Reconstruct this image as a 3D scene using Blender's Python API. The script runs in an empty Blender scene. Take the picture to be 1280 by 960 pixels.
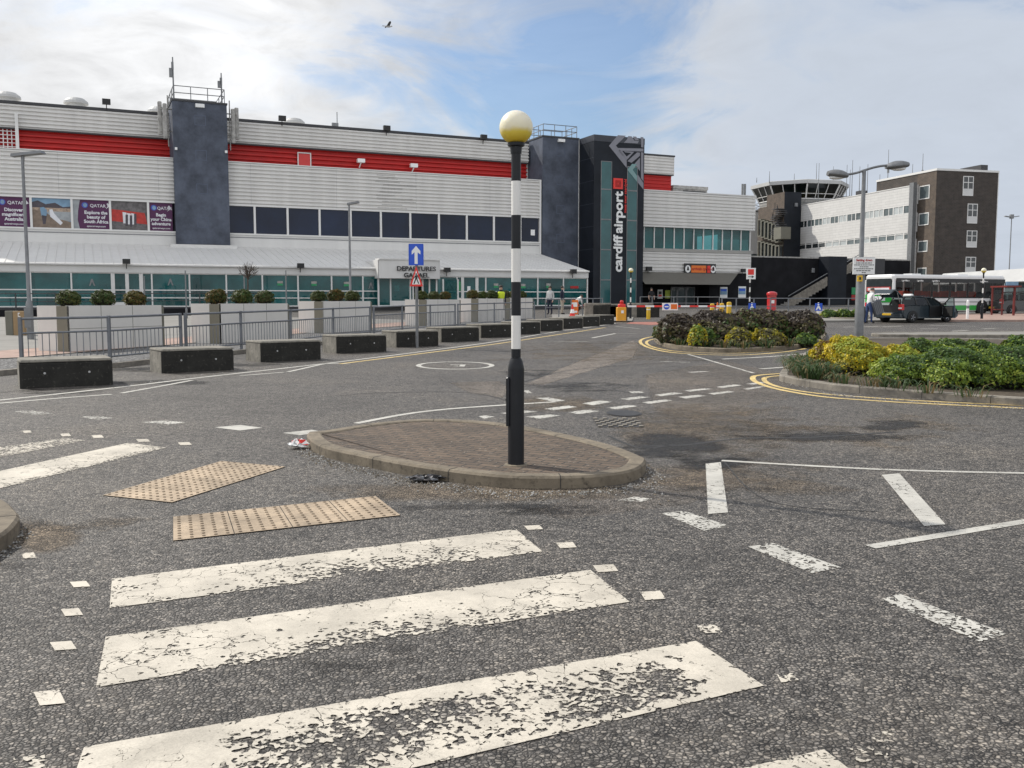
import bpy, bmesh, math, random
import numpy as np
from mathutils import Vector, Matrix
random.seed(11); RNG = np.random.default_rng(5)
SC = bpy.context.scene
COL = SC.collection
R = math.radians
# ------------------------------------------------------------------ camera geometry (measured from the photograph)
F, HX, HY, EYE, GS = 1160.0, 640.0, 376.0, 1.56, 12.0 / 1160.0
TP = (480 - HY) / F
CP, SP = math.cos(math.atan(TP)), math.sin(math.atan(TP))
CAM = Vector((0, 0, EYE))
def ray(px, py):
    x = (px - HX) / F; u = (480 - py) / F
    return Vector((x, CP + u * SP, -SP + u * CP))
def G(px, py, off=0.0):
    """ground point (the site rises gently away from the viewer) seen at a photo position, raised by off"""
    d = ray(px, py)
    t = (off - EYE) / (d.z - GS * d.y)
    return CAM + d * t
def gz(y): return GS * y if y < 158 else GS * 158
def V(px, py, Y):
    d = ray(px, py)
    return CAM + d * (Y / d.y)
def foot(px, Y):
    x = V(px, 400, Y).x
    return Vector((x, Y, gz(Y)))
class Frame:
    def __init__(s, org, ang):
        s.o = Vector((org[0], org[1], 0)); s.a = ang
        s.u = Vector((math.cos(ang), math.sin(ang), 0)); s.n = Vector((-math.sin(ang), math.cos(ang), 0))
    def S(s, px, py, d=0.0):
        r = ray(px, py); p = s.o + s.n * d
        t = (p - CAM).dot(s.n) / r.dot(s.n)
        q = CAM + r * t
        return (q - s.o).dot(s.u), q.z
    def Q(s, px, py, e):
        """photo position on the plane across the frame at along-coordinate e"""
        r = ray(px, py); p = s.o + s.u * e
        t = (p - CAM).dot(s.u) / r.dot(s.u)
        q = CAM + r * t
        return (q - s.o).dot(s.n), q.z
    def W(s, a, d, z): return s.o + s.u * a + s.n * d + Vector((0, 0, z))

# ------------------------------------------------------------------ object helpers
def link(o): COL.objects.link(o); return o
def tag(o, label=None, cat=None, group=None, kind=None):
    if label: o['label'] = label
    if cat: o['category'] = cat
    if group: o['group'] = group
    if kind: o['kind'] = kind
    return o
def thing(name, label, cat, loc=(0, 0, 0), rz=0.0, group=None):
    o = bpy.data.objects.new(name, None); link(o)
    o.empty_display_size = 0.2
    o.location = loc; o.rotation_euler = (0, 0, rz)
    return tag(o, label, cat, group)
def kids(o): return [c for c in COL.objects if c.parent == o]
def dup(o, loc, rz=None, label=None, parent=None, scale=None):
    c = o.copy(); link(c)
    if parent: c.parent = parent
    else:
        c.location = loc
        if rz is not None: c.rotation_euler = (0, 0, rz)
    if scale: c.scale = (scale,) * 3
    if label: c['label'] = label
    for k in kids(o): dup(k, None, parent=c)
    return c
class MB:
    def __init__(s): s.v = []; s.f = []; s.m = []
    def add(s, vs, fs, m=0):
        b = len(s.v); s.v += [tuple(p) for p in vs]
        s.f += [tuple(b + i for i in f) for f in fs]; s.m += [m] * len(fs); return s
    def quad(s, a, b, c, d, m=0): return s.add([a, b, c, d], [(0, 1, 2, 3)], m)
    def poly(s, pts, m=0): return s.add(pts, [tuple(range(len(pts)))], m)
    def box(s, x0, x1, y0, y1, z0, z1, m=0):
        vs = [(x, y, z) for z in (z0, z1) for y in (y0, y1) for x in (x0, x1)]
        return s.add(vs, [(0, 2, 3, 1), (4, 5, 7, 6), (0, 1, 5, 4), (2, 6, 7, 3), (0, 4, 6, 2), (1, 3, 7, 5)], m)
    def rbox(s, x0, x1, y0, y1, z0, z1, b=0.03, m=0):
        """box with bevelled vertical edges and top"""
        def ring(i, z): return [(x0 + b + i, y0 + i, z), (x1 - b - i, y0 + i, z), (x1 - i, y0 + b + i, z), (x1 - i, y1 - b - i, z), (x1 - b - i, y1 - i, z), (x0 + b + i, y1 - i, z), (x0 + i, y1 - b - i, z), (x0 + i, y0 + b + i, z)]
        rs = [ring(0, z0), ring(0, z1 - b), ring(b * .7, z1)]
        vs = sum(rs, []); fs = []
        for k in range(2):
            for i in range(8): fs.append((k * 8 + i, k * 8 + (i + 1) % 8, k * 8 + 8 + (i + 1) % 8, k * 8 + 8 + i))
        fs.append(tuple(range(16, 24))); fs.append(tuple(reversed(range(8))))
        return s.add(vs, fs, m)
    def extrude(s, pts, vec, m=0):
        n = len(pts); vec = Vector(vec); p = [Vector(q) for q in pts]
        vs = p + [q + vec for q in p]
        fs = [tuple(reversed(range(n))), tuple(range(n, 2 * n))] + [(i, (i + 1) % n, n + (i + 1) % n, n + i) for i in range(n)]
        return s.add(vs, fs, m)
    def tube(s, p0, p1, r0, r1=None, n=8, m=0):
        r1 = r0 if r1 is None else r1
        p0, p1 = Vector(p0), Vector(p1); d = (p1 - p0)
        if d.length < 1e-6: return s
        d.normalize(); a = d.orthogonal().normalized(); b = d.cross(a)
        vs = []
        for p, r in ((p0, r0), (p1, r1)):
            for i in range(n):
                t = 2 * math.pi * i / n; vs.append(p + (a * math.cos(t) + b * math.sin(t)) * r)
        fs = [(i, (i + 1) % n, n + (i + 1) % n, n + i) for i in range(n)] + [tuple(reversed(range(n))), tuple(range(n, 2 * n))]
        return s.add(vs, fs, m)
    def path(s, pts, r, n=8, m=0):
        for a, b in zip(pts[:-1], pts[1:]): s.tube(a, b, r, r, n, m)
        return s
    def lathe(s, prof, c=(0, 0, 0), n=20, m=0):
        vs = []
        for r, z in prof:
            for i in range(n):
                t = 2 * math.pi * i / n; vs.append((c[0] + r * math.cos(t), c[1] + r * math.sin(t), c[2] + z))
        fs = []
        for k in range(len(prof) - 1):
            for i in range(n): fs.append((k * n + i, k * n + (i + 1) % n, (k + 1) * n + (i + 1) % n, (k + 1) * n + i))
        fs.append(tuple(reversed(range(n)))); fs.append(tuple(range((len(prof) - 1) * n, len(prof) * n)))
        return s.add(vs, fs, m)
    def ball(s, c, r, n=14, rings=8, sq=(1, 1, 1), m=0):
        vs = []; fs = []
        for k in range(rings + 1):
            ph = math.pi * k / rings
            for i in range(n):
                t = 2 * math.pi * i / n
                vs.append((c[0] + r * sq[0] * math.sin(ph) * math.cos(t), c[1] + r * sq[1] * math.sin(ph) * math.sin(t), c[2] - r * sq[2] * math.cos(ph)))
        for k in range(rings):
            for i in range(n): fs.append((k * n + i, k * n + (i + 1) % n, (k + 1) * n + (i + 1) % n, (k + 1) * n + i))
        return s.add(vs, fs, m)
    def clad(s, s0, s1, d, z0, z1, pitch, depth=.05, m=0, groove=.28):
        """horizontally ribbed sheet facing -y, real profile"""
        n = max(1, round((z1 - z0) / pitch)); p = (z1 - z0) / n
        zs = []
        for i in range(n):
            z = z0 + i * p
            zs += [(z, depth), (z + p * groove, depth), (z + p * (groove + .12), 0), (z + p * .9, 0)]
        zs.append((z1, depth))
        vs = []
        for z, o in zs: vs += [(s0, d + o, z), (s1, d + o, z)]
        fs = [(2 * i, 2 * i + 1, 2 * i + 3, 2 * i + 2) for i in range(len(zs) - 1)]
        return s.add(vs, fs, m)
    def build(s, name, mats, parent=None, smooth=False, loc=None, rz=0):
        me = bpy.data.meshes.new(name); me.from_pydata(s.v, [], s.f)
        if not isinstance(mats, (list, tuple)): mats = [mats]
        for m in mats: me.materials.append(m)
        if len(mats) > 1: me.polygons.foreach_set('material_index', s.m)
        if smooth: me.polygons.foreach_set('use_smooth', [True] * len(me.polygons))
        me.update()
        o = bpy.data.objects.new(name, me); link(o)
        if parent: o.parent = parent
        if loc is not None: o.location = loc
        if rz: o.rotation_euler = (0, 0, rz)
        return o
def smooth_by_angle(o, ang=40):
    me = o.data
    me.polygons.foreach_set('use_smooth', [True] * len(me.polygons))
    bm = bmesh.new(); bm.from_mesh(me); bmesh.ops.remove_doubles(bm, verts=bm.verts, dist=1e-5)
    for e in bm.edges:
        if len(e.link_faces) == 2 and e.calc_face_angle(0) > R(ang): e.smooth = False
    bm.to_mesh(me); bm.free(); return o
def bevel(o, w=.02, seg=2):
    m = o.modifiers.new('bevel', 'BEVEL'); m.width = w; m.segments = seg; m.limit_method = 'ANGLE'; m.angle_limit = R(35)
    return o
def text(name, body, size, mat, parent, origin, xdir, zdir, extrude=.01, bold=0.0, align='LEFT', sx=1.0, space=1.0, word=1.0):
    """lettering built as a solid mesh; xdir is the reading direction, zdir is up for the letters"""
    cu = bpy.data.curves.new(name, 'FONT'); cu.body = body; cu.size = size; cu.extrude = extrude
    cu.offset = bold; cu.align_x = align; cu.space_character = space; cu.space_word = word; cu.resolution_u = 3
    ob = bpy.data.objects.new(name + '_curve', cu); link(ob)
    dg = bpy.context.evaluated_depsgraph_get()
    me = bpy.data.meshes.new_from_object(ob.evaluated_get(dg))
    bpy.data.objects.remove(ob); bpy.data.curves.remove(cu)
    me.name = name; me.materials.clear(); me.materials.append(mat)
    x = Vector(xdir).normalized(); z = Vector(zdir).normalized(); y = x.cross(z)  # letters lie in x,z and face y = x cross z
    M = Matrix((( x.x * sx, z.x, y.x, origin[0]), (x.y * sx, z.y, y.y, origin[1]), (x.z * sx, z.z, y.z, origin[2]), (0, 0, 0, 1)))
    me.transform(M); me.update()
    o = bpy.data.objects.new(name, me); link(o)
    if parent: o.parent = parent
    return o
def spline(pts, n=8, closed=True):
    out = []; N = len(pts); P = [Vector(p) for p in pts]
    rng = range(N) if closed else range(N - 1)
    for i in rng:
        if closed: a, b, c, d = P[i - 1], P[i], P[(i + 1) % N], P[(i + 2) % N]
        else: a, b, c, d = P[max(i - 1, 0)], P[i], P[i + 1], P[min(i + 2, N - 1)]
        for k in range(n):
            t = k / n
            out.append(0.5 * ((2 * b) + (c - a) * t + (2 * a - 5 * b + 4 * c - d) * t * t + (3 * b - a - 3 * c + d) * t ** 3))
    if not closed: out.append(P[-1])
    return out
def inset(pts, w):
    """offset a ground outline inwards by w (2-D)"""
    N = len(pts); area = sum(pts[i].x * pts[(i + 1) % N].y - pts[(i + 1) % N].x * pts[i].y for i in range(N))
    sg = 1 if area > 0 else -1; out = []
    for i in range(N):
        t = (pts[(i + 1) % N] - pts[i - 1]); t.z = 0; t.normalize()
        nrm = Vector((-t.y, t.x, 0)) * sg
        q = pts[i] + nrm * w; out.append(Vector((q.x, q.y, 0)))
    return out
def on(p, off): return Vector((p.x, p.y, gz(p.y) + off))

# ------------------------------------------------------------------ materials
def nmat(name):
    m = bpy.data.materials.new(name); m.use_nodes = True
    nt = m.node_tree; b = nt.nodes['Principled BSDF']; return m, nt, b
def N(nt, typ, **kw):
    n = nt.nodes.new(typ)
    for k, v in kw.items():
        if k in n.inputs and not hasattr(n, k): n.inputs[k].default_value = v
        else: setattr(n, k, v)
    return n
def L(nt, a, b): nt.links.new(a, b)
def ramp(nt, fac, stops):
    r = nt.nodes.new('ShaderNodeValToRGB'); el = r.color_ramp.elements
    while len(el) < len(stops): el.new(.5)
    for e, (p, c) in zip(el, stops):
        e.position = p; e.color = (c, c, c, 1) if isinstance(c, (int, float)) else (*c, 1)
    if fac is not None: L(nt, fac, r.inputs['Fac'])
    return r
def math_(nt, op, a, b=None, clamp=False):
    n = nt.nodes.new('ShaderNodeMath'); n.operation = op; n.use_clamp = clamp
    for i, x in enumerate((a, b)):
        if x is None: continue
        if isinstance(x, (int, float)): n.inputs[i].default_value = x
        else: L(nt, x, n.inputs[i])
    return n.outputs[0]
def mixc(nt, fac, a, b, mode='MIX'):
    n = nt.nodes.new('ShaderNodeMix'); n.data_type = 'RGBA'; n.blend_type = mode
    for i, x in ((0, fac), (6, a), (7, b)):
        if isinstance(x, (int, float)): n.inputs[i].default_value = x if i == 0 else (x, x, x, 1)
        elif isinstance(x, tuple): n.inputs[i].default_value = (*x, 1) if len(x) == 3 else x
        else: L(nt, x, n.inputs[i])
    return n.outputs[2]
def noise(nt, vec, scale, detail=4, rough=.6):
    n = nt.nodes.new('ShaderNodeTexNoise'); n.inputs['Scale'].default_value = scale
    n.inputs['Detail'].default_value = detail; n.inputs['Roughness'].default_value = rough
    if vec is not None: L(nt, vec, n.inputs['Vector'])
    return n
def coords(nt): return nt.nodes.new('ShaderNodeTexCoord').outputs['Object']
def pm(name, col, rough=.6, metal=0.0, var=.12, vscale=2.0, bump=0.0, bscale=40.0, spec=.5, streak=False, coat=0):
    m, nt, b = nmat(name); co = coords(nt); vec = co
    if streak:
        mp = N(nt, 'ShaderNodeMapping'); mp.inputs['Scale'].default_value = (1.5, 1.5, .12); L(nt, co, mp.inputs['Vector']); vec = mp.outputs[0]
    n = noise(nt, vec, vscale, 6, .65)
    lo = tuple(c * (1 - var) for c in col); hi = tuple(min(1, c * (1 + var)) for c in col)
    r = ramp(nt, n.outputs['Fac'], [(.3, lo), (.7, hi)])
    L(nt, r.outputs[0], b.inputs['Base Color'])
    b.inputs['Roughness'].default_value = rough; b.inputs['Metallic'].default_value = metal
    b.inputs['Specular IOR Level'].default_value = spec; b.inputs['Coat Weight'].default_value = coat
    if bump:
        n2 = noise(nt, co, bscale, 5, .6); bp = N(nt, 'ShaderNodeBump'); bp.inputs['Strength'].default_value = bump; bp.inputs['Distance'].default_value = .02
        L(nt, n2.outputs['Fac'], bp.inputs['Height']); L(nt, bp.outputs[0], b.inputs['Normal'])
    return m
def asphalt_nodes(nt, co, tint=(1, 1, 1), lo=.045, hi=.2):
    """stone chippings set in dark binder; returns colour, height"""
    v = N(nt, 'ShaderNodeTexVoronoi'); v.feature = 'F1'; v.inputs['Scale'].default_value = 54; v.inputs['Randomness'].default_value = 1
    wv = noise(nt, co, 30, 2); off = nt.nodes.new('ShaderNodeVectorMath'); off.operation = 'MULTIPLY_ADD'
    L(nt, wv.outputs['Color'], off.inputs[0]); off.inputs[1].default_value = (.012,) * 3; L(nt, co, off.inputs[2])
    L(nt, off.outputs[0], v.inputs['Vector'])
    e = N(nt, 'ShaderNodeTexVoronoi'); e.feature = 'DISTANCE_TO_EDGE'; e.inputs['Scale'].default_value = 54; L(nt, off.outputs[0], e.inputs['Vector'])
    sep = nt.nodes.new('ShaderNodeSeparateColor'); L(nt, v.outputs['Color'], sep.inputs[0])
    chip = ramp(nt, sep.outputs[0], [(0, (lo * tint[0] * 1.05, lo * tint[1], lo * tint[2] * .95)), (.6, ((lo + hi) / 2 * tint[0], (lo + hi) / 2 * tint[1], (lo + hi) / 2 * tint[2])), (1, (hi * tint[0] * 1.03, hi * tint[1], hi * tint[2] * .95))])
    gap = ramp(nt, e.outputs['Distance'], [(.04, .06), (.24, 1.0)])
    gn = noise(nt, co, 9, 4, .6); gf = ramp(nt, gn.outputs['Fac'], [(.35, .68), (.6, 1.0)])
    c1 = mixc(nt, gf.outputs[0], chip.outputs[0], gap.outputs[0], 'MULTIPLY')
    fn = noise(nt, co, 170, 3, .6); ff = ramp(nt, fn.outputs['Fac'], [(.3, .68), (.7, 1.28)]); c1 = mixc(nt, 1.0, c1, ff.outputs[0], 'MULTIPLY')
    big = noise(nt, co, .35, 6, .62); c2 = ramp(nt, big.outputs['Fac'], [(.3, (.72, .71, .69)), (.5, (1, .99, .97)), (.72, (1.26, 1.2, 1.1))])
    c3 = mixc(nt, 1.0, c1, c2.outputs[0], 'MULTIPLY')
    mid = noise(nt, co, 4.0, 5, .7); c4 = ramp(nt, mid.outputs['Fac'], [(.3, .82), (.7, 1.15)])
    col = mixc(nt, 1.0, c3, c4.outputs[0], 'MULTIPLY')
    h = ramp(nt, e.outputs['Distance'], [(0, 0), (.25, 1)])
    return col, h.outputs[0], e.outputs['Distance']
def asphalt(name, tint, lo, hi, alpha=False, bump=.75, rough=.82, namp=2.4):
    m, nt, b = nmat(name); co = coords(nt)
    col, h, _ = asphalt_nodes(nt, co, tint, lo, hi)
    L(nt, col, b.inputs['Base Color']); b.inputs['Roughness'].default_value = rough; b.inputs['Specular IOR Level'].default_value = .35
    bp = N(nt, 'ShaderNodeBump'); bp.inputs['Strength'].default_value = bump; bp.inputs['Distance'].default_value = .006
    L(nt, h, bp.inputs['Height']); L(nt, bp.outputs[0], b.inputs['Normal'])
    if alpha:
        at = N(nt, 'ShaderNodeAttribute', attribute_name='wear'); n = noise(nt, co, 1.5, 8, .72)
        s = math_(nt, 'ADD', at.outputs['Fac'], math_(nt, 'MULTIPLY', math_(nt, 'SUBTRACT', n.outputs['Fac'], .52), namp))
        r = ramp(nt, s, [(.22, 0), (.85, alpha)]); L(nt, r.outputs[0], b.inputs['Alpha'])
    return m
def paint(name, col, base_wear=0.0):
    """worn thermoplastic paint: holes where the stone has come through and fine cracks; 'wear' is stored on the mesh"""
    m, nt, b = nmat(name); co = coords(nt)
    at = N(nt, 'ShaderNodeAttribute', attribute_name='wear')
    n1 = noise(nt, co, 7, 7, .72); n2 = noise(nt, co, 55, 3, .6)
    n0 = noise(nt, co, 2.3, 4, .6)
    nm = noise(nt, co, 21, 4, .65); cv = N(nt, 'ShaderNodeTexVoronoi'); cv.inputs['Scale'].default_value = 54; wv0 = noise(nt, co, 30, 2); of0 = nt.nodes.new('ShaderNodeVectorMath'); of0.operation = 'MULTIPLY_ADD'; L(nt, wv0.outputs['Color'], of0.inputs[0]); of0.inputs[1].default_value = (.012,) * 3; L(nt, co, of0.inputs[2]); L(nt, of0.outputs[0], cv.inputs['Vector']); sc = nt.nodes.new('ShaderNodeSeparateColor'); L(nt, cv.outputs['Color'], sc.inputs[0])
    s = math_(nt, 'ADD', math_(nt, 'ADD', math_(nt, 'MULTIPLY', n1.outputs['Fac'], .40), math_(nt, 'MULTIPLY', n0.outputs['Fac'], .14)), math_(nt, 'ADD', math_(nt, 'MULTIPLY', sc.outputs[1], .20), math_(nt, 'MULTIPLY', nm.outputs['Fac'], .26)))
    thr = math_(nt, 'ADD', math_(nt, 'MULTIPLY', at.outputs['Fac'], .42), .2 + base_wear)
    a = math_(nt, 'MULTIPLY', math_(nt, 'SUBTRACT', s, thr), 28, True)
    wv = noise(nt, co, 5, 4); off = nt.nodes.new('ShaderNodeVectorMath'); off.operation = 'MULTIPLY_ADD'
    L(nt, wv.outputs['Color'], off.inputs[0]); off.inputs[1].default_value = (.22,) * 3; L(nt, co, off.inputs[2])
    cr = N(nt, 'ShaderNodeTexVoronoi'); cr.feature = 'DISTANCE_TO_EDGE'; cr.inputs['Scale'].default_value = 6.5; L(nt, off.outputs[0], cr.inputs['Vector'])
    n4 = noise(nt, co, 1.7, 4); ck = math_(nt, 'MULTIPLY', math_(nt, 'SUBTRACT', n4.outputs['Fac'], .47), .09)
    a2 = math_(nt, 'MULTIPLY', math_(nt, 'SUBTRACT', cr.outputs['Distance'], math_(nt, 'MINIMUM', ck, .011)), 160, True)
    al = math_(nt, 'MULTIPLY', a, a2)
    L(nt, al, b.inputs['Alpha'])
    n3 = noise(nt, co, 3, 6, .7); dirt = ramp(nt, n3.outputs['Fac'], [(.3, tuple(c * .66 for c in col)), (.62, col)])
    n5 = noise(nt, co, 130, 2); gr = ramp(nt, n5.outputs['Fac'], [(.35, .86), (.6, 1.0)])
    L(nt, mixc(nt, 1.0, dirt.outputs[0], gr.outputs[0], 'MULTIPLY'), b.inputs['Base Color']); b.inputs['Roughness'].default_value = .7
    bp = N(nt, 'ShaderNodeBump'); bp.inputs['Strength'].default_value = .35; bp.inputs['Distance'].default_value = .004
    L(nt, n2.outputs['Fac'], bp.inputs['Height']); L(nt, bp.outputs[0], b.inputs['Normal'])
    return m
def brickmat(name, c1, c2, mortar, scale, bw=.5, rh=.25, ms=.02, bump=.4, vert=False, rot=0, spots=None, mv=.3):
    m, nt, b = nmat(name); co = coords(nt); vec = co
    mp = N(nt, 'ShaderNodeMapping'); L(nt, co, mp.inputs['Vector']); vec = mp.outputs[0]
    if vert:
        # brick courses run round upright walls: (x + y, z)
        sp = nt.nodes.new('ShaderNodeSeparateXYZ'); L(nt, co, sp.inputs[0]); cb = nt.nodes.new('ShaderNodeCombineXYZ')
        L(nt, math_(nt, 'ADD', sp.outputs[0], sp.outputs[1]), cb.inputs[0]); L(nt, sp.outputs[2], cb.inputs[1]); vec = cb.outputs[0]
    else: mp.inputs['Rotation'].default_value = (0, 0, rot)
    t = N(nt, 'ShaderNodeTexBrick'); t.inputs['Scale'].default_value = scale; t.inputs['Brick Width'].default_value = bw; t.inputs['Row Height'].default_value = rh
    t.inputs['Mortar Size'].default_value = ms; t.inputs['Color1'].default_value = (*c1, 1); t.inputs['Color2'].default_value = (*c2, 1); t.inputs['Mortar'].default_value = (*mortar, 1)
    t.inputs['Bias'].default_value = 0; L(nt, vec, t.inputs['Vector'])
    n = noise(nt, co, 1.3, 6, .7); r = ramp(nt, n.outputs['Fac'], [(.3, 1 - mv), (.7, 1 + mv)])
    col = mixc(nt, 1.0, t.outputs['Color'], r.outputs[0], 'MULTIPLY')
    if spots:
        n2 = noise(nt, co, 38, 3, .5); rr = ramp(nt, n2.outputs['Fac'], [(.64, 0), (.7, .8)]); col = mixc(nt, rr.outputs[0], col, spots)
    L(nt, col, b.inputs['Base Color']); b.inputs['Roughness'].default_value = .85
    bp = N(nt, 'ShaderNodeBump'); bp.inputs['Strength'].default_value = bump; bp.inputs['Distance'].default_value = .01; bp.invert = True
    L(nt, t.outputs['Fac'], bp.inputs['Height']); L(nt, bp.outputs[0], b.inputs['Normal'])
    return m
def glass(name, tint, refl=.9, rough=.02, film=None, fw=.35):
    """tinted architectural glass: see through, with a fresnel reflection"""
    m, nt, b = nmat(name); nt.nodes.remove(b)
    out = nt.nodes['Material Output']; tr = N(nt, 'ShaderNodeBsdfTransparent'); tr.inputs[0].default_value = (*tint, 1)
    gl = N(nt, 'ShaderNodeBsdfGlossy'); gl.inputs['Roughness'].default_value = rough; gl.inputs[0].default_value = (refl,) * 3 + (1,)
    fr = N(nt, 'ShaderNodeFresnel'); fr.inputs[0].default_value = 1.6; mx = N(nt, 'ShaderNodeMixShader')
    src = tr
    if film:
        df = N(nt, 'ShaderNodeBsdfDiffuse'); nn = noise(nt, coords(nt), .35, 4); rr = ramp(nt, nn.outputs['Fac'], [(.35, tuple(c * .55 for c in film)), (.65, tuple(c * 1.5 for c in film))]); L(nt, rr.outputs[0], df.inputs[0]); m2 = N(nt, 'ShaderNodeMixShader'); m2.inputs[0].default_value = fw; L(nt, tr.outputs[0], m2.inputs[1]); L(nt, df.outputs[0], m2.inputs[2]); src = m2
    L(nt, fr.outputs[0], mx.inputs[0]); L(nt, src.outputs[0], mx.inputs[1]); L(nt, gl.outputs[0], mx.inputs[2]); L(nt, mx.outputs[0], out.inputs[0])
    return m
def speckle(name, base, spot, scale, lo=.6, hi=.68, rough=.9, bump=.5):
    m, nt, b = nmat(name); co = coords(nt)
    n = noise(nt, co, scale, 4, .6); r = ramp(nt, n.outputs['Fac'], [(lo, 0), (hi, 1)])
    n2 = noise(nt, co, 3, 6, .7); v = ramp(nt, n2.outputs['Fac'], [(.3, tuple(c * .6 for c in base)), (.7, tuple(c * 1.5 for c in base))])
    L(nt, mixc(nt, r.outputs[0], v.outputs[0], spot), b.inputs['Base Color']); b.inputs['Roughness'].default_value = rough
    n3 = noise(nt, co, scale * .6, 5, .7); bp = N(nt, 'ShaderNodeBump'); bp.inputs['Strength'].default_value = bump; bp.inputs['Distance'].default_value = .015
    L(nt, n3.outputs['Fac'], bp.inputs['Height']); L(nt, bp.outputs[0], b.inputs['Normal'])
    return m
def gravel(name, lo, hi, scale):
    m, nt, b = nmat(name); co = coords(nt)
    v = N(nt, 'ShaderNodeTexVoronoi'); v.inputs['Scale'].default_value = scale; L(nt, co, v.inputs['Vector'])
    sep = nt.nodes.new('ShaderNodeSeparateColor'); L(nt, v.outputs['Color'], sep.inputs[0])
    r = ramp(nt, sep.outputs[0], [(0, lo), (1, hi)]); d = ramp(nt, v.outputs['Distance'], [(.2, 1.0), (.7, .25)])
    L(nt, mixc(nt, 1.0, r.outputs[0], d.outputs[0], 'MULTIPLY'), b.inputs['Base Color']); b.inputs['Roughness'].default_value = .9
    bp = N(nt, 'ShaderNodeBump'); bp.inputs['Strength'].default_value = .8; bp.inputs['Distance'].default_value = .02; bp.invert = True
    L(nt, v.outputs['Distance'], bp.inputs['Height']); L(nt, bp.outputs[0], b.inputs['Normal'])
    return m
def leafmat(name, col):
    m, nt, b = nmat(name); co = coords(nt); n = noise(nt, co, 6, 3)
    r = ramp(nt, n.outputs['Fac'], [(.3, tuple(c * .75 for c in col)), (.7, tuple(c * 1.25 for c in col))])
    L(nt, r.outputs[0], b.inputs['Base Color']); b.inputs['Roughness'].default_value = .5; b.inputs['Specular IOR Level'].default_value = .3
    tl = N(nt, 'ShaderNodeBsdfTranslucent'); L(nt, r.outputs[0], tl.inputs[0]); mx = N(nt, 'ShaderNodeMixShader'); mx.inputs[0].default_value = .3
    L(nt, b.outputs[0], mx.inputs[1]); L(nt, tl.outputs[0], mx.inputs[2]); L(nt, mx.outputs[0], nt.nodes['Material Output'].inputs[0])
    return m

M = {}
M['road'] = asphalt('asphalt', (1.06, .985, .905), .07, .315, rough=.6)
M['patch_pale'] = asphalt('asphalt_pale', (1.12, 1.0, .90), .24, .42, alpha=.85, bump=.25, namp=.5)
M['patch_brown'] = asphalt('asphalt_dusty', (1.25, 1.02, .78), .13, .36, alpha=.7, bump=.5)
M['patch_dark'] = asphalt('asphalt_stained', (1, .95, .9), .018, .08, alpha=.8, bump=.4, rough=.6, namp=3.6)
M['crack'] = pm('tar_seam', (.03, .029, .028), .7, var=.3, vscale=8)
M['white'] = paint('white_paint', (.635, .58, .485))
M['white2'] = paint('white_line_paint', (.56, .54, .485), .01)
M['yellow'] = paint('yellow_line_paint', (.74, .55, .22), .02)
M['tactile'] = speckle('buff_paving', (.36, .28, .195), (.28, .22, .16), 60, .55, .7, .85, .25)
M['paver'] = brickmat('brick_pavers', (.13, .092, .062), (.082, .06, .043), (.028, .025, .022), 1.0, .2, .1, .008, .7, rot=.5, spots=(.3, .27, .22))
M['kerb'] = speckle('kerb_concrete', (.175, .145, .105), (.075, .062, .047), 22, .55, .75, .9, .4)
M['kerb_grey'] = speckle('grey_kerb', (.20, .18, .15), (.14, .13, .12), 20, .55, .75, .9, .3)
M['joint'] = pm('kerb_joint', (.05, .045, .04), .9)
M['soil'] = speckle('planting_soil', (.06, .045, .03), (.12, .1, .07), 18, .55, .65)
M['gravel'] = gravel('slate_gravel', (.10, .10, .10), (.36, .35, .34), 22)
M['pink'] = brickmat('pink_block_paving', (.36, .245, .2), (.32, .225, .185), (.3, .2, .16), 1.0, .3, .15, .01, .2)
M['plaza'] = pm('pale_paving', (.22, .21, .19), .85, var=.15, vscale=.6, bump=.15)
M['redpave'] = pm('red_surface', (.30, .12, .09), .85, var=.2, vscale=1)
M['block'] = speckle('dark_concrete', (.022, .021, .018), (.075, .069, .058), 17, .58, .70, .95, .9)  # block bodies: shade of the backlit fronts put into the base colour
M['blocktop'] = speckle('sunlit_concrete', (.21, .195, .165), (.08, .075, .065), 16, .55, .75, .95, .5)  # block tops and left ends: sunlight put into the paler base colour
M['steel'] = pm('galvanised_steel', (.20, .205, .21), .5, .5, var=.2, vscale=5)
M['steel_dark'] = pm('dark_galvanised_steel', (.20, .205, .21), .55, .4, var=.15)
M['rail'] = pm('railing_steel', (.17, .18, .195), .5, .35, var=.2, vscale=4)
M['clad'] = pm('white_cladding', (.68, .665, .635), .5, 0, var=.085, vscale=.7, streak=True)
M['clad_b'] = pm('white_board_cladding', (.62, .615, .60), .55, 0, var=.06, vscale=.9)
M['red'] = pm('red_louvre', (.50, .012, .009), .55, var=.12, vscale=1.0)
M['red_door'] = pm('red_door_paint', (.56, .035, .03), .4, var=.05)
M['trim'] = pm('white_trim', (.70, .69, .665), .45, var=.03)
M['render'] = pm('white_render', (.66, .65, .625), .6, var=.05, vscale=.8, streak=True)
M['coping'] = pm('dark_coping', (.035, .035, .038), .5)
M['blue'] = pm('blue_grey_panel', (.078, .090, .118), .65, 0, var=.42, vscale=.7, bump=.3, bscale=2.0, spec=.3)
M['blue_d'] = pm('blue_grey_panel_dark', (.075, .092, .135), .55, var=.1)
M['navy'] = pm('dark_tinted_window', (.008, .015, .036), .1, var=.5, vscale=.16, spec=.25)  # uneven tone stands in for varied reflections in the panes
M['tealglass'] = glass('teal_glass', (.14, .48, .48), .55, .02, (.02, .165, .17), .45)
M['clearglass'] = glass('clear_glass', (.30, .37, .37))
M['tealpanel'] = pm('teal_curtain_glass', (.022, .10, .105), .06, var=.25, vscale=.5, spec=.45)
M['tealpale'] = pm('pale_teal_glass_print', (.13, .26, .26), .08, var=.06, spec=.7)
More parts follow.
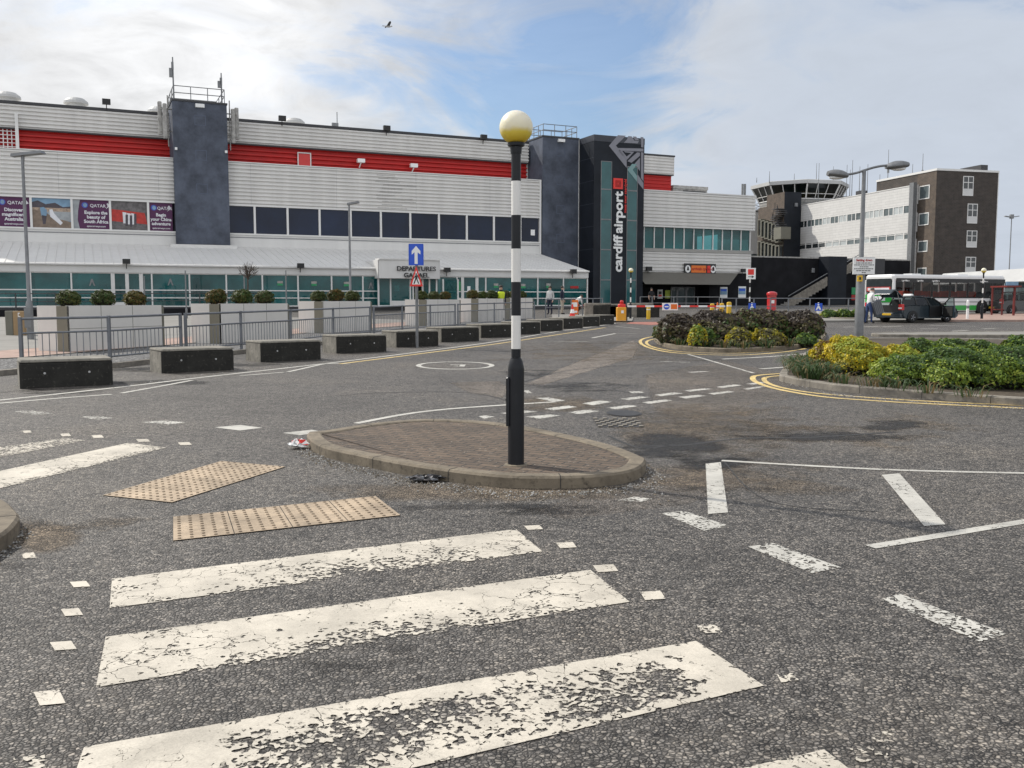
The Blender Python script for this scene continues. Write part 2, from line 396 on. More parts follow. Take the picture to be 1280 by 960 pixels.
M['interior'] = pm('interior_wall', (.22, .36, .36), .8, var=.5, vscale=.35)
M['interior_floor'] = pm('interior_floor', (.2, .22, .22), .5, var=.3, vscale=.8)
M['dark_int'] = pm('interior_dark', (.035, .04, .042), .6, var=.4, vscale=1)
M['slate'] = pm('dark_slate_panel', (.014, .017, .023), .5, var=.25, vscale=.8, spec=.2)
M['slate2'] = pm('dark_slate_band', (.032, .036, .047), .45, var=.15)
M['chevron'] = pm('grey_pattern_print', (.215, .215, .245), .5, var=.08)
M['sign_white'] = pm('sign_white', (.82, .82, .80), .45, var=.02)
M['sign_red'] = pm('sign_red', (.72, .03, .02), .4, var=.05)
M['sign_black'] = pm('sign_black', (.015, .015, .016), .4)
M['sign_blue'] = pm('sign_blue', (.015, .085, .55), .4, var=.05)
M['sign_green'] = pm('sign_green', (.02, .28, .10), .4, var=.05)
M['brown_fascia'] = pm('brown_grey_fascia', (.125, .118, .10), .6, var=.07)
M['black_wall'] = pm('black_painted_wall', (.013, .013, .015), .8, var=.4, vscale=.7, spec=.15)
M['brick'] = brickmat('dark_brown_brick', (.058, .045, .037), (.040, .033, .029), (.085, .075, .066), 1.0, .45, .15, .02, .3, vert=True)
M['brick_l'] = brickmat('brown_brick', (.10, .072, .052), (.075, .056, .044), (.13, .11, .09), 1.0, .45, .15, .02, .3, vert=True)  # lighter copy of the brick: sunlight on the left faces put into colour
M['concrete'] = speckle('plain_concrete', (.34, .33, .31), (.2, .2, .19), 8, .55, .75, .9, .2)
M['window_grey'] = pm('grey_window_glass', (.10, .125, .13), .08, var=.5, vscale=.5, spec=.6)
M['window_dark'] = pm('dark_window_glass', (.03, .037, .04), .08, var=.5, vscale=.5, spec=.6)
M['blind'] = pm('window_blind', (.42, .45, .45), .6, var=.15, vscale=1)
M['purple'] = pm('purple_poster', (.075, .012, .065), .55, var=.06)
M['bl_black'] = pm('black_gloss_paint', (.010, .011, .014), .4, var=.2, vscale=6, spec=.3)
M['bl_white'] = pm('white_gloss_paint', (.74, .725, .69), .45, var=.13, vscale=3, streak=True)
M['yellow_box'] = pm('yellow_plastic', (.68, .42, .02), .45, var=.1)
M['orange'] = pm('orange_yellow_paint', (.72, .33, .02), .45, var=.1, vscale=3)
M['orange_red'] = pm('orange_sign', (.72, .16, .015), .45, var=.05)
M['postbox'] = pm('post_box_red', (.48, .010, .010), .3, var=.08, coat=.3)
M['tan'] = pm('tan_cabinet', (.30, .20, .10), .6, var=.1)
M['olive'] = pm('olive_grey_cabinet', (.15, .145, .115), .6, var=.1)
M['planter'] = pm('pale_grey_planter_panel', (.66, .635, .59), .6, var=.06, vscale=1.2, bump=.1)
M['planter_dark'] = pm('taupe_planter_corner', (.19, .175, .13), .6, var=.08)
M['bark'] = pm('bark', (.07, .055, .045), .9, var=.3, vscale=20)
M['tyre'] = pm('tyre_rubber', (.015, .015, .015), .85)
M['alloy'] = pm('alloy_rim', (.5, .5, .52), .35, .8)
M['car'] = pm('dark_blue_car_paint', (.016, .027, .036), .25, 0, var=.05, coat=.4)
M['carblack'] = pm('black_car_paint', (.012, .012, .014), .25, 0, coat=.7)
M['black_plastic'] = pm('black_plastic', (.018, .018, .018), .6)
M['carglass'] = glass('car_glass', (.5, .58, .57), .6)
M['busglass'] = glass('bus_glass', (.5, .5, .5), .35)
M['bus_white'] = pm('bus_white_paint', (.72, .72, .71), .35, var=.04, coat=.3)
M['bus_green'] = pm('bus_green_paint', (.03, .36, .05), .35, var=.06, coat=.3)
M['seat_red'] = pm('red_seat', (.75, .09, .04), .8, var=.1)
M['tail_red'] = pm('tail_lamp_red', (.55, .01, .01), .2, coat=.5)
M['chrome'] = pm('bright_metal', (.6, .6, .6), .25, .9)
M['skin'] = pm('skin', (.48, .30, .22), .6, var=.05)
M['hair'] = pm('dark_hair', (.03, .022, .016), .7)
M['hair_g'] = pm('grey_hair', (.14, .12, .10), .7)
M['cl_grey'] = pm('pale_grey_cloth', (.50, .50, .49), .9, var=.1, vscale=6)
M['cl_white'] = pm('white_cloth', (.66, .65, .63), .9, var=.08, vscale=6)
M['cl_navy'] = pm('navy_cloth', (.016, .02, .04), .9, var=.2, vscale=6)
M['cl_jean'] = pm('denim', (.035, .06, .15), .9, var=.2, vscale=8)
M['cl_beige'] = pm('beige_cloth', (.42, .37, .30), .9, var=.1)
M['cl_black'] = pm('black_cloth', (.014, .014, .016), .9, var=.2)
M['cl_red'] = pm('red_cloth', (.50, .03, .03), .9, var=.1)
M['hivis'] = pm('high_visibility_yellow', (.62, .75, .03), .7, var=.08)
M['luggage'] = pm('grey_luggage', (.10, .105, .115), .6, var=.15)
def globe_mat():
    m, nt, b = nmat('belisha_globe'); co = coords(nt)
    sp = nt.nodes.new('ShaderNodeSeparateXYZ'); L(nt, co, sp.inputs[0])
    n = noise(nt, co, 9, 4); z = math_(nt, 'ADD', sp.outputs[2], math_(nt, 'MULTIPLY', math_(nt, 'SUBTRACT', n.outputs['Fac'], .5), .05))
    # cream dome over amber plastic, turning dark brown towards the collar
    r = ramp(nt, math_(nt, 'ADD', math_(nt, 'MULTIPLY', z, 1 / .34), .5), [(.08, (.16, .10, .02)), (.16, (.62, .44, .03)), (.34, (.70, .55, .08)), (.46, (.76, .70, .50)), (1, (.78, .74, .64))])
    L(nt, r.outputs[0], b.inputs['Base Color']); b.inputs['Roughness'].default_value = .3
    b.inputs['Subsurface Weight'].default_value = .25; b.inputs['Subsurface Radius'].default_value = (.08, .07, .04); b.inputs['Subsurface Scale'].default_value = 1
    return m
M['globe'] = globe_mat()
M['sign_red_d'] = pm('sign_red_dark', (.40, .012, .01), .45)
M['lit'], _nt, _b = nmat('lit_ceiling_lamp'); _b.inputs['Emission Color'].default_value = (1, .95, .85, 1); _b.inputs['Emission Strength'].default_value = 6
M['tactile_stud'] = speckle('dirty_shaded_stud', (.21, .16, .11), (.15, .115, .08), 60, .55, .7, .85, .25)  # darker studs: dirt and the shadow round each bump put into the colour
M['roof_grey'] = pm('grey_white_roof', (.44, .44, .43), .6, var=.08, vscale=.5)
# ------------------------------------------------------------------ ground, islands, markings
def struct(o): return tag(o, kind='structure')
gb = MB()
for (a, b) in ((-30, 158), (158, 1500)):
    za, zb = gz(a), gz(b); gb.quad((-900, a, za), (900, a, za), (900, b, zb), (-900, b, zb))
struct(gb.build('road', M['road']))

class Sheet:
    """surface markings: sheets lying on the road, with wear stored per vertex"""
    def __init__(s, off): s.v = []; s.f = []; s.w = []; s.off = off
    def grid(s, q, wear, nu=1, nv=1, edge=.16):
        a, b, c, d = [G(*p) for p in q]; base = len(s.v)
        if edge: nu, nv = max(nu, 5), max(nv, 5)
        for j in range(nv + 1):
            for i in range(nu + 1):
                u, v = i / nu, j / nv
                p = a.lerp(b, u).lerp(d.lerp(c, u), v)
                s.v.append(on(p, s.off)); s.w.append((wear(u, v) if callable(wear) else wear) + (edge if i in (0, nu) or j in (0, nv) else 0))
        for j in range(nv):
            for i in range(nu):
                k = base + j * (nu + 1) + i; s.f.append((k, k + 1, k + nu + 2, k + nu + 1))
    def line(s, pts, w, wear=.2, smooth=True, closed=False):
        P = [G(*p) for p in pts]
        if smooth and len(P) > 2: P = spline(P, 8, closed)
        n = len(P); base = len(s.v)
        for i in range(n):
            t = (P[(i + 1) % n] - P[i - 1]) if closed else (P[min(i + 1, n - 1)] - P[max(i - 1, 0)])
            t.z = 0; t.normalize(); nn = Vector((-t.y, t.x, 0))
            for sgn in (-1, 1): s.v.append(on(P[i] + nn * w * .5 * sgn, s.off)); s.w.append(wear)
        for i in range(n if closed else n - 1):
            a = base + 2 * i; b = base + 2 * ((i + 1) % n); s.f.append((a, a + 1, b + 1, b))
    def blob(s, c, rx, ry, n=20, k=1.0):
        """soft-edged patch, photo-space centre and radii measured on the ground plane"""
        base = len(s.v); s.v.append(on(G(*c), s.off)); s.w.append(k)
        for r, w in ((.5, k * .8), (1.0, 0)):
            for i in range(n):
                t = 2 * math.pi * i / n; s.v.append(on(G(c[0] + rx * r * math.cos(t), c[1] + ry * r * math.sin(t)), s.off)); s.w.append(w)
        for i in range(n):
            j = (i + 1) % n; s.f.append((base, base + 1 + i, base + 1 + j)); s.f.append((base + 1 + i, base + 1 + n + i, base + 1 + n + j, base + 1 + j))
    def fan(s, poly, edge=0.0, k=1.0):
        P = [G(*p) for p in poly]; c = sum(P, Vector()) / len(P); base = len(s.v); n = len(P)
        for r, w in ((1, edge), (.9, k)):
            for p in P: s.v.append(on(c.lerp(p, r), s.off)); s.w.append(w)
        for i in range(n):
            j = (i + 1) % n; s.f.append((base + i, base + j, base + n + j, base + n + i))
        s.f.append(tuple(range(base + n, base + 2 * n)))
    def build(s, name, mat):
        me = bpy.data.meshes.new(name); me.from_pydata([tuple(p) for p in s.v], [], s.f); me.materials.append(mat)
        at = me.attributes.new('wear', 'FLOAT', 'POINT'); at.data.foreach_set('value', s.w); me.update()
        return struct(link(bpy.data.objects.new(name, me)))

# tonal patches of the asphalt (relaid strips, dust by the kerbs, damp stains, soft dark ovals)
s = Sheet(.0010)
s.fan([(655, 481), (700, 461), (745, 443), (792, 425), (800, 430), (792, 447), (750, 460), (677, 482)], .5)
s.fan([(560, 478), (625, 476), (640, 486), (628, 498), (588, 492)], .2, .7)
s.fan([(800, 468), (905, 449), (1000, 470), (990, 500), (880, 520), (812, 520)], 0, .55); s.fan([(640, 640), (760, 612), (900, 585), (960, 600), (860, 632), (700, 652)], 0, .5)
s.build('pale_road_patch', M['patch_pale'])
s = Sheet(.0016)
s.blob((880, 540), 170, 45, k=.8); s.blob((45, 668), 70, 26); s.blob((600, 615), 300, 16, k=.9); s.blob((920, 600), 190, 30, k=.7)
s.blob((700, 505), 90, 14, k=.8); s.blob((760, 440), 190, 22, k=.5); s.blob((150, 655), 120, 14, k=.5); s.blob((1100, 540), 200, 30, k=.45)
s.build('dusty_road_patch', M['patch_brown'])
s = Sheet(.0022)
s.blob((845, 560), 95, 24, k=.95); s.blob((885, 578), 60, 13, k=.8); s.blob((1110, 532), 52, 9, k=.85); s.blob((1040, 545), 130, 8, k=.75)
s.blob((735, 484), 80, 9, k=.7); s.blob((665, 466), 45, 6, k=.6); s.blob((930, 547), 60, 6, k=.7); s.blob((690, 640), 120, 5, k=.6)
s.blob((60, 712), 90, 10, k=.55); s.blob((475, 820), 130, 30, k=.45); s.blob((70, 490), 90, 5, k=.8); s.blob((200, 478), 70, 4, k=.9); s.blob((175, 462), 60, 5, k=.8); s.blob((310, 456), 60, 3, k=.8)  # soft dark ovals in the foreground and beside the blocks
s.blob((640, 634), 190, 6, k=.75); s.blob((900, 612), 90, 5, k=.7)
s.build('dark_road_stain', M['patch_dark'])
s = Sheet(.0028)
s.line([(800, 558), (860, 556), (930, 548), (1010, 547), (1120, 540)], .05); s.line([(640, 482), (720, 462), (860, 452), (905, 449)], .04)
s.line([(655, 481), (740, 483), (805, 494)], .035, smooth=False); s.line([(905, 577), (960, 626), (1100, 640)], .012)
s.line([(570, 437), (600, 436), (680, 441)], .03); s.line([(420, 495), (480, 491), (588, 491), (640, 503)], .03); s.line([(760, 545), (800, 560), (842, 556)], .04)
s.build('road_seam', M['crack'])

# zebra crossing
z = Sheet(.0040)
z.grid([(140, 724), (645, 662), (678, 690), (137, 761)], lambda u, v: .34 + .5 * v * (1 - abs(2 * u - 1.1)) , 30, 10)
z.grid([(132, 797), (738, 713), (787, 753), (120, 860)], lambda u, v: .34 + .66 * max(0, v - .3) * (1 - abs(2 * u - 1)), 34, 12)
z.grid([(105, 935), (870, 802), (955, 858), (60, 1068)], lambda u, v: .36 + .42 * min(1, max(0, (v - .12) / .16)) * min(1, max(0, (.97 - v) / .1)) * min(1, max(0, (u - .14) / .07)) * min(1, max(0, (.95 - u) / .08)) * (.82 + .26 * math.sin(u * 13 + v * 5)), 60, 20)
z.grid([(700, 1015), (1030, 938), (1065, 965), (740, 1095)], .35, 4, 3)
z.grid([(-140, 620), (160, 554), (208, 560), (-140, 645)], lambda u, v: .22 + .3 * v, 8, 3)
z.grid([(-60, 568), (85, 547), (107, 551), (-60, 584)], .62, 4, 2)
for (x, y, w, h, we) in [(100, 731, 13, 4, .25), (90, 766, 14, 5, .2), (79, 808, 17, 6, .2), (62, 873, 20, 10, .25), (40, 955, 25, 11, .6), (36, 695, 10, 4, .5), (122, 546, 8, 2, .3), (179, 551, 9, 2, .35),
                         (231, 555, 9, 2, .2), (82, 544, 7, 2, .3), (34, 540, 6, 1.6, .4), (667, 660, 12, 3, .25), (708, 682, 13, 4, .2), (757, 711, 16, 5, .2), (816, 745, 16, 6, .3), (887, 787, 16, 6, .55),
                         (985, 848, 14, 6, .55), (1105, 922, 20, 9, .75), (1090, 945, 28, 12, .75)]:
    z.grid([(x - w, y - h * .7), (x + w * .6, y - h), (x + w, y + h * .7), (x - w * .6, y + h)], we, 2, 2)
z.build('zebra_stripes', M['white'])

d = Sheet(.0034)
for q, w in [([(827, 642), (855, 639), (912, 658), (880, 664)], .5), ([(935, 684), (965, 679), (1052, 710), (1015, 717)], .5), ([(1100, 750), (1125, 743), (1260, 793), (1225, 803)], .55),
             ([(882, 580), (901, 578), (910, 641), (885, 643)], .3), ([(1102, 594), (1124, 592), (1182, 656), (1155, 658)], .2), ([(770, 626), (790, 621), (816, 624), (800, 628)], .6),
             ([(268, 534.5), (300, 531.5), (328, 535), (300, 538.5)], .1), ([(353, 541.5), (390, 537.5), (402, 540), (375, 544.5)], .1),
             ([(14, 514.5), (40, 513), (66, 517), (45, 519)], .7), ([(100, 521), (125, 520), (143, 523), (118, 525)], .6), ([(177, 528), (205, 526), (236, 528), (210, 531)], .55),
             ]:
    d.grid(q, w, 3, 2, .08)
for q in [[(275, 831), (340, 828), (435, 844), (370, 850)], [(510, 858), (600, 843), (663, 850), (565, 868)], [(318, 885), (440, 868), (487, 876), (365, 893)], [(437, 902), (545, 888), (600, 897), (490, 913)],
          [(637, 880), (745, 865), (790, 872), (680, 888)], [(225, 925), (350, 913), (405, 918), (300, 935)], [(100, 907), (230, 893), (290, 898), (170, 915)], [(700, 835), (800, 822), (855, 826), (745, 842)],
          [(810, 853), (920, 838), (965, 843), (850, 861)], [(870, 815), (970, 802), (1017, 808), (905, 822)], [(990, 825), (1090, 815), (1132, 820), (1030, 835)], [(1022, 793), (1130, 782), (1160, 786), (1050, 800)],
          [(1140, 808), (1240, 796), (1275, 800), (1170, 815)], [(1180, 775), (1270, 763), (1310, 767), (1210, 782)], [(740, 797), (800, 797), (825, 805), (760, 808)], [(1310, 785), (1400, 772), (1430, 775), (1340, 790)],
          [(1330, 760), (1400, 750), (1430, 754), (1360, 765)], [(-10, 922), (30, 918), (75, 925), (20, 935)], [(215, 795), (240, 790), (260, 806), (235, 808)]]:
    d.grid([(600 + x / 4, 290 + y / 4) for x, y in q], .42, 3, 2)
d.line([(902, 576), (1030, 583.5), (1140, 588.5), (1290, 592)], .07, .12); d.line([(1088, 684), (1180, 669), (1300, 649)], .085, .1, False)
d.line([(445, 529.5), (500, 519), (545, 513), (600, 508.5), (694, 502.5)], .10, .2)
d.line([(-20, 502.5), (142, 485), (260, 471), (407, 454.5), (520, 440.5), (620, 427), (700, 414), (770, 404.5)], .11, .25); d.line([(-20, 506), (60, 499), (140, 493)], .09, .3); d.line([(152, 491.5), (200, 483), (240, 475.5)], .09, .3)
d.line([(300, 469.7), (354, 465.6)], .09, .3); d.line([(360, 465), (407, 454.5)], .09, .3); d.line([(407, 454.5), (437, 455)], .10, .3)
d.line([(740, 422.5), (769, 417), (795, 417.2)], .12, .3, False); d.line([(685, 427.5), (735, 427)], .2, .7); d.line([(860, 443), (897, 453.5), (942, 466.5)], .07, .45); d.line([(825, 452), (862, 453)], .14, .65); d.line([(862, 465.5), (884, 464.5)], .16, .5)
d.line([(903, 449), (960, 446), (1013, 441.6)], .12, .25); d.line([(950, 461.3), (989, 458.6)], .14, .3); d.line([(770, 408), (800, 411)], .1, .5)
for a, b in [((1054, 409), (1100, 408)), ((1102, 408.6), (1128, 407.6)), ((1150, 411), (1172, 411)), ((1162, 406.6), (1220, 408)), ((1190, 414), (1210, 413)), ((1228, 411), (1245, 410.4))]: d.line([a, b], .16, .4)
ring = [(569 + 46 * math.cos(t), 457 + 4.6 * math.sin(t)) for t in [i * math.pi / 18 for i in range(36)]]
d.line(ring, .11, .15, False, True)
d.line([(563, 456.2), (579, 456.0), (577, 458.2), (569, 457.6)], .13, .25, False)
d.build('lane_markings', M['white2'])

y = Sheet(.0037)
y.line([(425, 455), (520, 443), (620, 430), (700, 418), (757, 409.5)], .10, .3)
y.line([(860, 421), (822, 420.5), (803, 424), (802, 430), (819, 437), (852, 441.8), (920, 444), (980, 440), (1016, 434)], .10, .3); y.line([(856, 423), (826, 423), (810, 426), (810, 431), (826, 436.3), (858, 440.2), (920, 441.6), (978, 438)], .09, .35)
y.line([(985, 466.5), (950, 469), (941, 472), (946, 478), (972, 486.5), (1028, 496), (1100, 501.5), (1152, 504.5), (1290, 511)], .10, .3); y.line([(985, 469), (962, 471), (955, 474), (962, 480), (986, 486.5), (1034, 493), (1152, 501.3), (1290, 507.5)], .09, .35)
y.build('yellow_lines', M['yellow'])

# ------------------------------------------------------------------ tactile slabs let into the road
def tactile(q, nu, nv, off, flip=False):
    a, b, c, dd = [G(*p) for p in q]; mb = MB()
    P = lambda u, v, h: on(a.lerp(b, u).lerp(dd.lerp(c, u), v), h)
    g = .002
    for i in range(nu):
        for j in range(nv):
            u0, u1, v0, v1 = i / nu + g, (i + 1) / nu - g, j / nv + g, (j + 1) / nv - g
            mb.quad(P(u0, v0, off), P(u1, v0, off), P(u1, v1, off), P(u0, v1, off))
            for k in range(5):
                for l in range(5):
                    p = P(u0 + (u1 - u0) * (k + .5) / 5, v0 + (v1 - v0) * (l + .5) / 5, off)
                    mb.lathe([(.0125, 0), (.0105, .005), (.008, .006)], p, 8, 2)
    mb.quad(P(0, 0, off - .004), P(1, 0, off - .004), P(1, 1, off - .004), P(0, 1, off - .004), 1)
    return struct(mb.build('tactile_paving', [M['tactile'], M['joint'], M['tactile_stud']]))
tactile([(128, 620), (277, 577), (357, 584), (215, 629)], 4, 2, .007)
tactile([(216, 647), (470, 621), (501, 645), (216, 677)], 4, 2, .007)

# ------------------------------------------------------------------ kerbed islands
def kerbed(name, px, h, kw, top_mat, kmat, seg=8, joints=.9, top_name=None):
    base = spline([G(*p) for p in px], seg)
    # even spacing along the outline so that joints fall at kerbstone lengths
    mb = MB(); n = len(base); bw = .018
    L0 = [on(p, -.02) for p in base]; L1 = [on(p, h - bw) for p in base]
    i1 = inset(base, bw); i2 = inset(base, kw - bw); i3 = inset(base, kw)
    L2 = [on(p, h) for p in i1]; L3 = [on(p, h) for p in i2]; L4 = [on(p, h - .012) for p in i3]
    rings = [L0, L1, L2, L3, L4]
    for a, b in zip(rings[:-1], rings[1:]):
        for i in range(n): j = (i + 1) % n; mb.quad(a[i], a[j], b[j], b[i])
    acc = 0
    for i in range(n):
        j = (i + 1) % n; acc += (base[j] - base[i]).length
        if acc > joints:
            acc = 0; t = (base[j] - base[i]).normalized() * .004
            o = [r[i] for r in rings]; nn = (i3[i] - base[i]); nn.z = 0; nn.normalize()
            lift = [nn * -.002, nn * -.002 + Vector((0, 0, .001)), Vector((0, 0, .002)), Vector((0, 0, .002)), Vector((0, 0, .002))]
            for a, b, la, lb in zip(o[:-1], o[1:], lift[:-1], lift[1:]): mb.quad(a + la - t, a + la + t, b + lb + t, b + lb - t, 1)
    k = struct(mb.build(name + '_kerb', [kmat, M['joint']])); 
    tp = MB(); tp.poly([on(p, h - .014) for p in i3])
    struct(tp.build(top_name or name, top_mat)); return base
kerbed('traffic_island', [(384, 553), (400, 569), (450, 582), (520, 596), (600, 607), (660, 611), (740, 609.5), (790, 602), (807, 590), (800, 583), (765, 569), (715, 556), (655, 543.5), (600, 536.5), (535, 534), (470, 539), (408, 549)], .10, .15, M['paver'], M['kerb'])
kerbed('pavement', [(-1100, 590), (-400, 604), (-60, 626), (0, 641), (20, 656), (24, 668), (0, 692), (-60, 715), (-400, 800), (-1100, 980)], .11, .15, M['plaza'], M['kerb'])
kerbed('planting_island', [(817, 424), (832, 434), (868, 438.6), (920, 441), (975, 438), (1012, 433), (1032, 424), (1020, 414), (960, 409), (880, 409), (832, 414)], .11, .14, M['soil'], M['kerb'])
kerbed('planting_island', [(975, 472), (986, 479), (1030, 487), (1066, 491), (1152, 498), (1220, 503.5), (1300, 508), (1420, 508), (1420, 446), (1290, 430), (1150, 426.5), (1050, 429), (1000, 449)], .11, .15, M['soil'], M['kerb_grey'])
kerbed('planting_island', [(1026, 398.5), (1058, 401), (1085, 400.5), (1086, 396), (1056, 394.5), (1030, 395)], .15, .12, M['soil'], M['kerb_grey'])
kerbed('verge', [(1098, 421), (1180, 422), (1300, 422), (1420, 422), (1420, 418), (1290, 417), (1180, 418), (1100, 419)], .10, .14, M['plaza'], M['kerb_grey'])

# plaza behind the barriers: kerb, gravel, pink path, pale paving (raised one kerb)
def strip(name, mat, front, back, off, face=None):
    mb = MB(); Fp = [G(*p) if not isinstance(p, Vector) else p for p in front]; Bp = [G(*p) if not isinstance(p, Vector) else p for p in back]
    for i in range(len(Fp) - 1):
        mb.quad(on(Fp[i], off), on(Fp[i + 1], off), on(Bp[i + 1], off), on(Bp[i], off))
        if face is not None: mb.quad(on(Fp[i], -.02), on(Fp[i + 1], -.02), on(Fp[i + 1], off), on(Fp[i], off))
    return struct(mb.build(name, mat))
RAILPX = [(-40, 472), (28, 465.5), (138, 459), (227, 449), (302, 441), (364, 434.5), (417, 428), (463, 422.8), (503, 418.5), (538, 415.5), (569, 413), (618, 408.5), (668, 405)]
RG = [G(*p) for p in RAILPX]
nrm = Vector((-.87, .49, 0))
e0 = [p - nrm * .25 for p in RG]; e1 = [p - nrm * .10 for p in RG]; e2 = [p + nrm * 3.0 for p in RG]; e3 = [p + nrm * 3.1 for p in RG]; e4 = [p + nrm * 5.4 for p in RG]; e5 = [p + nrm * 40 for p in RG]
strip('plaza_kerb', M['kerb_grey'], e0, e1, .10, True)
strip('gravel_bed', M['gravel'], e1, e2, .085); strip('path_edging', M['kerb_grey'], e2, e3, .10); strip('brick_path', M['pink'], e3, e4, .098); strip('forecourt', M['plaza'], e4, e5, .10)
# forecourt in front of the entrances beyond the barrier
strip('forecourt_paving', M['plaza'], [(690, 402.5), (745, 402), (790, 403)], [(690, 372), (745, 372), (800, 372)], .06)
strip('red_surfacing', M['redpave'], [(782, 404.5), (815, 406.5), (860, 403)], [(790, 402.5), (830, 402.5), (862, 400.5)], .006)
strip('brick_pavement', M['pink'], [(1185, 402.2), (1230, 402.2), (1330, 402)], [(1185, 394), (1230, 393.5), (1330, 393)], .10, True)
strip('pavement_far', M['plaza'], [(1020, 403), (1100, 402.4), (1184.6, 402.2)], [(1020, 388), (1100, 390), (1184.6, 393.8)], .09, True)

# iron covers set in the road
def cover(label, c, rx, ry, studs):
    mb = MB(); cc = G(*c); o = thing('manhole_cover' if not studs else 'drain_grate', label, 'manhole cover' if not studs else 'drain grate', on(cc, .0))
    a = G(c[0] - rx, c[1]); b = G(c[0] + rx, c[1]); w = (b - a).length / 2; f_ = G(c[0], c[1] + ry); k = G(c[0], c[1] - ry); dl = (k - f_).length / 2
    if not studs:
        pts = [Vector((w * math.cos(t), dl * math.sin(t), GS * dl * math.sin(t) + .005)) for t in [i * math.pi / 12 for i in range(24)]]
        mb.poly(pts); mb.extrude([p * .9 + Vector((0, 0, .003)) for p in pts], (0, 0, .002)); mb.build('cover', M['patch_iron'], o)
    else:
        mb.quad((-w, -dl, .004 - GS * dl), (w, -dl, .004 - GS * dl), (w, dl, .004 + GS * dl), (-w, dl, .004 + GS * dl)); mb.build('frame', M['patch_iron'], o); st = MB()
        for i in range(9):
            for j in range(7):
                x, yv = -w + (i + .5) * 2 * w / 9, -dl + (j + .5) * 2 * dl / 7
                if (i + j) % 2 == 0: st.box(x - w * .09, x + w * .09, yv - dl * .1, yv + dl * .1, .006 + GS * yv, .016 + GS * yv)
        st.build('grate', M['kerb_grey'], o)
M['patch_iron'] = pm('cast_iron', (.045, .043, .042), .6, .3, var=.3, vscale=12)
cover('round dark iron manhole cover in the asphalt beyond the brick island', (780, 517), 22, 4, False)
cover('square studded drain grate in the asphalt just behind the brick island', (772, 528.5), 28, 5.5, True)
# ------------------------------------------------------------------ terminal (long building)
A3 = V(470, 383, 75.0); ANG = math.atan2(.415, .909)
T = Frame((A3.x, A3.y), ANG)
sC, zEave = T.S(735, 341, 0); zEave = T.S(480, 334.3, 0)[1]; DS = T.Q(675, 319, sC)[0]; zTopLean = T.S(400, 311, DS)[1]
FL = T.S(470, 383, 0)[1]            # floor level
SL = T.S(-70, 360, 0)[0] - 4
W = lambda px, py, d=0.0: T.S(px, py, d)
def broot(name, label, cat, frame=T): return thing(name, label, cat, (frame.o.x, frame.o.y, 0), frame.a)
TB = broot('terminal_building', 'long white ribbed terminal with red louvre band, sloping entrance canopy and blue grey stair tower', 'terminal building')
zGT = W(372, 343.5)[1]; zG1 = W(372, 363.5)[1]; zG2 = W(372, 372.5)[1]
zWT, zWB = W(460, 264, DS)[1], W(460, 296.3, DS)[1]
zLW = W(450, 212.3, DS)[1]; zRB = W(450, 214, DS + 3)[1]; zRT = W(450, 189.8, DS + 3)[1]; zRF = W(450, 163.2, DS + 2.6)[1]
sUL = W(-120, 250, DS)[0]; sUR = W(675, 260, DS)[0]
mb = MB(); mb.clad(sUL, sUR, DS, zWT + .12, zLW, .33, .15, groove=.36); mb.build('lower_cladding', M['clad'], TB)
mb = MB(); mb.box(sUL, sUR, DS - .04, DS + .3, zWT, zWT + .14); mb.box(sUL, sUR, DS - .06, DS + 3, zLW, zLW + .08); mb.box(sUL, sUR, DS - .10, DS + .3, zWB - .12, zWB); mb.box(sUR - .06, sUR + .12, DS - .05, DS + 3.0, 0.3, zLW + .08); mb.build('wall_trim', M['trim'], TB)
mb = MB(); mb.box(sUL, sUR - .07, DS + .01, DS + .3, 0.2, zWB - .121); zz = W(460, 301.5, DS)[1]; mb.box(sUL, sUR - .07, DS - .03, DS, zz, zz + .06, 1); mb.build('sill_wall', [M['render'], M['steel']], TB)
sR2 = W(659, 200, DS + 3)[0]
mb = MB(); mb.clad(sUL, sR2, DS + 3, zLW + .09, zRT, .42, .26, groove=.5); mb.build('red_louvre', M['red'], TB)
mb = MB(); mb.clad(sUL, sR2, DS + 2.6, zRT, zRF, .33, .15, groove=.36); mb.build('upper_cladding', M['clad'], TB)
mb = MB(); mb.box(sUL, sR2, DS + 2.55, DS + 3.2, zRF, zRF + .22); mb.box(sUL, sR2, DS + 2.62, DS + 3.1, zRT - .12, zRT - .005); mb.build('roof_coping', M['coping'], TB)
mb = MB(); mb.box(sUL, sR2 + .3, DS + 3.3, DS + 40, 0, zRF + .05); mb.build('main_volume', M['clad'], TB)
# sheet joints and a few sprung ribs in the cladding
x = sUL + 3
while x < sUR - 1: mb = MB(); mb.box(x, x + .02, DS - .004, DS + .02, zWT + .15, zLW - .02); x += 7.4; mb.build('sheet_joint', M['roof_grey'], TB)
mb = MB(); rj = random.Random(4)
for k in range(11):
    xa, zq = W(468 + rj.uniform(0, 12), 219 + k * 4.1, DS); mb.box(xa, xa + rj.uniform(1.5, 3.6), DS - .012, DS - .004, zq, zq + .05)
mb.build('sprung_rib', M['concrete'], TB)
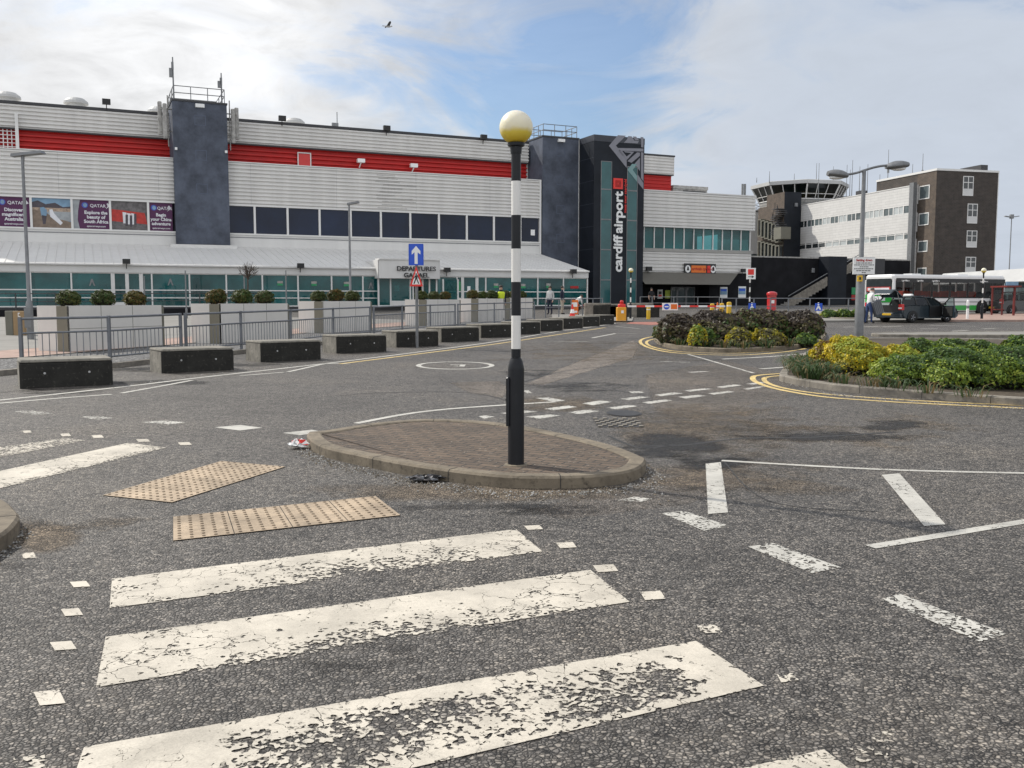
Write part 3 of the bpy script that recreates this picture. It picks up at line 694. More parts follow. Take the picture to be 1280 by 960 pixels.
# lattice and post at the far left, red access door, cameras
sl0, sl1 = W(-40, 170, DS + 2.9)[0], W(20, 170, DS + 2.9)[0]
mb = MB(); x = sl0
while x < sl1: mb.box(x, x + .07, DS + 2.82, DS + 2.88, zLW + .1, zRT - .13); x += .3
zc = zLW + .25
while zc < zRT - .2: mb.box(sl0, sl1, DS + 2.78, DS + 2.82, zc, zc + .06); zc += .3
mb.build('lattice_screen', M['trim'], TB)
mb = MB(); s0 = W(21.5, 170, DS + 2.5)[0]; mb.box(s0 - .12, s0 + .12, DS + 2.3, DS + 2.5, zLW + .08, W(21, 142, DS + 2.4)[1]); mb.build('screen_post', M['trim'], TB)
s0, s1 = W(373, 200, DS + 3)[0], W(387.5, 200, DS + 3)[0]
dr = MB().box(s0, s1, DS + 2.93, DS + 2.99, zLW + .1, W(380, 192.5, DS + 3)[1]).build('access_door', M['red_door'], TB)
mb = MB(); zt = W(380, 192, DS + 3)[1]; mb.box(s0 - .09, s0 - .002, DS + 2.9, DS + 2.99, zLW + .1, zt); mb.box(s1 + .002, s1 + .09, DS + 2.9, DS + 2.99, zLW + .1, zt); mb.box(s0 - .09, s1 + .09, DS + 2.9, DS + 2.99, zt + .002, zt + .09); mb.build('door_frame', M['trim'], dr)
for px, py in ((451, 202), (517, 208)):
    s0, z0 = W(px, py, DS + 2.6)
    mb = MB(); mb.box(s0 - .38, s0 + .30, DS + 2.2, DS + 2.6, z0 - .12, z0 + .22); mb.tube((s0, DS + 2.5, z0 - .1), (s0 - .05, DS + 2.97, z0 - .5), .06); mb.build('security_camera', M['sign_white'], TB)
# first floor windows on a regular module
m0, m1 = W(318.5, 275, DS)[0], W(617.5, 288, DS)[0]; MOD = (m1 - m0) / 8
tw0, tw1 = W(220.5, 300, DS - .6)[0], W(288, 306, DS - .6)[0]
def upper_window(sa, sb, mat):
    w = MB(); w.box(sa - .085, sa + .085, DS - .03, DS + .16, zWB + .001, zWT - .001); fr = w.build('window', M['trim'], TB)
    p = MB(); p.quad((sa + .087, DS + .12, zWB + .01), (sb - .087, DS + .12, zWB + .01), (sb - .087, DS + .12, zWT - .01), (sa + .087, DS + .12, zWT - .01)); p.build('pane', mat, fr); return fr
k = -1
while m0 + k * MOD > tw1 - MOD: k -= 1
for i in range(k + 1, 10):
    sa = m0 + i * MOD; sb = min(sa + MOD, sUR - .05)
    if sb - sa < .5: continue
    upper_window(sa, sb, M['navy'])
mb = MB(); s0, z0 = W(666, 291, DS + .1); mb.box(s0 - .22, s0 + .22, DS + .09, DS + .11, z0 - .25, z0 + .3); mb.build('window_notice', M['sign_white'], TB)
# posters in the left windows
mA = [W(x, y, DS)[0] for x, y in ((-10, 280), (39.5, 281), (90.5, 282), (138.5, 284), (186, 286))]; mA.append(tw0 - .1)
M['p_sky'] = pm('poster_print_sky', (.18, .30, .42), .5, var=.2); M['p_hill'] = pm('poster_print_hill', (.06, .05, .06), .5, var=.4); M['p_sand'] = pm('poster_print_sand', (.20, .15, .11), .5, var=.3, vscale=3)
M['p_sea'] = pm('poster_print_sea', (.32, .34, .35), .5, var=.2); M['p_red'] = pm('poster_print_red', (.42, .03, .02), .5, var=.3, vscale=4); M['p_grey'] = pm('poster_print_grey', (.12, .11, .11), .5, var=.5, vscale=3); M['p_white'] = pm('poster_print_white', (.66, .66, .68), .5)
M['p_town'] = pm('poster_print_town', (.36, .27, .2), .5, var=.5, vscale=5); M['p_blue'] = pm('poster_print_blue', (.05, .08, .4), .5)
H = zWT - zWB
def flat(px_, mat, parent, name, d): return MB().poly([(a, d, z) for a, z in px_]).build(name, mat, parent)
for i in range(5):
    sa, sb = mA[i], mA[i + 1]; fr = MB().box(sa - .085, sa + .085, DS - .03, DS + .16, zWB + .001, zWT - .001).build('window', M['trim'], TB)
    x = lambda u: sa + .087 + (sb - sa - .174) * u
    zz = lambda v: zWB + .01 + (H - .02) * v
    rect = lambda u0, u1, v0, v1: [(x(u0), zz(v0)), (x(u1), zz(v0)), (x(u1), zz(v1)), (x(u0), zz(v1))]
    if i in (0, 2, 4):
        pn = flat(rect(0, 1, 0, 1), M['purple'], fr, 'poster', DS + .12)
        if i == 2:
            flat([(x(0), zz(0)), (x(.17), zz(0)), (x(.12), zz(.3)), (x(.14), zz(.62)), (x(.2), zz(1)), (x(0), zz(1))], M['p_sea'], fr, 'poster_photo', DS + .115)
        body = {0: 'Discover\nmagnificent\nAustralia', 2: 'Explore the\nbeauty of\nSouth Africa', 4: 'Begin\nyour China\nadventure'}[i]
        cx = {0: .56, 2: .63, 4: .5}[i]
        o = (x(cx), DS + .105, zz(.52)); text('poster_lettering', body, H * .155, M['p_white'], fr, o, (1, 0, 0), (0, 0, 1), .004, .012, 'CENTER')
        text('poster_lettering', 'QATAR', H * .15, M['p_white'], fr, (x(cx - .16), DS + .105, zz(.76)), (1, 0, 0), (0, 0, 1), .004, .004, 'LEFT')
        text('poster_lettering', 'qatarairways.com', H * .085, M['p_white'], fr, (x(cx), DS + .105, zz(.07)), (1, 0, 0), (0, 0, 1), .004, .003, 'CENTER')
        c = (x(cx - .3), zz(.82)); e = MB(); e.poly([(c[0] + H * .1 * math.cos(t), DS + .112, c[1] + H * .1 * math.sin(t)) for t in [q * .39 for q in range(16)]]); e.build('poster_emblem', M['p_blue'], fr)
        e = MB(); e.poly([(c[0] + .02 + H * .06 * math.cos(t), DS + .108, c[1] + H * .07 * math.sin(t)) for t in [q * .39 for q in range(16)]]); e.build('poster_emblem', M['p_sky'], fr)
        c = (x(cx + .3), zz(.81)); e = MB(); e.extrude([(c[0] - .05, DS + .105, c[1] - .25), (c[0] + .12, DS + .105, c[1] - .1), (c[0] + .3, DS + .105, c[1] - .02), (c[0] + .12, DS + .105, c[1] + .25), (c[0] + .02, DS + .105, c[1] + .18), (c[0] + .1, DS + .105, c[1])], (0, -.004, 0)); e.build('poster_emblem', M['p_white'], fr)
    elif i == 1:
        flat(rect(0, 1, 0, 1), M['p_sky'], fr, 'poster_photo', DS + .12)
        flat([(x(0), zz(.55)), (x(1), zz(.5)), (x(1), zz(.75)), (x(.8), zz(.72)), (x(.6), zz(.86)), (x(.35), zz(.8)), (x(.15), zz(.92)), (x(0), zz(.86))], M['p_hill'], fr, 'poster_photo', DS + .116)
        flat(rect(0, 1, .52, .68), M['p_town'], fr, 'poster_photo', DS + .113); flat(rect(.4, 1, .25, .56), M['p_sea'], fr, 'poster_photo', DS + .11)
        flat([(x(0), zz(0)), (x(1), zz(0)), (x(1), zz(.22)), (x(.55), zz(.34)), (x(.3), zz(.56)), (x(0), zz(.6))], M['p_sand'], fr, 'poster_photo', DS + .107)
        flat([(x(.2), zz(.68)), (x(.23), zz(.40)), (x(.36), zz(.38)), (x(.38), zz(.6)), (x(.3), zz(.7))], M['p_sky'], fr, 'poster_figure', DS + .104); flat([(x(.24), zz(.42)), (x(.26), zz(.12)), (x(.33), zz(.12)), (x(.37), zz(.4))], M['p_hill'], fr, 'poster_figure', DS + .102)
        flat([(x(.44), zz(.62)), (x(.46), zz(.38)), (x(.72), zz(.1)), (x(.78), zz(.18)), (x(.56), zz(.5)), (x(.52), zz(.64))], M['p_white'], fr, 'poster_figure', DS + .104)
    else:
        flat(rect(0, 1, 0, 1), M['p_grey'], fr, 'poster_photo', DS + .12); flat([(x(0), zz(.3)), (x(1), zz(.22)), (x(.93), zz(.62)), (x(0), zz(.72))], M['p_red'], fr, 'poster_photo', DS + .116)
        for u, v in ((.36, .45), (.48, .42), (.6, .42)): flat([(x(u - .05), zz(v + .18)), (x(u - .04), zz(v - .22)), (x(u + .05), zz(v - .22)), (x(u + .06), zz(v + .16))], M['p_white'], fr, 'poster_figure', DS + .112)
        for u, v in ((.42, .3), (.54, .28), (.66, .34)): flat([(x(u - .03), zz(v + .24)), (x(u - .04), zz(v - .16)), (x(u + .03), zz(v - .16)), (x(u + .04), zz(v + .24))], M['p_hill'], fr, 'poster_figure', DS + .109)
# sloping canopy
mb = MB(); ov = .3; zk = zEave - (zTopLean - zEave) * ov / DS
mb.quad((SL, -ov, zk), (sC, -ov, zk), (sC, DS, zTopLean), (SL, DS, zTopLean)); mb.quad((SL, -ov, zk - .1), (sC, -ov, zk - .1), (sC, DS, zTopLean - .1), (SL, DS, zTopLean - .1)); mb.quad((SL, -ov, zk - .1), (sC, -ov, zk - .1), (sC, -ov, zk), (SL, -ov, zk)); mb.quad((sC, -ov, zk - .1), (sC, DS, zTopLean - .1), (sC, DS, zTopLean), (sC, -ov, zk)); mb.build('canopy_roof', M['render'], TB)
mb = MB(); x = SL + .2; sn = (zTopLean - zEave) / DS
while x < sC:
    mb.extrude([(x, -ov, zk + .003), (x + .035, -ov, zk + .003), (x + .03, -ov, zk + .035), (x, -ov, zk + .035)], (0, DS + ov - .05, sn * (DS + ov - .05))); x += .62
mb.build('standing_seams', M['trim'], TB)
mb = MB(); mb.box(SL, sC - .02, -.12, .25, zGT + .01, zk - .101); mb.box(sC - .3, sC - .02, .25, DS, FL - .2, FL + .1); mb.build('canopy_fascia', M['render'], TB)
mb = MB(); mb.extrude([(sC - .10, .26, zGT), (sC - .10, DS, zGT), (sC - .10, DS, zTopLean - .12), (sC - .10, .26, zEave - .12)], (.07, 0, 0)); mb.build('canopy_gable', M['render'], TB)
mb = MB(); mb.box(SL, sC, -.05, .3, gz(70) - .6, FL - .02); mb.box(SL, sC, -.02, DS, FL - .1, FL - .021); mb.build('plinth', M['coping'], TB)
mb = MB(); mb.quad((SL, .3, FL), (sC - .2, .3, FL), (sC - .2, DS - .1, FL), (SL, DS - .1, FL)); mb.build('hall_floor', M['interior_floor'], TB)
mb = MB(); mb.quad((SL, DS - .12, FL), (sC - .2, DS - .12, FL), (sC - .2, DS - .12, zGT + 1.4), (SL, DS - .12, zGT + 1.4)); mb.build('hall_wall', M['interior'], TB)
mb = MB()
for i in range(46):
    x = SL + 3 + i * (sC - SL - 6) / 46 + random.uniform(-.6, .6); w = random.uniform(.3, 1.3); dpt = random.uniform(2.2, 7.5); mb.rbox(x, x + w, dpt, dpt + .6, FL, FL + random.choice((.9, 1.1, 1.7, 2.2)), .04)
mb.build('hall_fittings', M['dark_int'], TB)
mb = MB(); x = SL + 1
while x < sC - 1: mb.box(x, x + 1.2, 3.6, 3.9, zGT + .25, zGT + .30); x += 6.3
mb.build('hall_ceiling_lights', M['lit'], TB)
# ground floor glazing: bays between mullions
BX = [-110, -62, -12, 38.5, 89.5, 140, 178, 190, 237, 283, 328, 372.5, 414.5, 453.5, 474, 549, 571, 577, 597, 607, 640, 672, 704, 733.5]
ss = [W(x, 360)[0] for x in BX]; ss[0] = SL
pc = (ss[14] + ss[15]) / 2
for a, b, i in zip(ss[:-1], ss[1:], range(99)):
    if i == 14: continue
    door = i in (5, 17)
    fw = .055
    w = MB(); w.box(a - fw, a + fw, -.06, .1, FL, zGT + .01); 
    w.box(a + fw, b - fw, -.03, .08, FL, FL + .09); w.box(a + fw, b - fw, -.03, .08, zGT - .06, zGT + .01)
    w.box(a + fw, b - fw, -.04, .08, zG1 - .04, zG1 + .04)
    if not door: w.box(a + fw, b - fw, -.04, .08, zG2 - .035, zG2 + .035)
    else:
        w.box(a + fw, a + .2, -.05, .08, FL + .09, zGT - .06); w.box(b - .2, b - fw, -.05, .08, FL + .09, zGT - .06)
        if i == 5: m_ = (a + b) / 2; w.box(m_ - .12, m_ + .12, -.05, .08, FL + .09, zGT - .06)
        w.box(a + .2, b - .2, -.045, .08, FL + .09, FL + .35)
    fr = w.build('entrance_door' if door else 'ground_window', M['trim'], TB)
    p = MB(); p.quad((a + fw, .03, FL + .09), (b - fw, .03, FL + .09), (b - fw, .03, zGT - .06), (a + fw, .03, zGT - .06)); p.build('pane', M['tealglass'], fr)
mb = MB(); mb.box(sC - .12, sC - .02, -.06, .1, FL, zGT); mb.build('corner_post', M['trim'], TB)
# glass return of the end gable
mb = MB(); mb.quad((sC - .07, .12, FL), (sC - .07, DS - .2, FL), (sC - .07, DS - .2, zGT), (sC - .07, .12, zGT)); mb.build('gable_glazing', M['tealpanel'], TB)
# small notices on the glass
def sticker(px, py, w, h, mat, d=-.012): 
    s0, z0 = W(px, py); return MB().box(s0 - w / 2, s0 + w / 2, d, d + .01, z0 - h / 2, z0 + h / 2).build('window_notice', mat, TB)
for px, py in ((350, 354), (392.5, 354.5), (433, 355), (620, 357), (654, 357.5), (685.5, 357)):
    sticker(px, py - 1.2, .42, .2, M['concrete']); sticker(px, py + 1.4, .42, .18, M['sign_green'])
for px, py in ((115, 353), (213, 352.5), (463.5, 357), (561, 357.5)):
    s0, z0 = W(px, py); e = MB(); e.extrude([(s0 - .2, -.012, z0 - .25), (s0 - .12, -.012, z0 - .25), (s0, -.012, z0 + .05), (s0 + .12, -.012, z0 - .25), (s0 + .2, -.012, z0 - .25), (s0 + .05, -.012, z0 + .25), (s0 - .05, -.012, z0 + .25)], (0, .008, 0)); e.build('window_notice', M['steel'], TB)
sticker(572.5, 357.5, .5, .75, M['sign_green']); sticker(586, 361.5, .28, .5, M['sign_white']); sticker(496, 360.5, .4, .45, M['sign_white']); sticker(718, 359, .8, .22, M['sign_red_d'])
# projecting portal with the bilingual sign
p0, p1 = W(473.5, 340, -1.0)[0], W(549.5, 340, -1.0)[0]; zp1 = W(511, 325.2, -1)[1]; zp0 = W(511, 348.2, -1)[1]
mb = MB(); npt = 14; bow = lambda u: -1.0 - .45 * math.sin(math.pi * u)
for i in range(npt):
    u0, u1 = i / npt, (i + 1) / npt; xa, xb = p0 + (p1 - p0) * u0, p0 + (p1 - p0) * u1
    mb.quad((xa, bow(u0), zp0), (xb, bow(u1), zp0), (xb, bow(u1), zp1), (xa, bow(u0), zp1)); mb.quad((xa, bow(u0), zp1), (xb, bow(u1), zp1), (xb, 3.6, zp1), (xa, 3.6, zp1)); mb.quad((xa, bow(u0), zp0), (xb, bow(u1), zp0), (xb, 1.5, zp0), (xa, 1.5, zp0))
    mb.box(xa, xb - .001, min(bow(u0), bow(u1)) - .06, 0, zp1 + .003, zp1 + .12, 1)
mb.box(p0 - .05, p0, -.95, 3.6, zp0, zp1); mb.box(p1, p1 + .05, -.95, 3.6, zp0, zp1); pt = mb.build('entrance_portal', [M['render'], M['trim']], TB)
cx, _ = W(520.5, 337, -1.5); zl = W(520.5, 338.5, -1.5)[1]; hl = 1.0
text('portal_lettering', 'DEPARTURES', .50, M['sign_black'], pt, (cx, -1.52, zl), (1, 0, 0), (0, 0, 1), .03, .01, 'CENTER', 1.12)
text('portal_lettering', 'GADAEL', .50, M['sign_black'], pt, (cx, -1.52, zl - .52), (1, 0, 0), (0, 0, 1), .03, .01, 'CENTER', 1.12)
mb = MB(); ds = [p0 + .1, p0 + 1.1, p0 + 2.75, p0 + 3.0, p0 + 4.4, p0 + 5.6, p0 + 6.9, p1 - 1.3, p1 - .1]
fl2 = FL
for i, x in enumerate(ds): mb.box(x - .06, x + .06, -.55, -.4, fl2, zp0 - .001)
mb.box(p0 + .1, p1 - .1, -.54, -.41, fl2 + .0, fl2 + .1); mb.box(ds[1], ds[2], -.53, -.42, fl2 + .1, fl2 + .45); fr = mb.build('portal_door', M['trim'], TB)
mb = MB()
for a, b, i in zip(ds[:-1], ds[1:], range(9)):
    if i not in (3, 4): mb.quad((a + .06, -.47, fl2 + .1), (b - .06, -.47, fl2 + .1), (b - .06, -.47, zp0 - .01), (a + .06, -.47, zp0 - .01))
mb.build('pane', M['tealglass'], fr)
mb = MB(); mb.quad((p0, 2.5, fl2), (p1, 2.5, fl2), (p1, 2.5, zp0), (p0, 2.5, zp0)); mb.build('lobby_wall', M['dark_int'], TB)
# floodlights: on the canopy edge and along the roof
def flood(parent, x, y, z, s=1.0, name='floodlight'):
    m_ = MB(); m_.box(x - .3 * s, x + .3 * s, y - .28 * s, y + .02, z, z + .42 * s); m_.tube((x, y + .05, z - .4 * s), (x, y + .02, z + .1), .035 * s); return m_.build(name, M['black_plastic'], parent)
for px, py in ((158, 330), (375.5, 335), (558.5, 340)): x, z = W(px, py, -.35); flood(TB, x, -.35, z, .85)
x, z = W(716, 342, -.35); flood(TB, x, -.35, z, .9)
for px, py in ((133, 131), (352.5, 151.5), (483, 163.5), (604, 174.5)): x, z = W(px, py, DS + 2.5); flood(TB, x, DS + 2.5, z, 1.05)
for px, py, w in ((9, 124, 1.7), (95, 131, 1.6), (198, 142, 1.5), (368, 156, 1.6)):
    x, z = W(px, py, DS + 7); mb = MB(); mb.lathe([(w * .45, zRF - z - 1), (w * .45, 0), (w * .62, .05), (w * .6, .25), (w * .42, .5), (w * .15, .62)], (x, DS + 7, z), 20); mb.build('roof_vent', M['roof_grey'], TB)
x, z = W(421.5, 158, DS + 5); mb = MB(); mb.tube((x, DS + 5, z), (x, DS + 5, W(421, 140, DS + 5)[1]), .04); mb.box(x - .5, x + .1, DS + 4.9, DS + 5.1, zRF, z + .3); mb.build('roof_antenna', M['steel'], TB)
# stair tower standing proud of the wall
tz1 = W(250, 128.5, DS - .6)[1]; tz0 = W(255, 305.5, DS - .6)[1]
def tower(x0, x1, y0, y1, z0, z1, hatches, parent):
    m_ = MB(); m_.box(x0, x1, y0, y1, z0, z1); t = m_.build('stair_tower', M['blue'], parent)
    m_ = MB(); m_.box(x0 - .06, x1 + .06, y0 - .06, y1, z1 + .002, z1 + .14); m_.build('coping', M['coping'], t)
    xm = (x0 + x1) / 2
    for zc in hatches:
        f = MB(); w = .45; f.box(xm - w, xm + w, y0 - .012, y0 - .002, zc - .42, zc - .36); f.box(xm - w, xm + w, y0 - .012, y0 - .002, zc + .36, zc + .42); f.box(xm - w, xm - w + .06, y0 - .012, y0 - .002, zc - .36, zc + .36); f.box(xm + w - .06, xm + w, y0 - .012, y0 - .002, zc - .36, zc + .36); f.build('hatch', M['blue_d'], t)
    h = z1 + .15; r = MB()
    pts = [(x0 + .15, y0 + .15), (x1 - .15, y0 + .15), (x1 - .15, y1 - .3), (x0 + .15, y1 - .3)]
    for i in range(4):
        a, b = pts[i], pts[(i + 1) % 4]
        for k in (.55, 1.1): r.tube((*a, h + k), (*b, h + k), .035, n=6)
        for q in range(3): p_ = (a[0] + (b[0] - a[0]) * q / 3, a[1] + (b[1] - a[1]) * q / 3); r.tube((*p_, h), (*p_, h + 1.1), .035, n=6)
    r.build('roof_railing', M['steel'], t); l = MB(); l.box(xm - .35, xm + .35, y0 - .25, y0 - .01, z1 - .4, z1 - .12); l.build('floodlight', M['sign_white'], t); return t
hz = [W(251, y, DS - .6)[1] for y in (150.5, 194, 236, 278)]
t1 = tower(tw0, tw1, DS - .6, DS + 5, tz0, tz1, hz, TB)
mb = MB(); mb.box(tw0 - .5, tw1 + .5, DS - 1.0, DS - .5, tz0 - .35, tz0 - .05); mb.build('flashing', M['render'], t1)
an = MB()
for x, hh, yy in ((tw0 + .2, 3.6, DS), (tw1 - .3, 2.7, DS)):
    an.tube((x, yy, tz1), (x, yy, tz1 + hh), .07, .05); an.box(x - .12, x + .06, yy - .1, yy + .1, tz1 + hh - 1.0, tz1 + hh - .4); an.box(x - .3, x - .05, yy - .1, yy + .1, tz1 + hh * .55, tz1 + hh * .75)
an.build('antenna_mast', M['steel_dark'], t1)
for sx, x in ((-1, tw0), (1, tw1)):
    p = MB()
    for k in range(2): xx = x + sx * (.55 + .35 * k); p.rbox(xx - .16, xx + .16, DS - .3 + .4 * k, DS + .0 + .4 * k, tz1 - 3.0 + .35 * k, tz1 - .2 + .2 * k, .05); p.tube((x, DS, tz1 - .6), (xx, DS, tz1 - .6), .05); p.tube((x, DS, tz1 - 2.4), (xx, DS, tz1 - 2.4), .05)
    p.tube((x + sx * .3, DS, tz1 - 3.6), (x + sx * .3, DS, tz1 + .5), .05); p.build('antenna_panel', M['concrete'], t1)
for x in (tw0 + .1, tw1 - .25): zl_ = W(250, 189.5, DS - .6)[1]; MB().box(x, x + .18, DS - .8, DS - .61, zl_, zl_ + .2).build('lamp', M['sign_white'], t1)
# second stair tower at the right-hand end
u0, u1 = W(678, 250, DS)[0], W(723, 250, DS)[0]; uz = W(700, 172.5, DS)[1]
u0 = max(u0, sUR + .13)
tower(u0, u1, DS, DS + 3.6, 0, uz, [W(701, y, DS)[1] for y in (190, 226, 262, 298)], TB)
mb = MB(); mb.box(u1 + .001, u1 + .12, DS - .05, DS + .2, 0, uz); mb.build('downpipe', M['trim'], TB)

# ------------------------------------------------------------------ dark sign tower
DT = DS - 3.0
ST = broot('sign_tower', 'tall dark slate tower with two green glass strips and white upright airport lettering', 'sign tower')
a0, a1 = W(742, 270, DT)[0], W(804.5, 270, DT)[0]; zt = W(773, 170.5, DT)[1]
mb = MB(); mb.box(a0, a1, DT, DT + 9, 0, zt - .6); mb.build('tower_wall', M['slate'], ST)
mb = MB(); mb.box(a0 - .02, a1 + .02, DT - .02, DT + 9, zt - .595, zt); mb.build('parapet', M['slate2'], ST)
mb = MB()
for k in range(1, 8): z_ = zt * k / 8; mb.box(a0 - .006, a0 - .001, DT + .02, DT + 8.9, z_, z_ + .05)
mb.build('panel_joints', M['slate2'], ST)
def Wt(px, py): return W(px, py, DT)
for x0, x1, ytop in ((750.3, 764, 202.5), (783, 796, 207)):
    xa, xb = Wt(x0, 290)[0], Wt(x1, 290)[0]; zs = [Wt(773, y)[1] for y in (ytop, 237.5, 275, 312.5, 350)] + [FL]
    for z1_, z0_ in zip(zs[:-1], zs[1:]):
        f = MB(); e = .06
        f.box(xa, xb, DT - .05, DT - .004, z0_, z0_ + e); f.box(xa, xb, DT - .05, DT - .004, z1_ - e, z1_ - .002); f.box(xa, xa + e, DT - .05, DT - .004, z0_ + e, z1_ - e); f.box(xb - e, xb, DT - .05, DT - .004, z0_ + e, z1_ - e); fr = f.build('window', M['steel_dark'], ST)
        MB().quad((xa + e, DT - .02, z0_ + e), (xb - e, DT - .02, z0_ + e), (xb - e, DT - .02, z1_ - e), (xa + e, DT - .02, z1_ - e)).build('pane', M['tealpanel'], fr)
def zoomp(pts): return [Wt(740 + x / 8, 155 + y / 8) for x, y in pts]
chev = [[(258, 112), (338, 118), (238, 216), (345, 352), (345, 440), (168, 218)], [(360, 121), (396, 124), (420, 166), (468, 172), (455, 194), (318, 188), (352, 150)], [(405, 124), (440, 127), (470, 164), (432, 162)], [(482, 130), (513, 133), (513, 236), (490, 232), (490, 150)],
        [(248, 240), (513, 246), (513, 276), (290, 268)], [(262, 262), (300, 268), (345, 326), (392, 290), (330, 284), (318, 272), (420, 278), (345, 362)], [(352, 372), (450, 284), (478, 286), (478, 318), (394, 388)],
        [(488, 282), (513, 284), (513, 575), (488, 540)], [(425, 396), (478, 338), (478, 470), (452, 440)], [(452, 500), (513, 590), (513, 656), (452, 580)]]
mb = MB()
for c in chev: mb.extrude([(a, DT - .024, z) for a, z in zoomp(c)], (0, -.005, 0))
mb.build('wall_pattern', M['chevron'], ST)
mb = MB(); mb.extrude([(a, DT - .054, z) for a, z in zoomp([(350, 458), (398, 400), (448, 402), (404, 460), (448, 520), (448, 580)])], (0, -.004, 0)); mb.build('glass_pattern', M['tealpale'], ST)
xb_, zb_ = Wt(778.3, 340); ztop = Wt(778, 239.5)[1]
t_ = text('tower_lettering', 'cardiff airport', 1.0, M['sign_white'], ST, (0, 0, 0), (0, 0, 1), (-1, 0, 0), .04, .026, space=.98, word=.7)
def fit(o, x0, x1, z0, z1, y):
    me = o.data; co = np.empty(len(me.vertices) * 3); me.vertices.foreach_get('co', co); co = co.reshape(-1, 3)
    lo, hi = co.min(0), co.max(0)
    co[:, 0] = x0 + (co[:, 0] - lo[0]) / (hi[0] - lo[0]) * (x1 - x0); co[:, 2] = z0 + (co[:, 2] - lo[2]) / (hi[2] - lo[2]) * (z1 - z0); co[:, 1] += y
    me.vertices.foreach_set('co', co.ravel()); me.update()
fit(t_, Wt(766.3, 290)[0], Wt(781.0, 290)[0], zb_, ztop, DT - .06)
q0, q1 = Wt(766.2, 230)[0], Wt(778, 230)[0]; zq0, zq1 = Wt(772, 236.3)[1], Wt(772, 223)[1]
lg = MB().box(q0, q1, DT - .1, DT - .004, zq0, zq1).build('red_emblem', M['sign_red'], ST)
e = MB()
for k in range(3):
    w_ = (q1 - q0) * (.32 - .1 * k); cx, cz = (q0 + q1) / 2, (zq0 + zq1) / 2
    for a in range(4): t0 = R(45 + 90 * a); t1_ = R(135 + 90 * a); r_ = w_ * 1.2; e.tube((cx + r_ * math.cos(t0), DT - .104, cz + r_ * math.sin(t0)), (cx + r_ * math.cos(t1_), DT - .104, cz + r_ * math.sin(t1_)), .035, n=5)
e.build('emblem_lines', M['sign_red_d'], lg)
t_ = text('tower_lettering', 'maes awyr caerdydd', 1.0, M['sign_red'], ST, (0, 0, 0), (0, 0, 1), (-1, 0, 0), .02, .012)
fit(t_, Wt(779.4, 245)[0], Wt(783.4, 245)[0], Wt(780, 266)[1], Wt(780, 224)[1], DT - .09)
x, z = Wt(738, 205); 
# ------------------------------------------------------------------ arrivals wing
DW = DT + 1.2
AW = broot('arrivals_wing', 'lower white ribbed wing with green windows and brown canopy over a dark entrance', 'building')
w0, w1 = a1 + .03, W(944.5, 265, DW)[0]; zA1 = W(870, 241.8, DW)[1]; zA0 = W(870, 284.2, DW)[1]; zA2 = W(870, 311.3, DW)[1]; zA3 = W(870, 340.5, DW)[1]; zA4 = W(870, 356, DW)[1]
mb = MB(); mb.clad(w0, w1, DW, zA0, zA1, .34, .11, groove=.3); mb.clad(w0, w1 - .3, DW + .3, zA3, zA2 - .35, .36, .11, groove=.3); mb.build('cladding', M['clad'], AW)
mb = MB(); mb.box(w0, w1 + .05, DW - .05, DW + .3, zA1 + .002, zA1 + .12); mb.box(w0, w1, DW + .0, DW + .4, zA0 - .1, zA0 - .002); mb.extrude([(w0, DW + .0, zA2 - .05), (w0, DW + .5, zA2), (w0, DW + .5, zA2 - .34), (w0, DW + .28, zA2 - .34)], (w1 - w0 - .1, 0, 0)); mb.build('trim_bands', M['trim'], AW)
mb = MB(); mb.box(w1 - .29, w1, DW + .06, DW + 16, zA0 - .1, zA1); mb.box(w1 - .3, w1 - .05, DW + .5, DW + 16, zA3, zA2); mb.box(w0, w1 - .3, DW + .6, DW + 16, zA1 - .3, zA1 - .02); mb.build('end_wall', M['render'], AW)
wr = W(937, 298, DW + .4)[0]; nW = 12; xs = [w0 - .2 + (wr - w0 + .2) * i / nW for i in range(nW + 1)]
for a, b in zip(xs[:-1], xs[1:]):
    f = MB(); f.box(a - .05, a + .05, DW + .28, DW + .46, zA2 + .002, zA0 - .101); fr = f.build('window', M['trim'], AW)
    MB().quad((a + .05, DW + .4, zA2), (b - .05, DW + .4, zA2), (b - .05, DW + .4, zA0 - .1), (a + .05, DW + .4, zA0 - .1)).build('pane', M['tealglass'], fr)
f = MB(); f.box(wr - .06, wr + .06, DW + .3, DW + .46, zA2, zA0 - .101); f.build('corner_mullion', M['trim'], AW)
MB().quad((wr, DW + .46, zA2), (wr, DW + 6, zA2), (wr, DW + 6, zA0 - .1), (wr, DW + .46, zA0 - .1)).build('end_pane', M['tealglass'], AW)
mb = MB(); mb.quad((w0, DW + 5, zA2), (wr - 3.5, DW + 5, zA2), (wr - 3.5, DW + 5, zA0), (w0, DW + 5, zA0)); mb.quad((w0, DW + .5, zA2 - .01), (wr, DW + .5, zA2 - .01), (wr, DW + 14, zA2 - .01), (w0, DW + 14, zA2 - .01)); mb.quad((w0, DW + .5, zA0), (wr, DW + .5, zA0), (wr, DW + 14, zA0), (w0, DW + 14, zA0)); mb.build('interior_wall', M['interior'], AW)
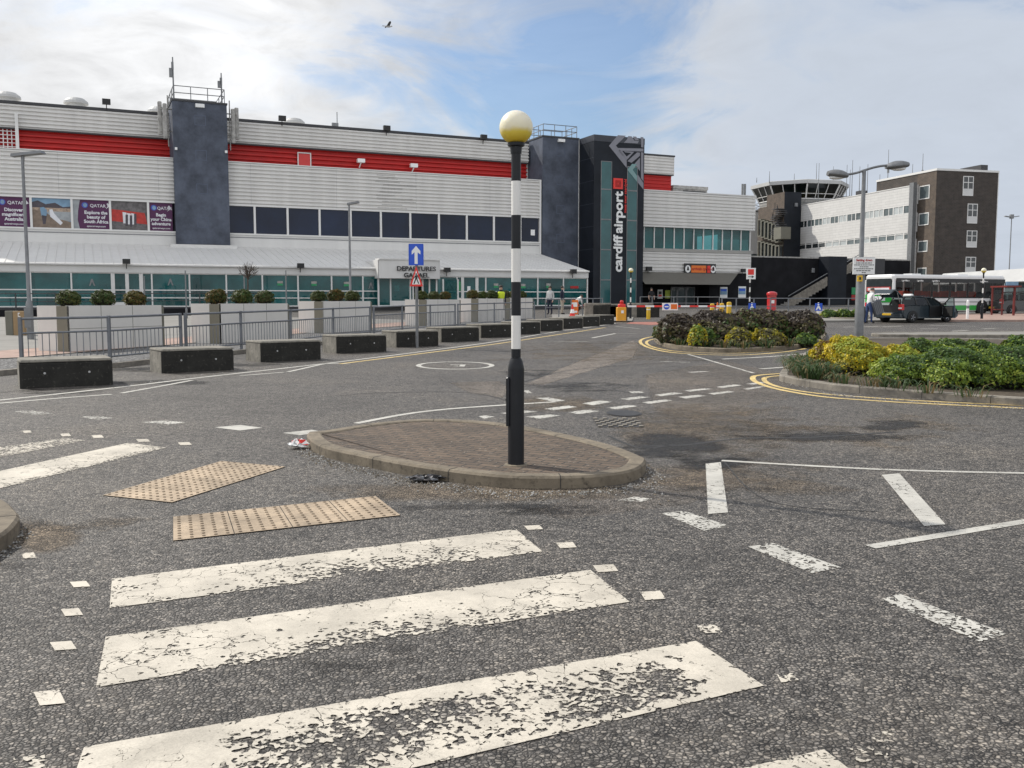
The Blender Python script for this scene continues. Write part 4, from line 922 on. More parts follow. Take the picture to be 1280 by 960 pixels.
# canopy fascia, splayed at the right
xk0, xk1 = W(928, 343, DW - .5)[0], W(909, 356, DW - 1.2)[0]
mb = MB(); mb.add([(w0, DW + .2, zA3 - .01), (xk0, DW + .2, zA3 - .01), (xk1, DW - 1.6, zA4), (w0, DW - 1.6, zA4), (w0, DW + 2.5, zA4), (xk1, DW + 2.5, zA4), (xk0, DW + 2.5, zA3 - .01), (w0, DW + 2.5, zA3 - .01)], [(0, 3, 2, 1), (3, 4, 5, 2), (1, 2, 5, 6)]); mb.build('canopy_fascia', M['brown_fascia'], AW)
mb = MB(); mb.box(w0, w1, DW + 2.4, DW + 2.7, 0.4, zA3); mb.box(W(886, 370, DW + .5)[0], w1 - .02, DW + .45, DW + 2.39, .4, zA3 - .012); mb.build('entrance_wall', M['black_wall'], AW)
for x0, x1 in ((838, 846), (846, 857), (857, 868)):
    xa, xb = W(x0, 370, DW + 2.3)[0], W(x1, 370, DW + 2.3)[0]; zb, ztp = FL - .2, W(850, 358.5, DW + 2.3)[1]
    f = MB(); f.box(xa, xa + .12, DW + 2.2, DW + 2.38, zb, ztp); f.box(xb - .12, xb - .004, DW + 2.2, DW + 2.38, zb, ztp); f.box(xa + .12, xb - .12, DW + 2.2, DW + 2.38, ztp - .14, ztp); f.box(xa + .12, xb - .12, DW + 2.2, DW + 2.38, zb, zb + .15); fr = f.build('entrance_door', M['steel'], AW)
    MB().quad((xa + .12, DW + 2.3, zb + .15), (xb - .12, DW + 2.3, zb + .15), (xb - .12, DW + 2.3, ztp - .14), (xa + .12, DW + 2.3, ztp - .14)).build('pane', M['window_grey'], fr)
def plate(px, py, w, h, d, mat, parent=AW, name='notice'):
    s0, z0 = W(px, py, d); return MB().box(s0 - w / 2, s0 + w / 2, d - .03, d, z0 - h / 2, z0 + h / 2).build(name, mat, parent)
b_ = plate(825, 367.5, .62, .95, DW + 2.38, M['sign_white']); plate(825, 366, .35, .3, DW + 2.345, M['sign_black'], b_, 'notice_mark'); plate(825, 369.5, .4, .2, DW + 2.345, M['sign_red'], b_, 'notice_mark')
M['sign_lime'] = pm('lime_notice', (.42, .52, .06), .5); plate(834.3, 367.8, .62, .85, DW + 2.38, M['sign_lime'])
for px, py, w, h in ((904.5, 365.5, .95, 1.15), (927.5, 365, 1.0, 1.2)):
    b_ = plate(px, py, w, h, DW + .44, M['sign_white'], AW, 'poster'); plate(px, py - 1, w * .9, h * .55, DW + .405, M['p_sky'], b_, 'poster_photo'); plate(px, py - 2.8, w * .8, h * .2, DW + .4, M['sign_blue'], b_, 'poster_photo')
# black and red sign over the doors with two white roundels
s0, z0 = W(855, 335.5, DW + .2); s1 = W(894, 337, DW + .2)[0]; hz_ = .62
sg = MB().box(s0, s1, DW + .1, DW + .2, z0 - hz_ + .0, z0 + hz_ - .1).build('arrivals_sign', M['sign_black'], AW)
wsg = s1 - s0
MB().box(s0 + wsg * .21, s0 + wsg * .68, DW + .06, DW + .098, z0 - .42, z0 + .32).build('sign_panel', M['orange_red'], sg); MB().box(s0 + wsg * .72, s0 + wsg * .82, DW + .06, DW + .098, z0 - .42, z0 + .32).build('sign_panel', M['sign_red'], sg)
text('sign_lettering', 'arrivals cyrraedd', .42, M['sign_red_d'], sg, (s0 + wsg * .23, DW + .05, z0 - .16), (1, 0, 0), (0, 0, 1), .01, .006)
for u in (.1, .91):
    e = MB(); c = s0 + wsg * u; e.extrude([(c + .33 * math.cos(t), DW + .09, z0 - .05 + .38 * math.sin(t)) for t in [k * .3927 for k in range(16)]], (0, -.03, 0)); e.build('sign_roundel', M['sign_white'], sg)
    e = MB(); e.extrude([(c - .15, DW + .055, z0 - .2), (c + .15, DW + .055, z0 - .2), (c + .06, DW + .055, z0 + .2), (c - .06, DW + .055, z0 + .2)], (0, -.02, 0)); e.build('sign_pictogram', M['sign_black'], sg)
x, z = W(811, 338.5, DW); flood(AW, x, DW + .1, z, 1.0); x, z = W(929, 340, DW); flood(AW, x, DW + .1, z, .8)
# set-back upper storey and plant on the roof
r0, r1 = a1 + .03, W(843, 205, DS + 2.6)[0]; rz1 = W(825, 195, DS + 2.6)[1]; rz0 = W(825, 217.5, DS + 2.6)[1]; rb = W(825, 237, DS + 3)[1]; rr = W(839, 228, DS + 3)[0]
mb = MB(); mb.clad(r0, r1, DS + 2.6, rz0, rz1, .34, .11); mb.box(r1 - .02, r1, DS + 2.66, DS + 10, rz0, rz1); mb.build('upper_cladding', M['clad'], AW)
mb = MB(); mb.box(r0, r1 + .05, DS + 2.55, DS + 10, rz1 + .002, rz1 + .16); mb.box(r0, r1, DS + 2.66, DS + 10, rz0 - .08, rz0 - .002); mb.build('roof_coping', M['coping'], AW)
mb = MB(); mb.clad(r0, rr, DS + 3, zA1 - .2, rz0 - .081, .36, .12, groove=.42); mb.box(rr + .001, rr + .05, DS + 3.1, DS + 9, zA1 - .2, rz0 - .081); mb.build('red_louvre', M['red'], AW)
h0, h1 = W(841.5, 238, DW + 5)[0], W(884, 238, DW + 5)[0]; hz1 = W(860, 232.5, DW + 5)[1]
mb = MB(); mb.box(h0, h1, DW + 5, DW + 8, zA1 - .3, hz1 - .35); mb.box(h0 - .05, h1 + .05, DW + 4.9, DW + 8, hz1 - .34, hz1); mb.build('roof_plant', [M['concrete']], AW)
MB().box(h0 + (h1 - h0) * .28, h1 - .2, DW + 4.95, DW + 4.995, zA1 - .1, hz1 - .5).build('plant_louvre', M['coping'], AW)
mb = MB()
for px in (928, 931): x, z = W(px, 244, DW + 2); mb.tube((x, DW + 2, z - .5), (x, DW + 2, z + 1.2), .12)
mb.build('roof_flue', M['steel'], AW)
# ------------------------------------------------------------------ office building with control tower
B3 = V(1168, 300, 110.0); B = Frame((B3.x, B3.y), math.atan2(.25, .968))
OB = broot('office_building', 'four storey dark brick office block with long white clad side and ribbon windows', 'office building', B)
xR = B.S(1245, 280, 0)[0]; zT = B.S(1168, 211.5, 0)[1]; yB = B.Q(1096, 225, 0.0)[0]; yF = B.Q(1144, 300, 0.0)[0]
MB().box(0, xR, 0, yB, 0, zT).build('brick_block', M['brick'], OB)
MB().box(-.012, -.002, .03, yF, 0, zT - .1).build('side_brickwork', M['brick_l'], OB)
mb = MB(); mb.box(-.08, xR + .08, -.08, .0, zT - .12, zT + .12); mb.box(-.08, 0, 0, yB, zT - .12, zT + .12); mb.box(0, xR + .08, 0, yB, zT + .002, zT + .12); mb.build('coping', M['trim'], OB)
x0 = B.S(1222, 215, 2)[0]; MB().box(x0, xR - .2, 1.5, 5, zT + .12, zT + 1.0).build('roof_plant', M['coping'], OB)
MB().tube((xR + .08, .05, 0), (xR + .08, .05, zT), .07).build('downpipe', M['trim'], OB)
for xa, xb, ya, yb in ((1204, 1216, 220, 245), (1209.5, 1221, 254.5, 279.5), (1208.5, 1220.5, 288, 309.5), (1207, 1219, 321, 341)):
    a, z1 = B.S(xa, ya, 0); b, z0 = B.S(xb, yb, 0); f = MB(); e = .09
    f.box(a, b, -.05, .002, z1 - e, z1); f.box(a, b, -.05, .002, z0, z0 + e); f.box(a, a + e, -.05, .002, z0 + e, z1 - e); f.box(b - e, b, -.05, .002, z0 + e, z1 - e); m_ = (a + b) / 2; zm = z0 + (z1 - z0) * .36; f.box(m_ - .05, m_ + .05, -.05, .002, zm, z1 - e); f.box(a + e, b - e, -.05, .002, zm - .06, zm); zq = (zm + z1) / 2; f.box(a + e, m_ - .05, -.05, .002, zq - .04, zq + .04); f.box(m_ + .05, b - e, -.05, .002, zq - .04, zq + .04); fr = f.build('window', M['trim'], OB)
    MB().box(a + e, b - e, -.02, -.003, zm, z1 - e).build('pane', M['window_dark'], fr); MB().box(a + e, b - e, -.03, -.003, z0 + e, zm - .06).build('lower_panel', M['clad_b'], fr)
for xa, xb, ya, yb in ((1149.5, 1162, 233, 248), (1149, 1161, 267, 281), (1148, 1159.5, 301.5, 314.5), (1147, 1158, 335, 349)):
    a, z1 = B.Q(xa, ya, 0); b, z0 = B.Q(xb, yb, 0); a, b = b, a; f = MB(); e = .11
    f.box(-.07, -.013, a, b, z1 - e, z1); f.box(-.07, -.013, a, b, z0, z0 + e); f.box(-.07, -.013, a, a + e, z0 + e, z1 - e); f.box(-.07, -.013, b - e, b, z0 + e, z1 - e); fr = f.build('window', M['trim'], OB); MB().box(-.03, -.014, a + e, b - e, z0 + e, z1 - e).build('pane', M['window_grey'], fr)
PX = -.45
q = lambda px, py: B.Q(px, py, PX)
yN, yL = q(1143, 280)[0], q(1000, 285)[0]
zb = [q(1137, y)[1] for y in (233, 256, 266.5, 290, 299, 330)]
M['clad_b2'] = brickmat('white_shingle_cladding', (.62, .61, .59), (.58, .57, .55), (.45, .445, .43), 1.0, 1.5, .34, .02, .25, vert=True, mv=.05)
mb = MB(); mb.box(PX, -.02, yN, yL, zb[1], zb[0]); mb.box(PX, -.02, yN, yL, zb[3], zb[2]); mb.box(PX, -.02, yN, yL, 0, zb[4]); mb.build('white_cladding', M['clad_b2'], OB)
mb = MB(); mb.box(-.2, 9, yB - 1, yL, 0, zb[0] - .3); mb.build('rear_block', M['clad_b'], OB)
MB().box(PX - .05, .3, yN, yL, zb[0] + .002, zb[0] + .1).build('roof_edge', M['trim'], OB)
for (za, zc, n_, dark) in ((zb[2], zb[1], 13, 0), (zb[4], zb[3], 15, 1)):
    for i in range(n_):
        a = yN + .1 + (yL - yN - .1) * i / n_; b = yN + .1 + (yL - yN - .1) * (i + 1) / n_; f = MB(); f.box(PX - .02, -.1, a, a + .16, za, zc); f.box(PX - .01, -.1, a + .16, b, zc - .07, zc - .003); f.box(PX - .01, -.1, a + .16, b, za + .003, za + .07)
        if dark: f.box(PX - .01, -.1, a + .16, b, (za + zc) / 2 + .2, (za + zc) / 2 + .28)
        else: m_ = (a + b) / 2; f.box(PX + .0, -.1, m_ - .05, m_ + .05, za + .07, zc - .07)
        fr = f.build('window', M['trim'], OB); MB().quad((PX + .04, a + .16, za + .07), (PX + .04, b, za + .07), (PX + .04, b, zc - .07), (PX + .04, a + .16, zc - .07)).build('pane', M['window_dark'] if (dark and i > 10) or i > 11 else random.choice([M['window_grey'], M['window_grey'], M['blind']]), fr)
yd = B.Q(1141, 300, -.7)[0]; mb = MB(); mb.box(-.95, -.46, yN - .25, yN + .5, 0, zb[0] + .3); mb.build('service_duct', M['steel'], OB)
# roof masts
mb = MB()
for px, pt, Yd in ((1024, 204, 22), (1059, 206, 20), (1063, 212, 20), (1066, 200, 20), (1075, 208, 18), (1085, 205, 17), (1100, 218, 12), (1111, 187, 6), (1141, 205, 5), (1154, 192, 4)):
    Yd, z1 = B.Q(px, pt, 3.0); a = 3.0; mb = MB(); mb.tube((a, Yd, zb[0] - 1), (a, Yd, z1), .07, .03, 6)
    if pt < 200: mb.box(a - .08, a + .12, Yd - .1, Yd + .1, z1 - 3, z1 - 2)
    mb.build('roof_mast', M['steel'], OB)
mb = MB()
for px, w in ((1052, .9), (1064, .7), (1077, 1.2)):
    Yd, z0 = B.Q(px, 242, 2.5); MB().box(2, 3, Yd - w / 2, Yd + w / 2, zb[0] - .3, zb[0] + .9 * w).build('roof_unit', M['coping'], OB)

# control tower
CT = broot('control_tower', 'brown brick control tower topped by a flared glazed cab with flat white roof', 'control tower', B)
yS = yL - .2; xS = B.S(979.5, 300, yS)[0]; yE = B.Q(947, 300, xS)[0]
zS = B.S(990, 240, yS)[1]; zS2 = B.Q(950, 260, xS)[1]
MB().box(xS, PX - .02, yS, yS + 5, 0, zS).build('stair_block', M['slate'], CT)
MB().box(xS, PX + 4, yS + 5.01, yE, 0, zS2).build('side_block', M['brick_l'], CT); MB().box(xS - .012, xS - .002, yS + .02, yS + 5, 0, zS).build('side_brickwork', M['brick_l'], CT)
cY = yS + 10; cX = B.S(999, 245, cY)[0]; r1 = (B.S(1049, 240, cY)[0] - B.S(948, 240, cY)[0]) / 2
zr1 = B.S(985, 230.5, cY)[1]; zr0 = B.S(985, 235.5, cY)[1]; zg0 = B.S(985, 253, cY)[1]; zw = B.S(985, 247.5, cY)[1]
def oct_(r, z): return [(cX + r * math.cos(R(22.5 + 45 * i)), cY + r * math.sin(R(22.5 + 45 * i)), z) for i in range(8)]
def ringmesh(a, b, m_=0, mb=None): mb = mb or MB(); [mb.quad(a[i], a[(i + 1) % 8], b[(i + 1) % 8], b[i], m_) for i in range(8)]; return mb
mb = MB(); A_, B_, C_ = oct_(r1 * 1.05, zr0), oct_(r1 * 1.05, zr0 + (zr1 - zr0) * .85), oct_(r1 * 1.0, zr1); ringmesh(A_, B_, 0, mb); ringmesh(B_, C_, 0, mb); mb.poly(C_); mb.poly(list(reversed(A_))); mb.build('roof', M['roof_grey'], CT)
mb = ringmesh(oct_(r1 * .84, zg0), oct_(r1 * 1.0, zr0 - .01)); mb.build('cab_glazing', M['clearglass'], CT)
mb = MB(); lo, hi = oct_(r1 * .855, zg0), oct_(r1 * 1.015, zr0 - .02)
for i in range(8):
    j = (i + 1) % 8
    for k in (0, .33, .66): mb.tube(Vector(lo[i]).lerp(Vector(lo[j]), k), Vector(hi[i]).lerp(Vector(hi[j]), k), .12 if k == 0 else .06, n=6)
    mb.tube(lo[i], lo[j], .12, n=6); mb.tube(Vector(lo[i]).lerp(Vector(hi[i]), .35), Vector(lo[j]).lerp(Vector(hi[j]), .35), .05, n=6)
mb.build('cab_mullions', M['trim'], CT)
mb = ringmesh(oct_(r1 * .83, zg0 - 1.6), oct_(r1 * .86, zg0 - .01)); mb.poly(oct_(r1 * .83, zg0)); mb.build('cab_floor', M['concrete'], CT)
mb = MB()
for t in range(7): an_ = R(200 + 25 * t); mb.box(cX + r1 * .6 * math.cos(an_) - .8, cX + r1 * .6 * math.cos(an_) + .8, cY + r1 * .6 * math.sin(an_) - .5, cY + r1 * .6 * math.sin(an_) + .5, zg0, zg0 + random.uniform(.9, 1.5))
mb.build('cab_desks', M['tan'], CT); mb = ringmesh(oct_(r1 * .7, 0), oct_(r1 * .7, zg0 - 1.5)); mb.build('shaft', M['brick'], CT)
mb = MB(); gal = oct_(r1 * .98, zg0 - 1.2)
for i in range(8):
    j = (i + 1) % 8
    for dz in (0, .5, 1.0): mb.tube(Vector(gal[i]) + Vector((0, 0, dz)), Vector(gal[j]) + Vector((0, 0, dz)), .05, n=5)
mb.poly([(x, y_, z - .05) for x, y_, z in gal]); mb.build('gallery', M['steel'], CT)
mb = MB()
for px, pt in ((946, 222), (962, 214), (993, 217), (1021, 204), (1042, 208)): a, z1 = B.S(px, pt, cY - 3); MB().tube((a, cY - 3, zr1 - .3), (a, cY - 3, z1), .06, .03, 6).build('roof_mast', M['steel'], CT)
# projecting windows and the open stair on the left face of the tower
for row in ((285, 292), (312, 318)):
    for k, px in enumerate((954, 958.5, 963, 967.5, 972, 976.5)):
        yq, zq = B.Q(px, row[0] + (row[1] - row[0]) * k / 5, xS); mb = MB()
        mb.box(xS - .7, xS - .013, yq - .5, yq + .5, zq - 1.3, zq - 1.15); mb.box(xS - .7, xS - .013, yq - .5, yq + .5, zq + 1.15, zq + 1.3); mb.box(xS - .7, xS - .55, yq + .35, yq + .5, zq - 1.15, zq + 1.15); mb.box(xS - .7, xS - .55, yq - .5, yq - .35, zq - 1.15, zq + 1.15)
        fr = mb.build('window', M['olive'], CT); MB().box(xS - .5, xS - .02, yq - .35, yq + .35, zq - 1.1, zq + 1.1).build('pane', M['window_dark'], fr)
mb = MB()
for k in range(16):
    yq, zq = B.Q(972 + 3.5 * math.sin(k * .9), 262 + k * 2.4, xS - .8); mb.box(xS - 1.3, xS - .02, yq - .6, yq + .6, zq, zq + .12); mb.tube((xS - 1.25, yq, zq), (xS - 1.25, yq, zq + 1.0), .04, n=5)
mb.build('outside_stair', M['coping'], CT); a, z = B.Q(979, 290, xS - 1); MB().box(xS - 1.6, xS - .015, a - .4, a + 1.6, z - 1.0, z + .7).build('plant_box', M['olive'], CT)
yq, zq = B.Q(985, 256, xS); a = B.S(994.5, 256, yS)[0]; MB().box(a - .2, a + .25, yS - .2, yS - .01, B.S(994, 256, yS)[1] - .25, B.S(994, 256, yS)[1] + .25).build('lamp', M['steel'], CT)
# pale block glimpsed between wing and tower
p_ = V(945, 300, 140); p2 = V(1000, 300, 140); MBk = broot('rear_office_block', 'pale rear building glimpsed in the gap left of the brown control tower', 'building', B)
a0_, _ = B.S(925, 300, cY + 8); a1_, _ = B.S(960, 300, cY + 8); zz1 = B.S(945, 262, cY + 8)[1]
MB().box(a0_, a1_, cY + 8, cY + 14, 0, zz1).build('wall', M['clad_b'], MBk); f = MB().box(a0_, a1_, cY + 7.95, cY + 7.99, zz1 * .45, zz1 * .56).build('window', M['window_grey'], MBk)

# ------------------------------------------------------------------ black wall with outside stairs
DB = DW + .9
BW = broot('boundary_wall', 'black painted wall with flat coping and thick pier between the white wing and brick offices', 'wall')
b0, b1, b2 = w1 + .02, W(1137, 350, DB)[0], W(1035, 350, DB - 1.6)[0]; b3 = W(1058, 350, DB - 1.6)[0]; zk1 = W(990, 321.5, DB)[1]
mb = MB(); mb.box(b0, b1, DB, DB + .5, 0, zk1 - .1); mb.box(b3 + 1.2, b1, DB + .5, DB + 6, 0, zk1 - .25); mb.build('wall', M['black_wall'], BW); mb = MB(); mb.box(b0, b1, DB - .06, DB + .56, zk1 - .098, zk1 + .05); mb.build('coping', M['concrete'], BW)
zp = W(1046, 320.5, DB - 1.6)[1]; mb = MB(); mb.box(b2, b3, DB - 1.6, DB - .07, 0, zp); mb.build('pier', M['slate'], BW)
x, z = W(1015.7, 338, DB - .1); mb = MB(); mb.rbox(x - .2, x + .2, DB - .3, DB - .01, z - .25, z + .25, .06); mb.build('lamp', M['steel'], BW)
x0, z0 = W(1088, 330, DB - .2); x1 = W(1101, 330, DB - .2)[0]; MB().box(x0, x1, DB - .8, DB - .07, z0 - 1.6, z0 + .6).build('landing_hood', M['coping'], BW)
x0, z0 = W(1069, 367, DB - .1); mb = MB().box(x0 - .5, x0 + .5, DB - .06, DB - .01, z0 - .1, z0 + .7).build('notice', M['sign_green'], BW); MB().box(x0 - .5, x0 + .5, DB - .06, DB - .01, z0 - .75, z0 - .15).build('notice_lower', M['sign_red_d'], BW)
SCs = broot('outside_staircase', 'concrete outside staircase with pale handrails climbing the black wall behind the pier', 'staircase')
sA, zA = W(986, 381, DB - 1.4); sB, zB = W(1076, 328, DB - 1.4); n_ = 22
mb = MB()
for i in range(n_):
    u = i / n_; xx = sA + (sB - sA) * u; zz_ = zA + (zB - zA) * u
    if xx + (sB - sA) / n_ > b2 - .05 and xx < b3 + .05: continue
    mb.box(xx, xx + (sB - sA) / n_, DB - 1.38, DB - .08, max(0, zz_ - .35), zz_ + .1)
mb.build('steps', M['concrete'], SCs)
def slope_bar(y0, y1, dz0, dz1, xa, xb, mat, nm):
    m_ = MB(); f = lambda x: zA + (zB - zA) * (x - sA) / (sB - sA); m_.extrude([(xa, y0, f(xa) + dz0), (xb, y0, f(xb) + dz0), (xb, y0, f(xb) + dz1), (xa, y0, f(xa) + dz1)], (0, y1 - y0, 0)); return m_.build(nm, mat, SCs)
slope_bar(DB - 1.55, DB - 1.4, -.35, .65, sA - .2, b2 - .03, M['kerb_grey'], 'parapet'); slope_bar(DB - 1.55, DB - 1.4, -.35, .65, b3 + .03, sB, M['kerb_grey'], 'parapet')
slope_bar(DB - 1.52, DB - 1.46, 1.0, 1.08, sA - .2, b2 - .03, M['steel'], 'handrail'); slope_bar(DB - 1.52, DB - 1.46, 1.0, 1.08, b3 + .03, sB, M['steel'], 'handrail')

# ------------------------------------------------------------------ low building on the right
P1, P2 = V(1171, 350, 90), V(1330, 350, 69); LA = math.atan2((P2 - P1).y, (P2 - P1).x); LF = Frame((P1.x, P1.y), LA)
LB = broot('low_building', 'low flat roofed building with pale sloping fascia and blue grey wall behind the bus', 'building', LF)
ln = (P2 - P1).length; zf1 = V(1171, 342, 90).z; zf0 = V(1280, 352, 75).z
mb = MB(); mb.box(0, ln, .5, 14, 0, zf0 + .05); mb.build('wall', M['blue'], LB)
mb = MB(); mb.extrude([(0, -.5, zf0), (0, 0, zf0 - .12), (0, 14, zf0 - .12), (0, 14, zf1), (0, .6, zf1)], (ln, 0, 0)); mb.build('roof_fascia', M['roof_grey'], LB)
mb = MB(); mb.box(ln * .5, ln, -.02, .49, zf0 - 3, zf0 - .13); mb.build('shop_front', M['window_grey'], LB)
for k in range(4): MB().box(2 + k * 3.2, 4.2 + k * 3.2, .44, .49, gz(80) + .2, zf0 - .5).build('window', M['window_dark'], LB)

# ------------------------------------------------------------------ zebra beacons
fb = G(645, 581, .085); YB = fb.y; zy = lambda y: V(645, y, YB).z - fb.z
BBL = 'tall zebra crossing beacon with black sleeve and cream-topped amber globe, on the brick traffic island'
BB = thing('belisha_beacon', BBL, 'beacon', fb, 0, 'zebra crossing beacons'); pxm = 1160 / YB
rp, rs = 5.9 / pxm, 10.2 / pxm
bl = MB(); bl.lathe([(rs * 1.03, 0), (rs * 1.0, .03), (rs, zy(462)), (rs * .97, zy(458.5)), (rs * .80, zy(451)), (rs * .66, zy(448.5)), (rp + .004, zy(447.5))], n=24); bl.build('sleeve', M['bl_black'], BB, True)
mb = MB(); mb.rbox(-rs - .016, -rs + .02, -.05, .05, zy(532), zy(471), .01); mb.lathe([(.012, 0), (.012, .01)], (-rs - .01, 0, zy(500)), 8); mb.build('access_door', M['bl_black'], BB)
yb_ = [447, 436, 394.5, 352.5, 311, 269, 226.5, 182]
mb = MB(); mb.lathe([(rs * 1.5, -.01), (rs * 1.45, .006), (rs * 1.04, .01)], n=24); mb.build('base_ring', M['kerb'], BB)
for i, (a, b) in enumerate(zip(yb_[:-1], yb_[1:])):
    m_ = MB(); m_.lathe([(rp, zy(a)), (rp, zy(b))], n=18); m_.build('pole_band', M['bl_black'] if i % 2 == 0 else M['bl_white'], BB, True)
mb = MB(); mb.lathe([(rp * 1.15, zy(192)), (rp * 1.25, zy(184)), (rp * 1.75, zy(182.5)), (rp * 1.8, zy(179)), (rp * 1.5, zy(178))], n=18); mb.build('collar', M['bl_black'], BB, True)
mb = MB(); mb.ball((0, 0, 0), 20.6 / pxm, 32, 20); mb.build('globe', M['globe'], BB, True, (0, 0, zy(159.5)))
for o in kids(BB): smooth_by_angle(o, 35)
dup(BB, foot(788, 52.0), 0, 'distant zebra beacon standing just behind the red and white barrier arm', scale=.96)
dup(BB, foot(936.5, 53.5), 0, 'distant zebra beacon with a white and red arrow panel beside the red post box', scale=.97)
dup(BB, foot(1227, 49.5), 0, 'distant zebra beacon in front of the green and white bus', scale=.94)
pn = foot(936.8, 53.3); o = thing('arrow_sign', 'white panel with red square and black arrow on the beacon left of the post box', 'sign', pn + Vector((0, -.12, 0)))
k = lambda y: V(937, y, 53.2).z - pn.z
MB().box(-.26, .26, -.02, .02, k(349), k(335)).build('panel', M['sign_white'], o); MB().box(-.18, .16, -.026, -.021, k(343.5), k(336.5)).build('red_square', M['sign_red'], o)
mb = MB(); mb.box(-.17, .05, -.026, -.021, k(346.4), k(345.6)); mb.extrude([(.04, -.026, k(347.6)), (.19, -.026, k(346)), (.04, -.026, k(344.4))], (0, .005, 0)); mb.build('arrow', M['sign_black'], o)

# ------------------------------------------------------------------ concrete barrier blocks
def make_block(loc, rz, ln_, label, d_=.9, h_=.46):
    o = thing('concrete_barrier', label, 'barrier block', loc, rz, 'concrete blocks along the kerb')
    mb = MB(); b_ = .025
    prof = [(-.03, 0), (0, .03)]
    mb.rbox(0, ln_, 0, d_, 0, h_ - .04, .03); bd = mb.build('block', M['block'], o)
    mb = MB(); mb.rbox(.0, ln_, .0, d_, h_ - .039, h_, .022); tp = mb.build('cap', M['blocktop'], o)
    mb = MB(); mb.box(-.004, -.001, .05, d_ - .05, .0, h_ - .05); mb.build('end_face', M['blocktop'], o)  # sheet over the left end only, in the painted sunlit tone
    for u in (.26, .74): st = MB(); st.lathe([(.019, 0), (.015, .012)], n=10); s_ = st.build('reflector', M['cl_grey'], o, loc=(ln_ * u, 0, h_ * .52)); s_.rotation_euler = (R(90), 0, 0)
    return o
BL = [((25.4, 486.4), (141.7, 481)), ((203, 467), (293, 462.5)), ((327, 453), (401.7, 449.3)), ((421.7, 442.2), (483.7, 439.5)), ((496.7, 434.5), (548.7, 432.3)), ((553, 428), (599.5, 426)),
      ((602.5, 422.6), (641, 421)), ((645, 418.2), (676, 417)), ((677, 414.4), (704, 413.3)), ((705.5, 411.2), (729, 410.2)), ((730, 408.4), (750, 407.5)), ((751, 406), (768, 405.2))]
BLAB = ['dark concrete block, nearest of the kerbside row, at the left edge below the railing', 'second dark concrete block of the kerbside row, counting from the left', 'third dark concrete block of the row, left of the lamp column beside the planters',
        'fourth dark concrete block of the row, just left of the one-way sign block', 'dark concrete block directly behind the one-way sign pole', 'dark concrete block just right of the one-way sign pole', 'dark concrete block immediately left of the big beacon pole',
        'dark concrete block just right of the big beacon pole', 'fourth concrete block from the barrier end of the row', 'third concrete block from the barrier end of the row', 'second concrete block from the yellow barrier cabinet', 'last concrete block of the row, beside the yellow barrier cabinet']
for (l, r), lab in zip(BL, BLAB):
    a, b = G(*l), G(*r); dv = b - a; make_block(a, math.atan2(dv.y, dv.x), Vector((dv.x, dv.y, 0)).length, lab)

# ------------------------------------------------------------------ pedestrian guard rail
def guardrail(pts, label, balusters=True, h=.93, two=False, group='guard railings', gap=.125, off=.10, mat='rail'):
    org = on(pts[0], off); o = thing('guard_railing', label, 'railing', org, 0, group)
    P = [on(p, off) - org for p in pts]; n = len(P)
    rl = MB()
    for a, b in zip(P[:-1], P[1:]):
        for hh, rr_ in ((h, .026), (h * (.55 if two else .70), .02)) + (() if two else ((.12, .02),)): rl.tube(a + Vector((0, 0, hh)), b + Vector((0, 0, hh)), rr_, n=8)
    rl.build('rails', M[mat], o)
    for p in P: m_ = MB(); m_.box(p.x - .03, p.x + .03, p.y - .03, p.y + .03, p.z - .02, p.z + h + .03); m_.build('post', M[mat], o)
    if balusters:
        bs = MB()
        for a, b in zip(P[:-1], P[1:]):
            L_ = (b - a).length; q = int(L_ / gap)
            for i in range(1, q): p = a.lerp(b, i / q); bs.tube(p + Vector((0, 0, .12)), p + Vector((0, 0, h * .70)), .009, n=5)
        bs.build('balusters', M[mat], o)
    return o
guardrail(RG[1:4], 'galvanised pedestrian railing behind the nearest concrete block, left end of the run')
guardrail([RG[3] + Vector((.08, .1, 0))] + RG[4:8], 'galvanised pedestrian railing behind the third and fourth concrete blocks')
guardrail([RG[7] + Vector((.1, .15, 0))] + RG[8:11], 'galvanised pedestrian railing behind the one-way sign')
guardrail([RG[10] + Vector((.1, .2, 0))] + RG[11:13], 'galvanised railing behind the large black and white beacon pole')
guardrail([G(682, 399), G(698.5, 398), G(714, 397.4), G(728, 396.5), G(741, 395.6), G(753, 394.6)], 'open two-bar handrail beside the people outside the glass corner', False, 1.0, True, 'two-bar handrails', off=.1)
guardrail([G(800, 389), G(815, 389), G(842, 389.2), G(872, 389.5), G(899, 389.8)], 'two-bar handrail in front of the dark arrivals doors', False, 1.05, True, 'two-bar handrails', off=.06, mat='steel')
guardrail([G(902, 396.5), G(920, 396.5), G(942, 396.6), G(963, 396.6), G(985, 396.8), G(1012, 397), G(1036, 397), G(1060, 397), G(1084, 397.2)], 'two-bar handrail in front of the black wall and outside stairs', False, 1.05, True, 'two-bar handrails', off=.08)
guardrail([V(-30, 383, 52), V(20, 383, 53), V(70, 383, 54), V(125, 383, 55), V(175, 384, 56), V(250, 384, 58), V(330, 384, 60)], 'dark handrail on the ramp along the glazed ground floor, far left', False, 1.0, True, 'two-bar handrails', off=.42, mat='coping')
# dark ramp wall below it
rw = MB(); rp_ = [V(-60, 385, 52.2), V(30, 385, 53.4), V(125, 384, 55.2), V(250, 384, 58.2), V(334, 384, 60.2)]
for a, b in zip(rp_[:-1], rp_[1:]): rw.extrude([on(a, 0), on(b, 0), on(b, .5), on(a, .5)], (-.1, .25, 0))
tag(rw.build('ramp_wall', M['black_wall']), 'low black ramp wall below the dark handrail at the left glass front', 'wall')

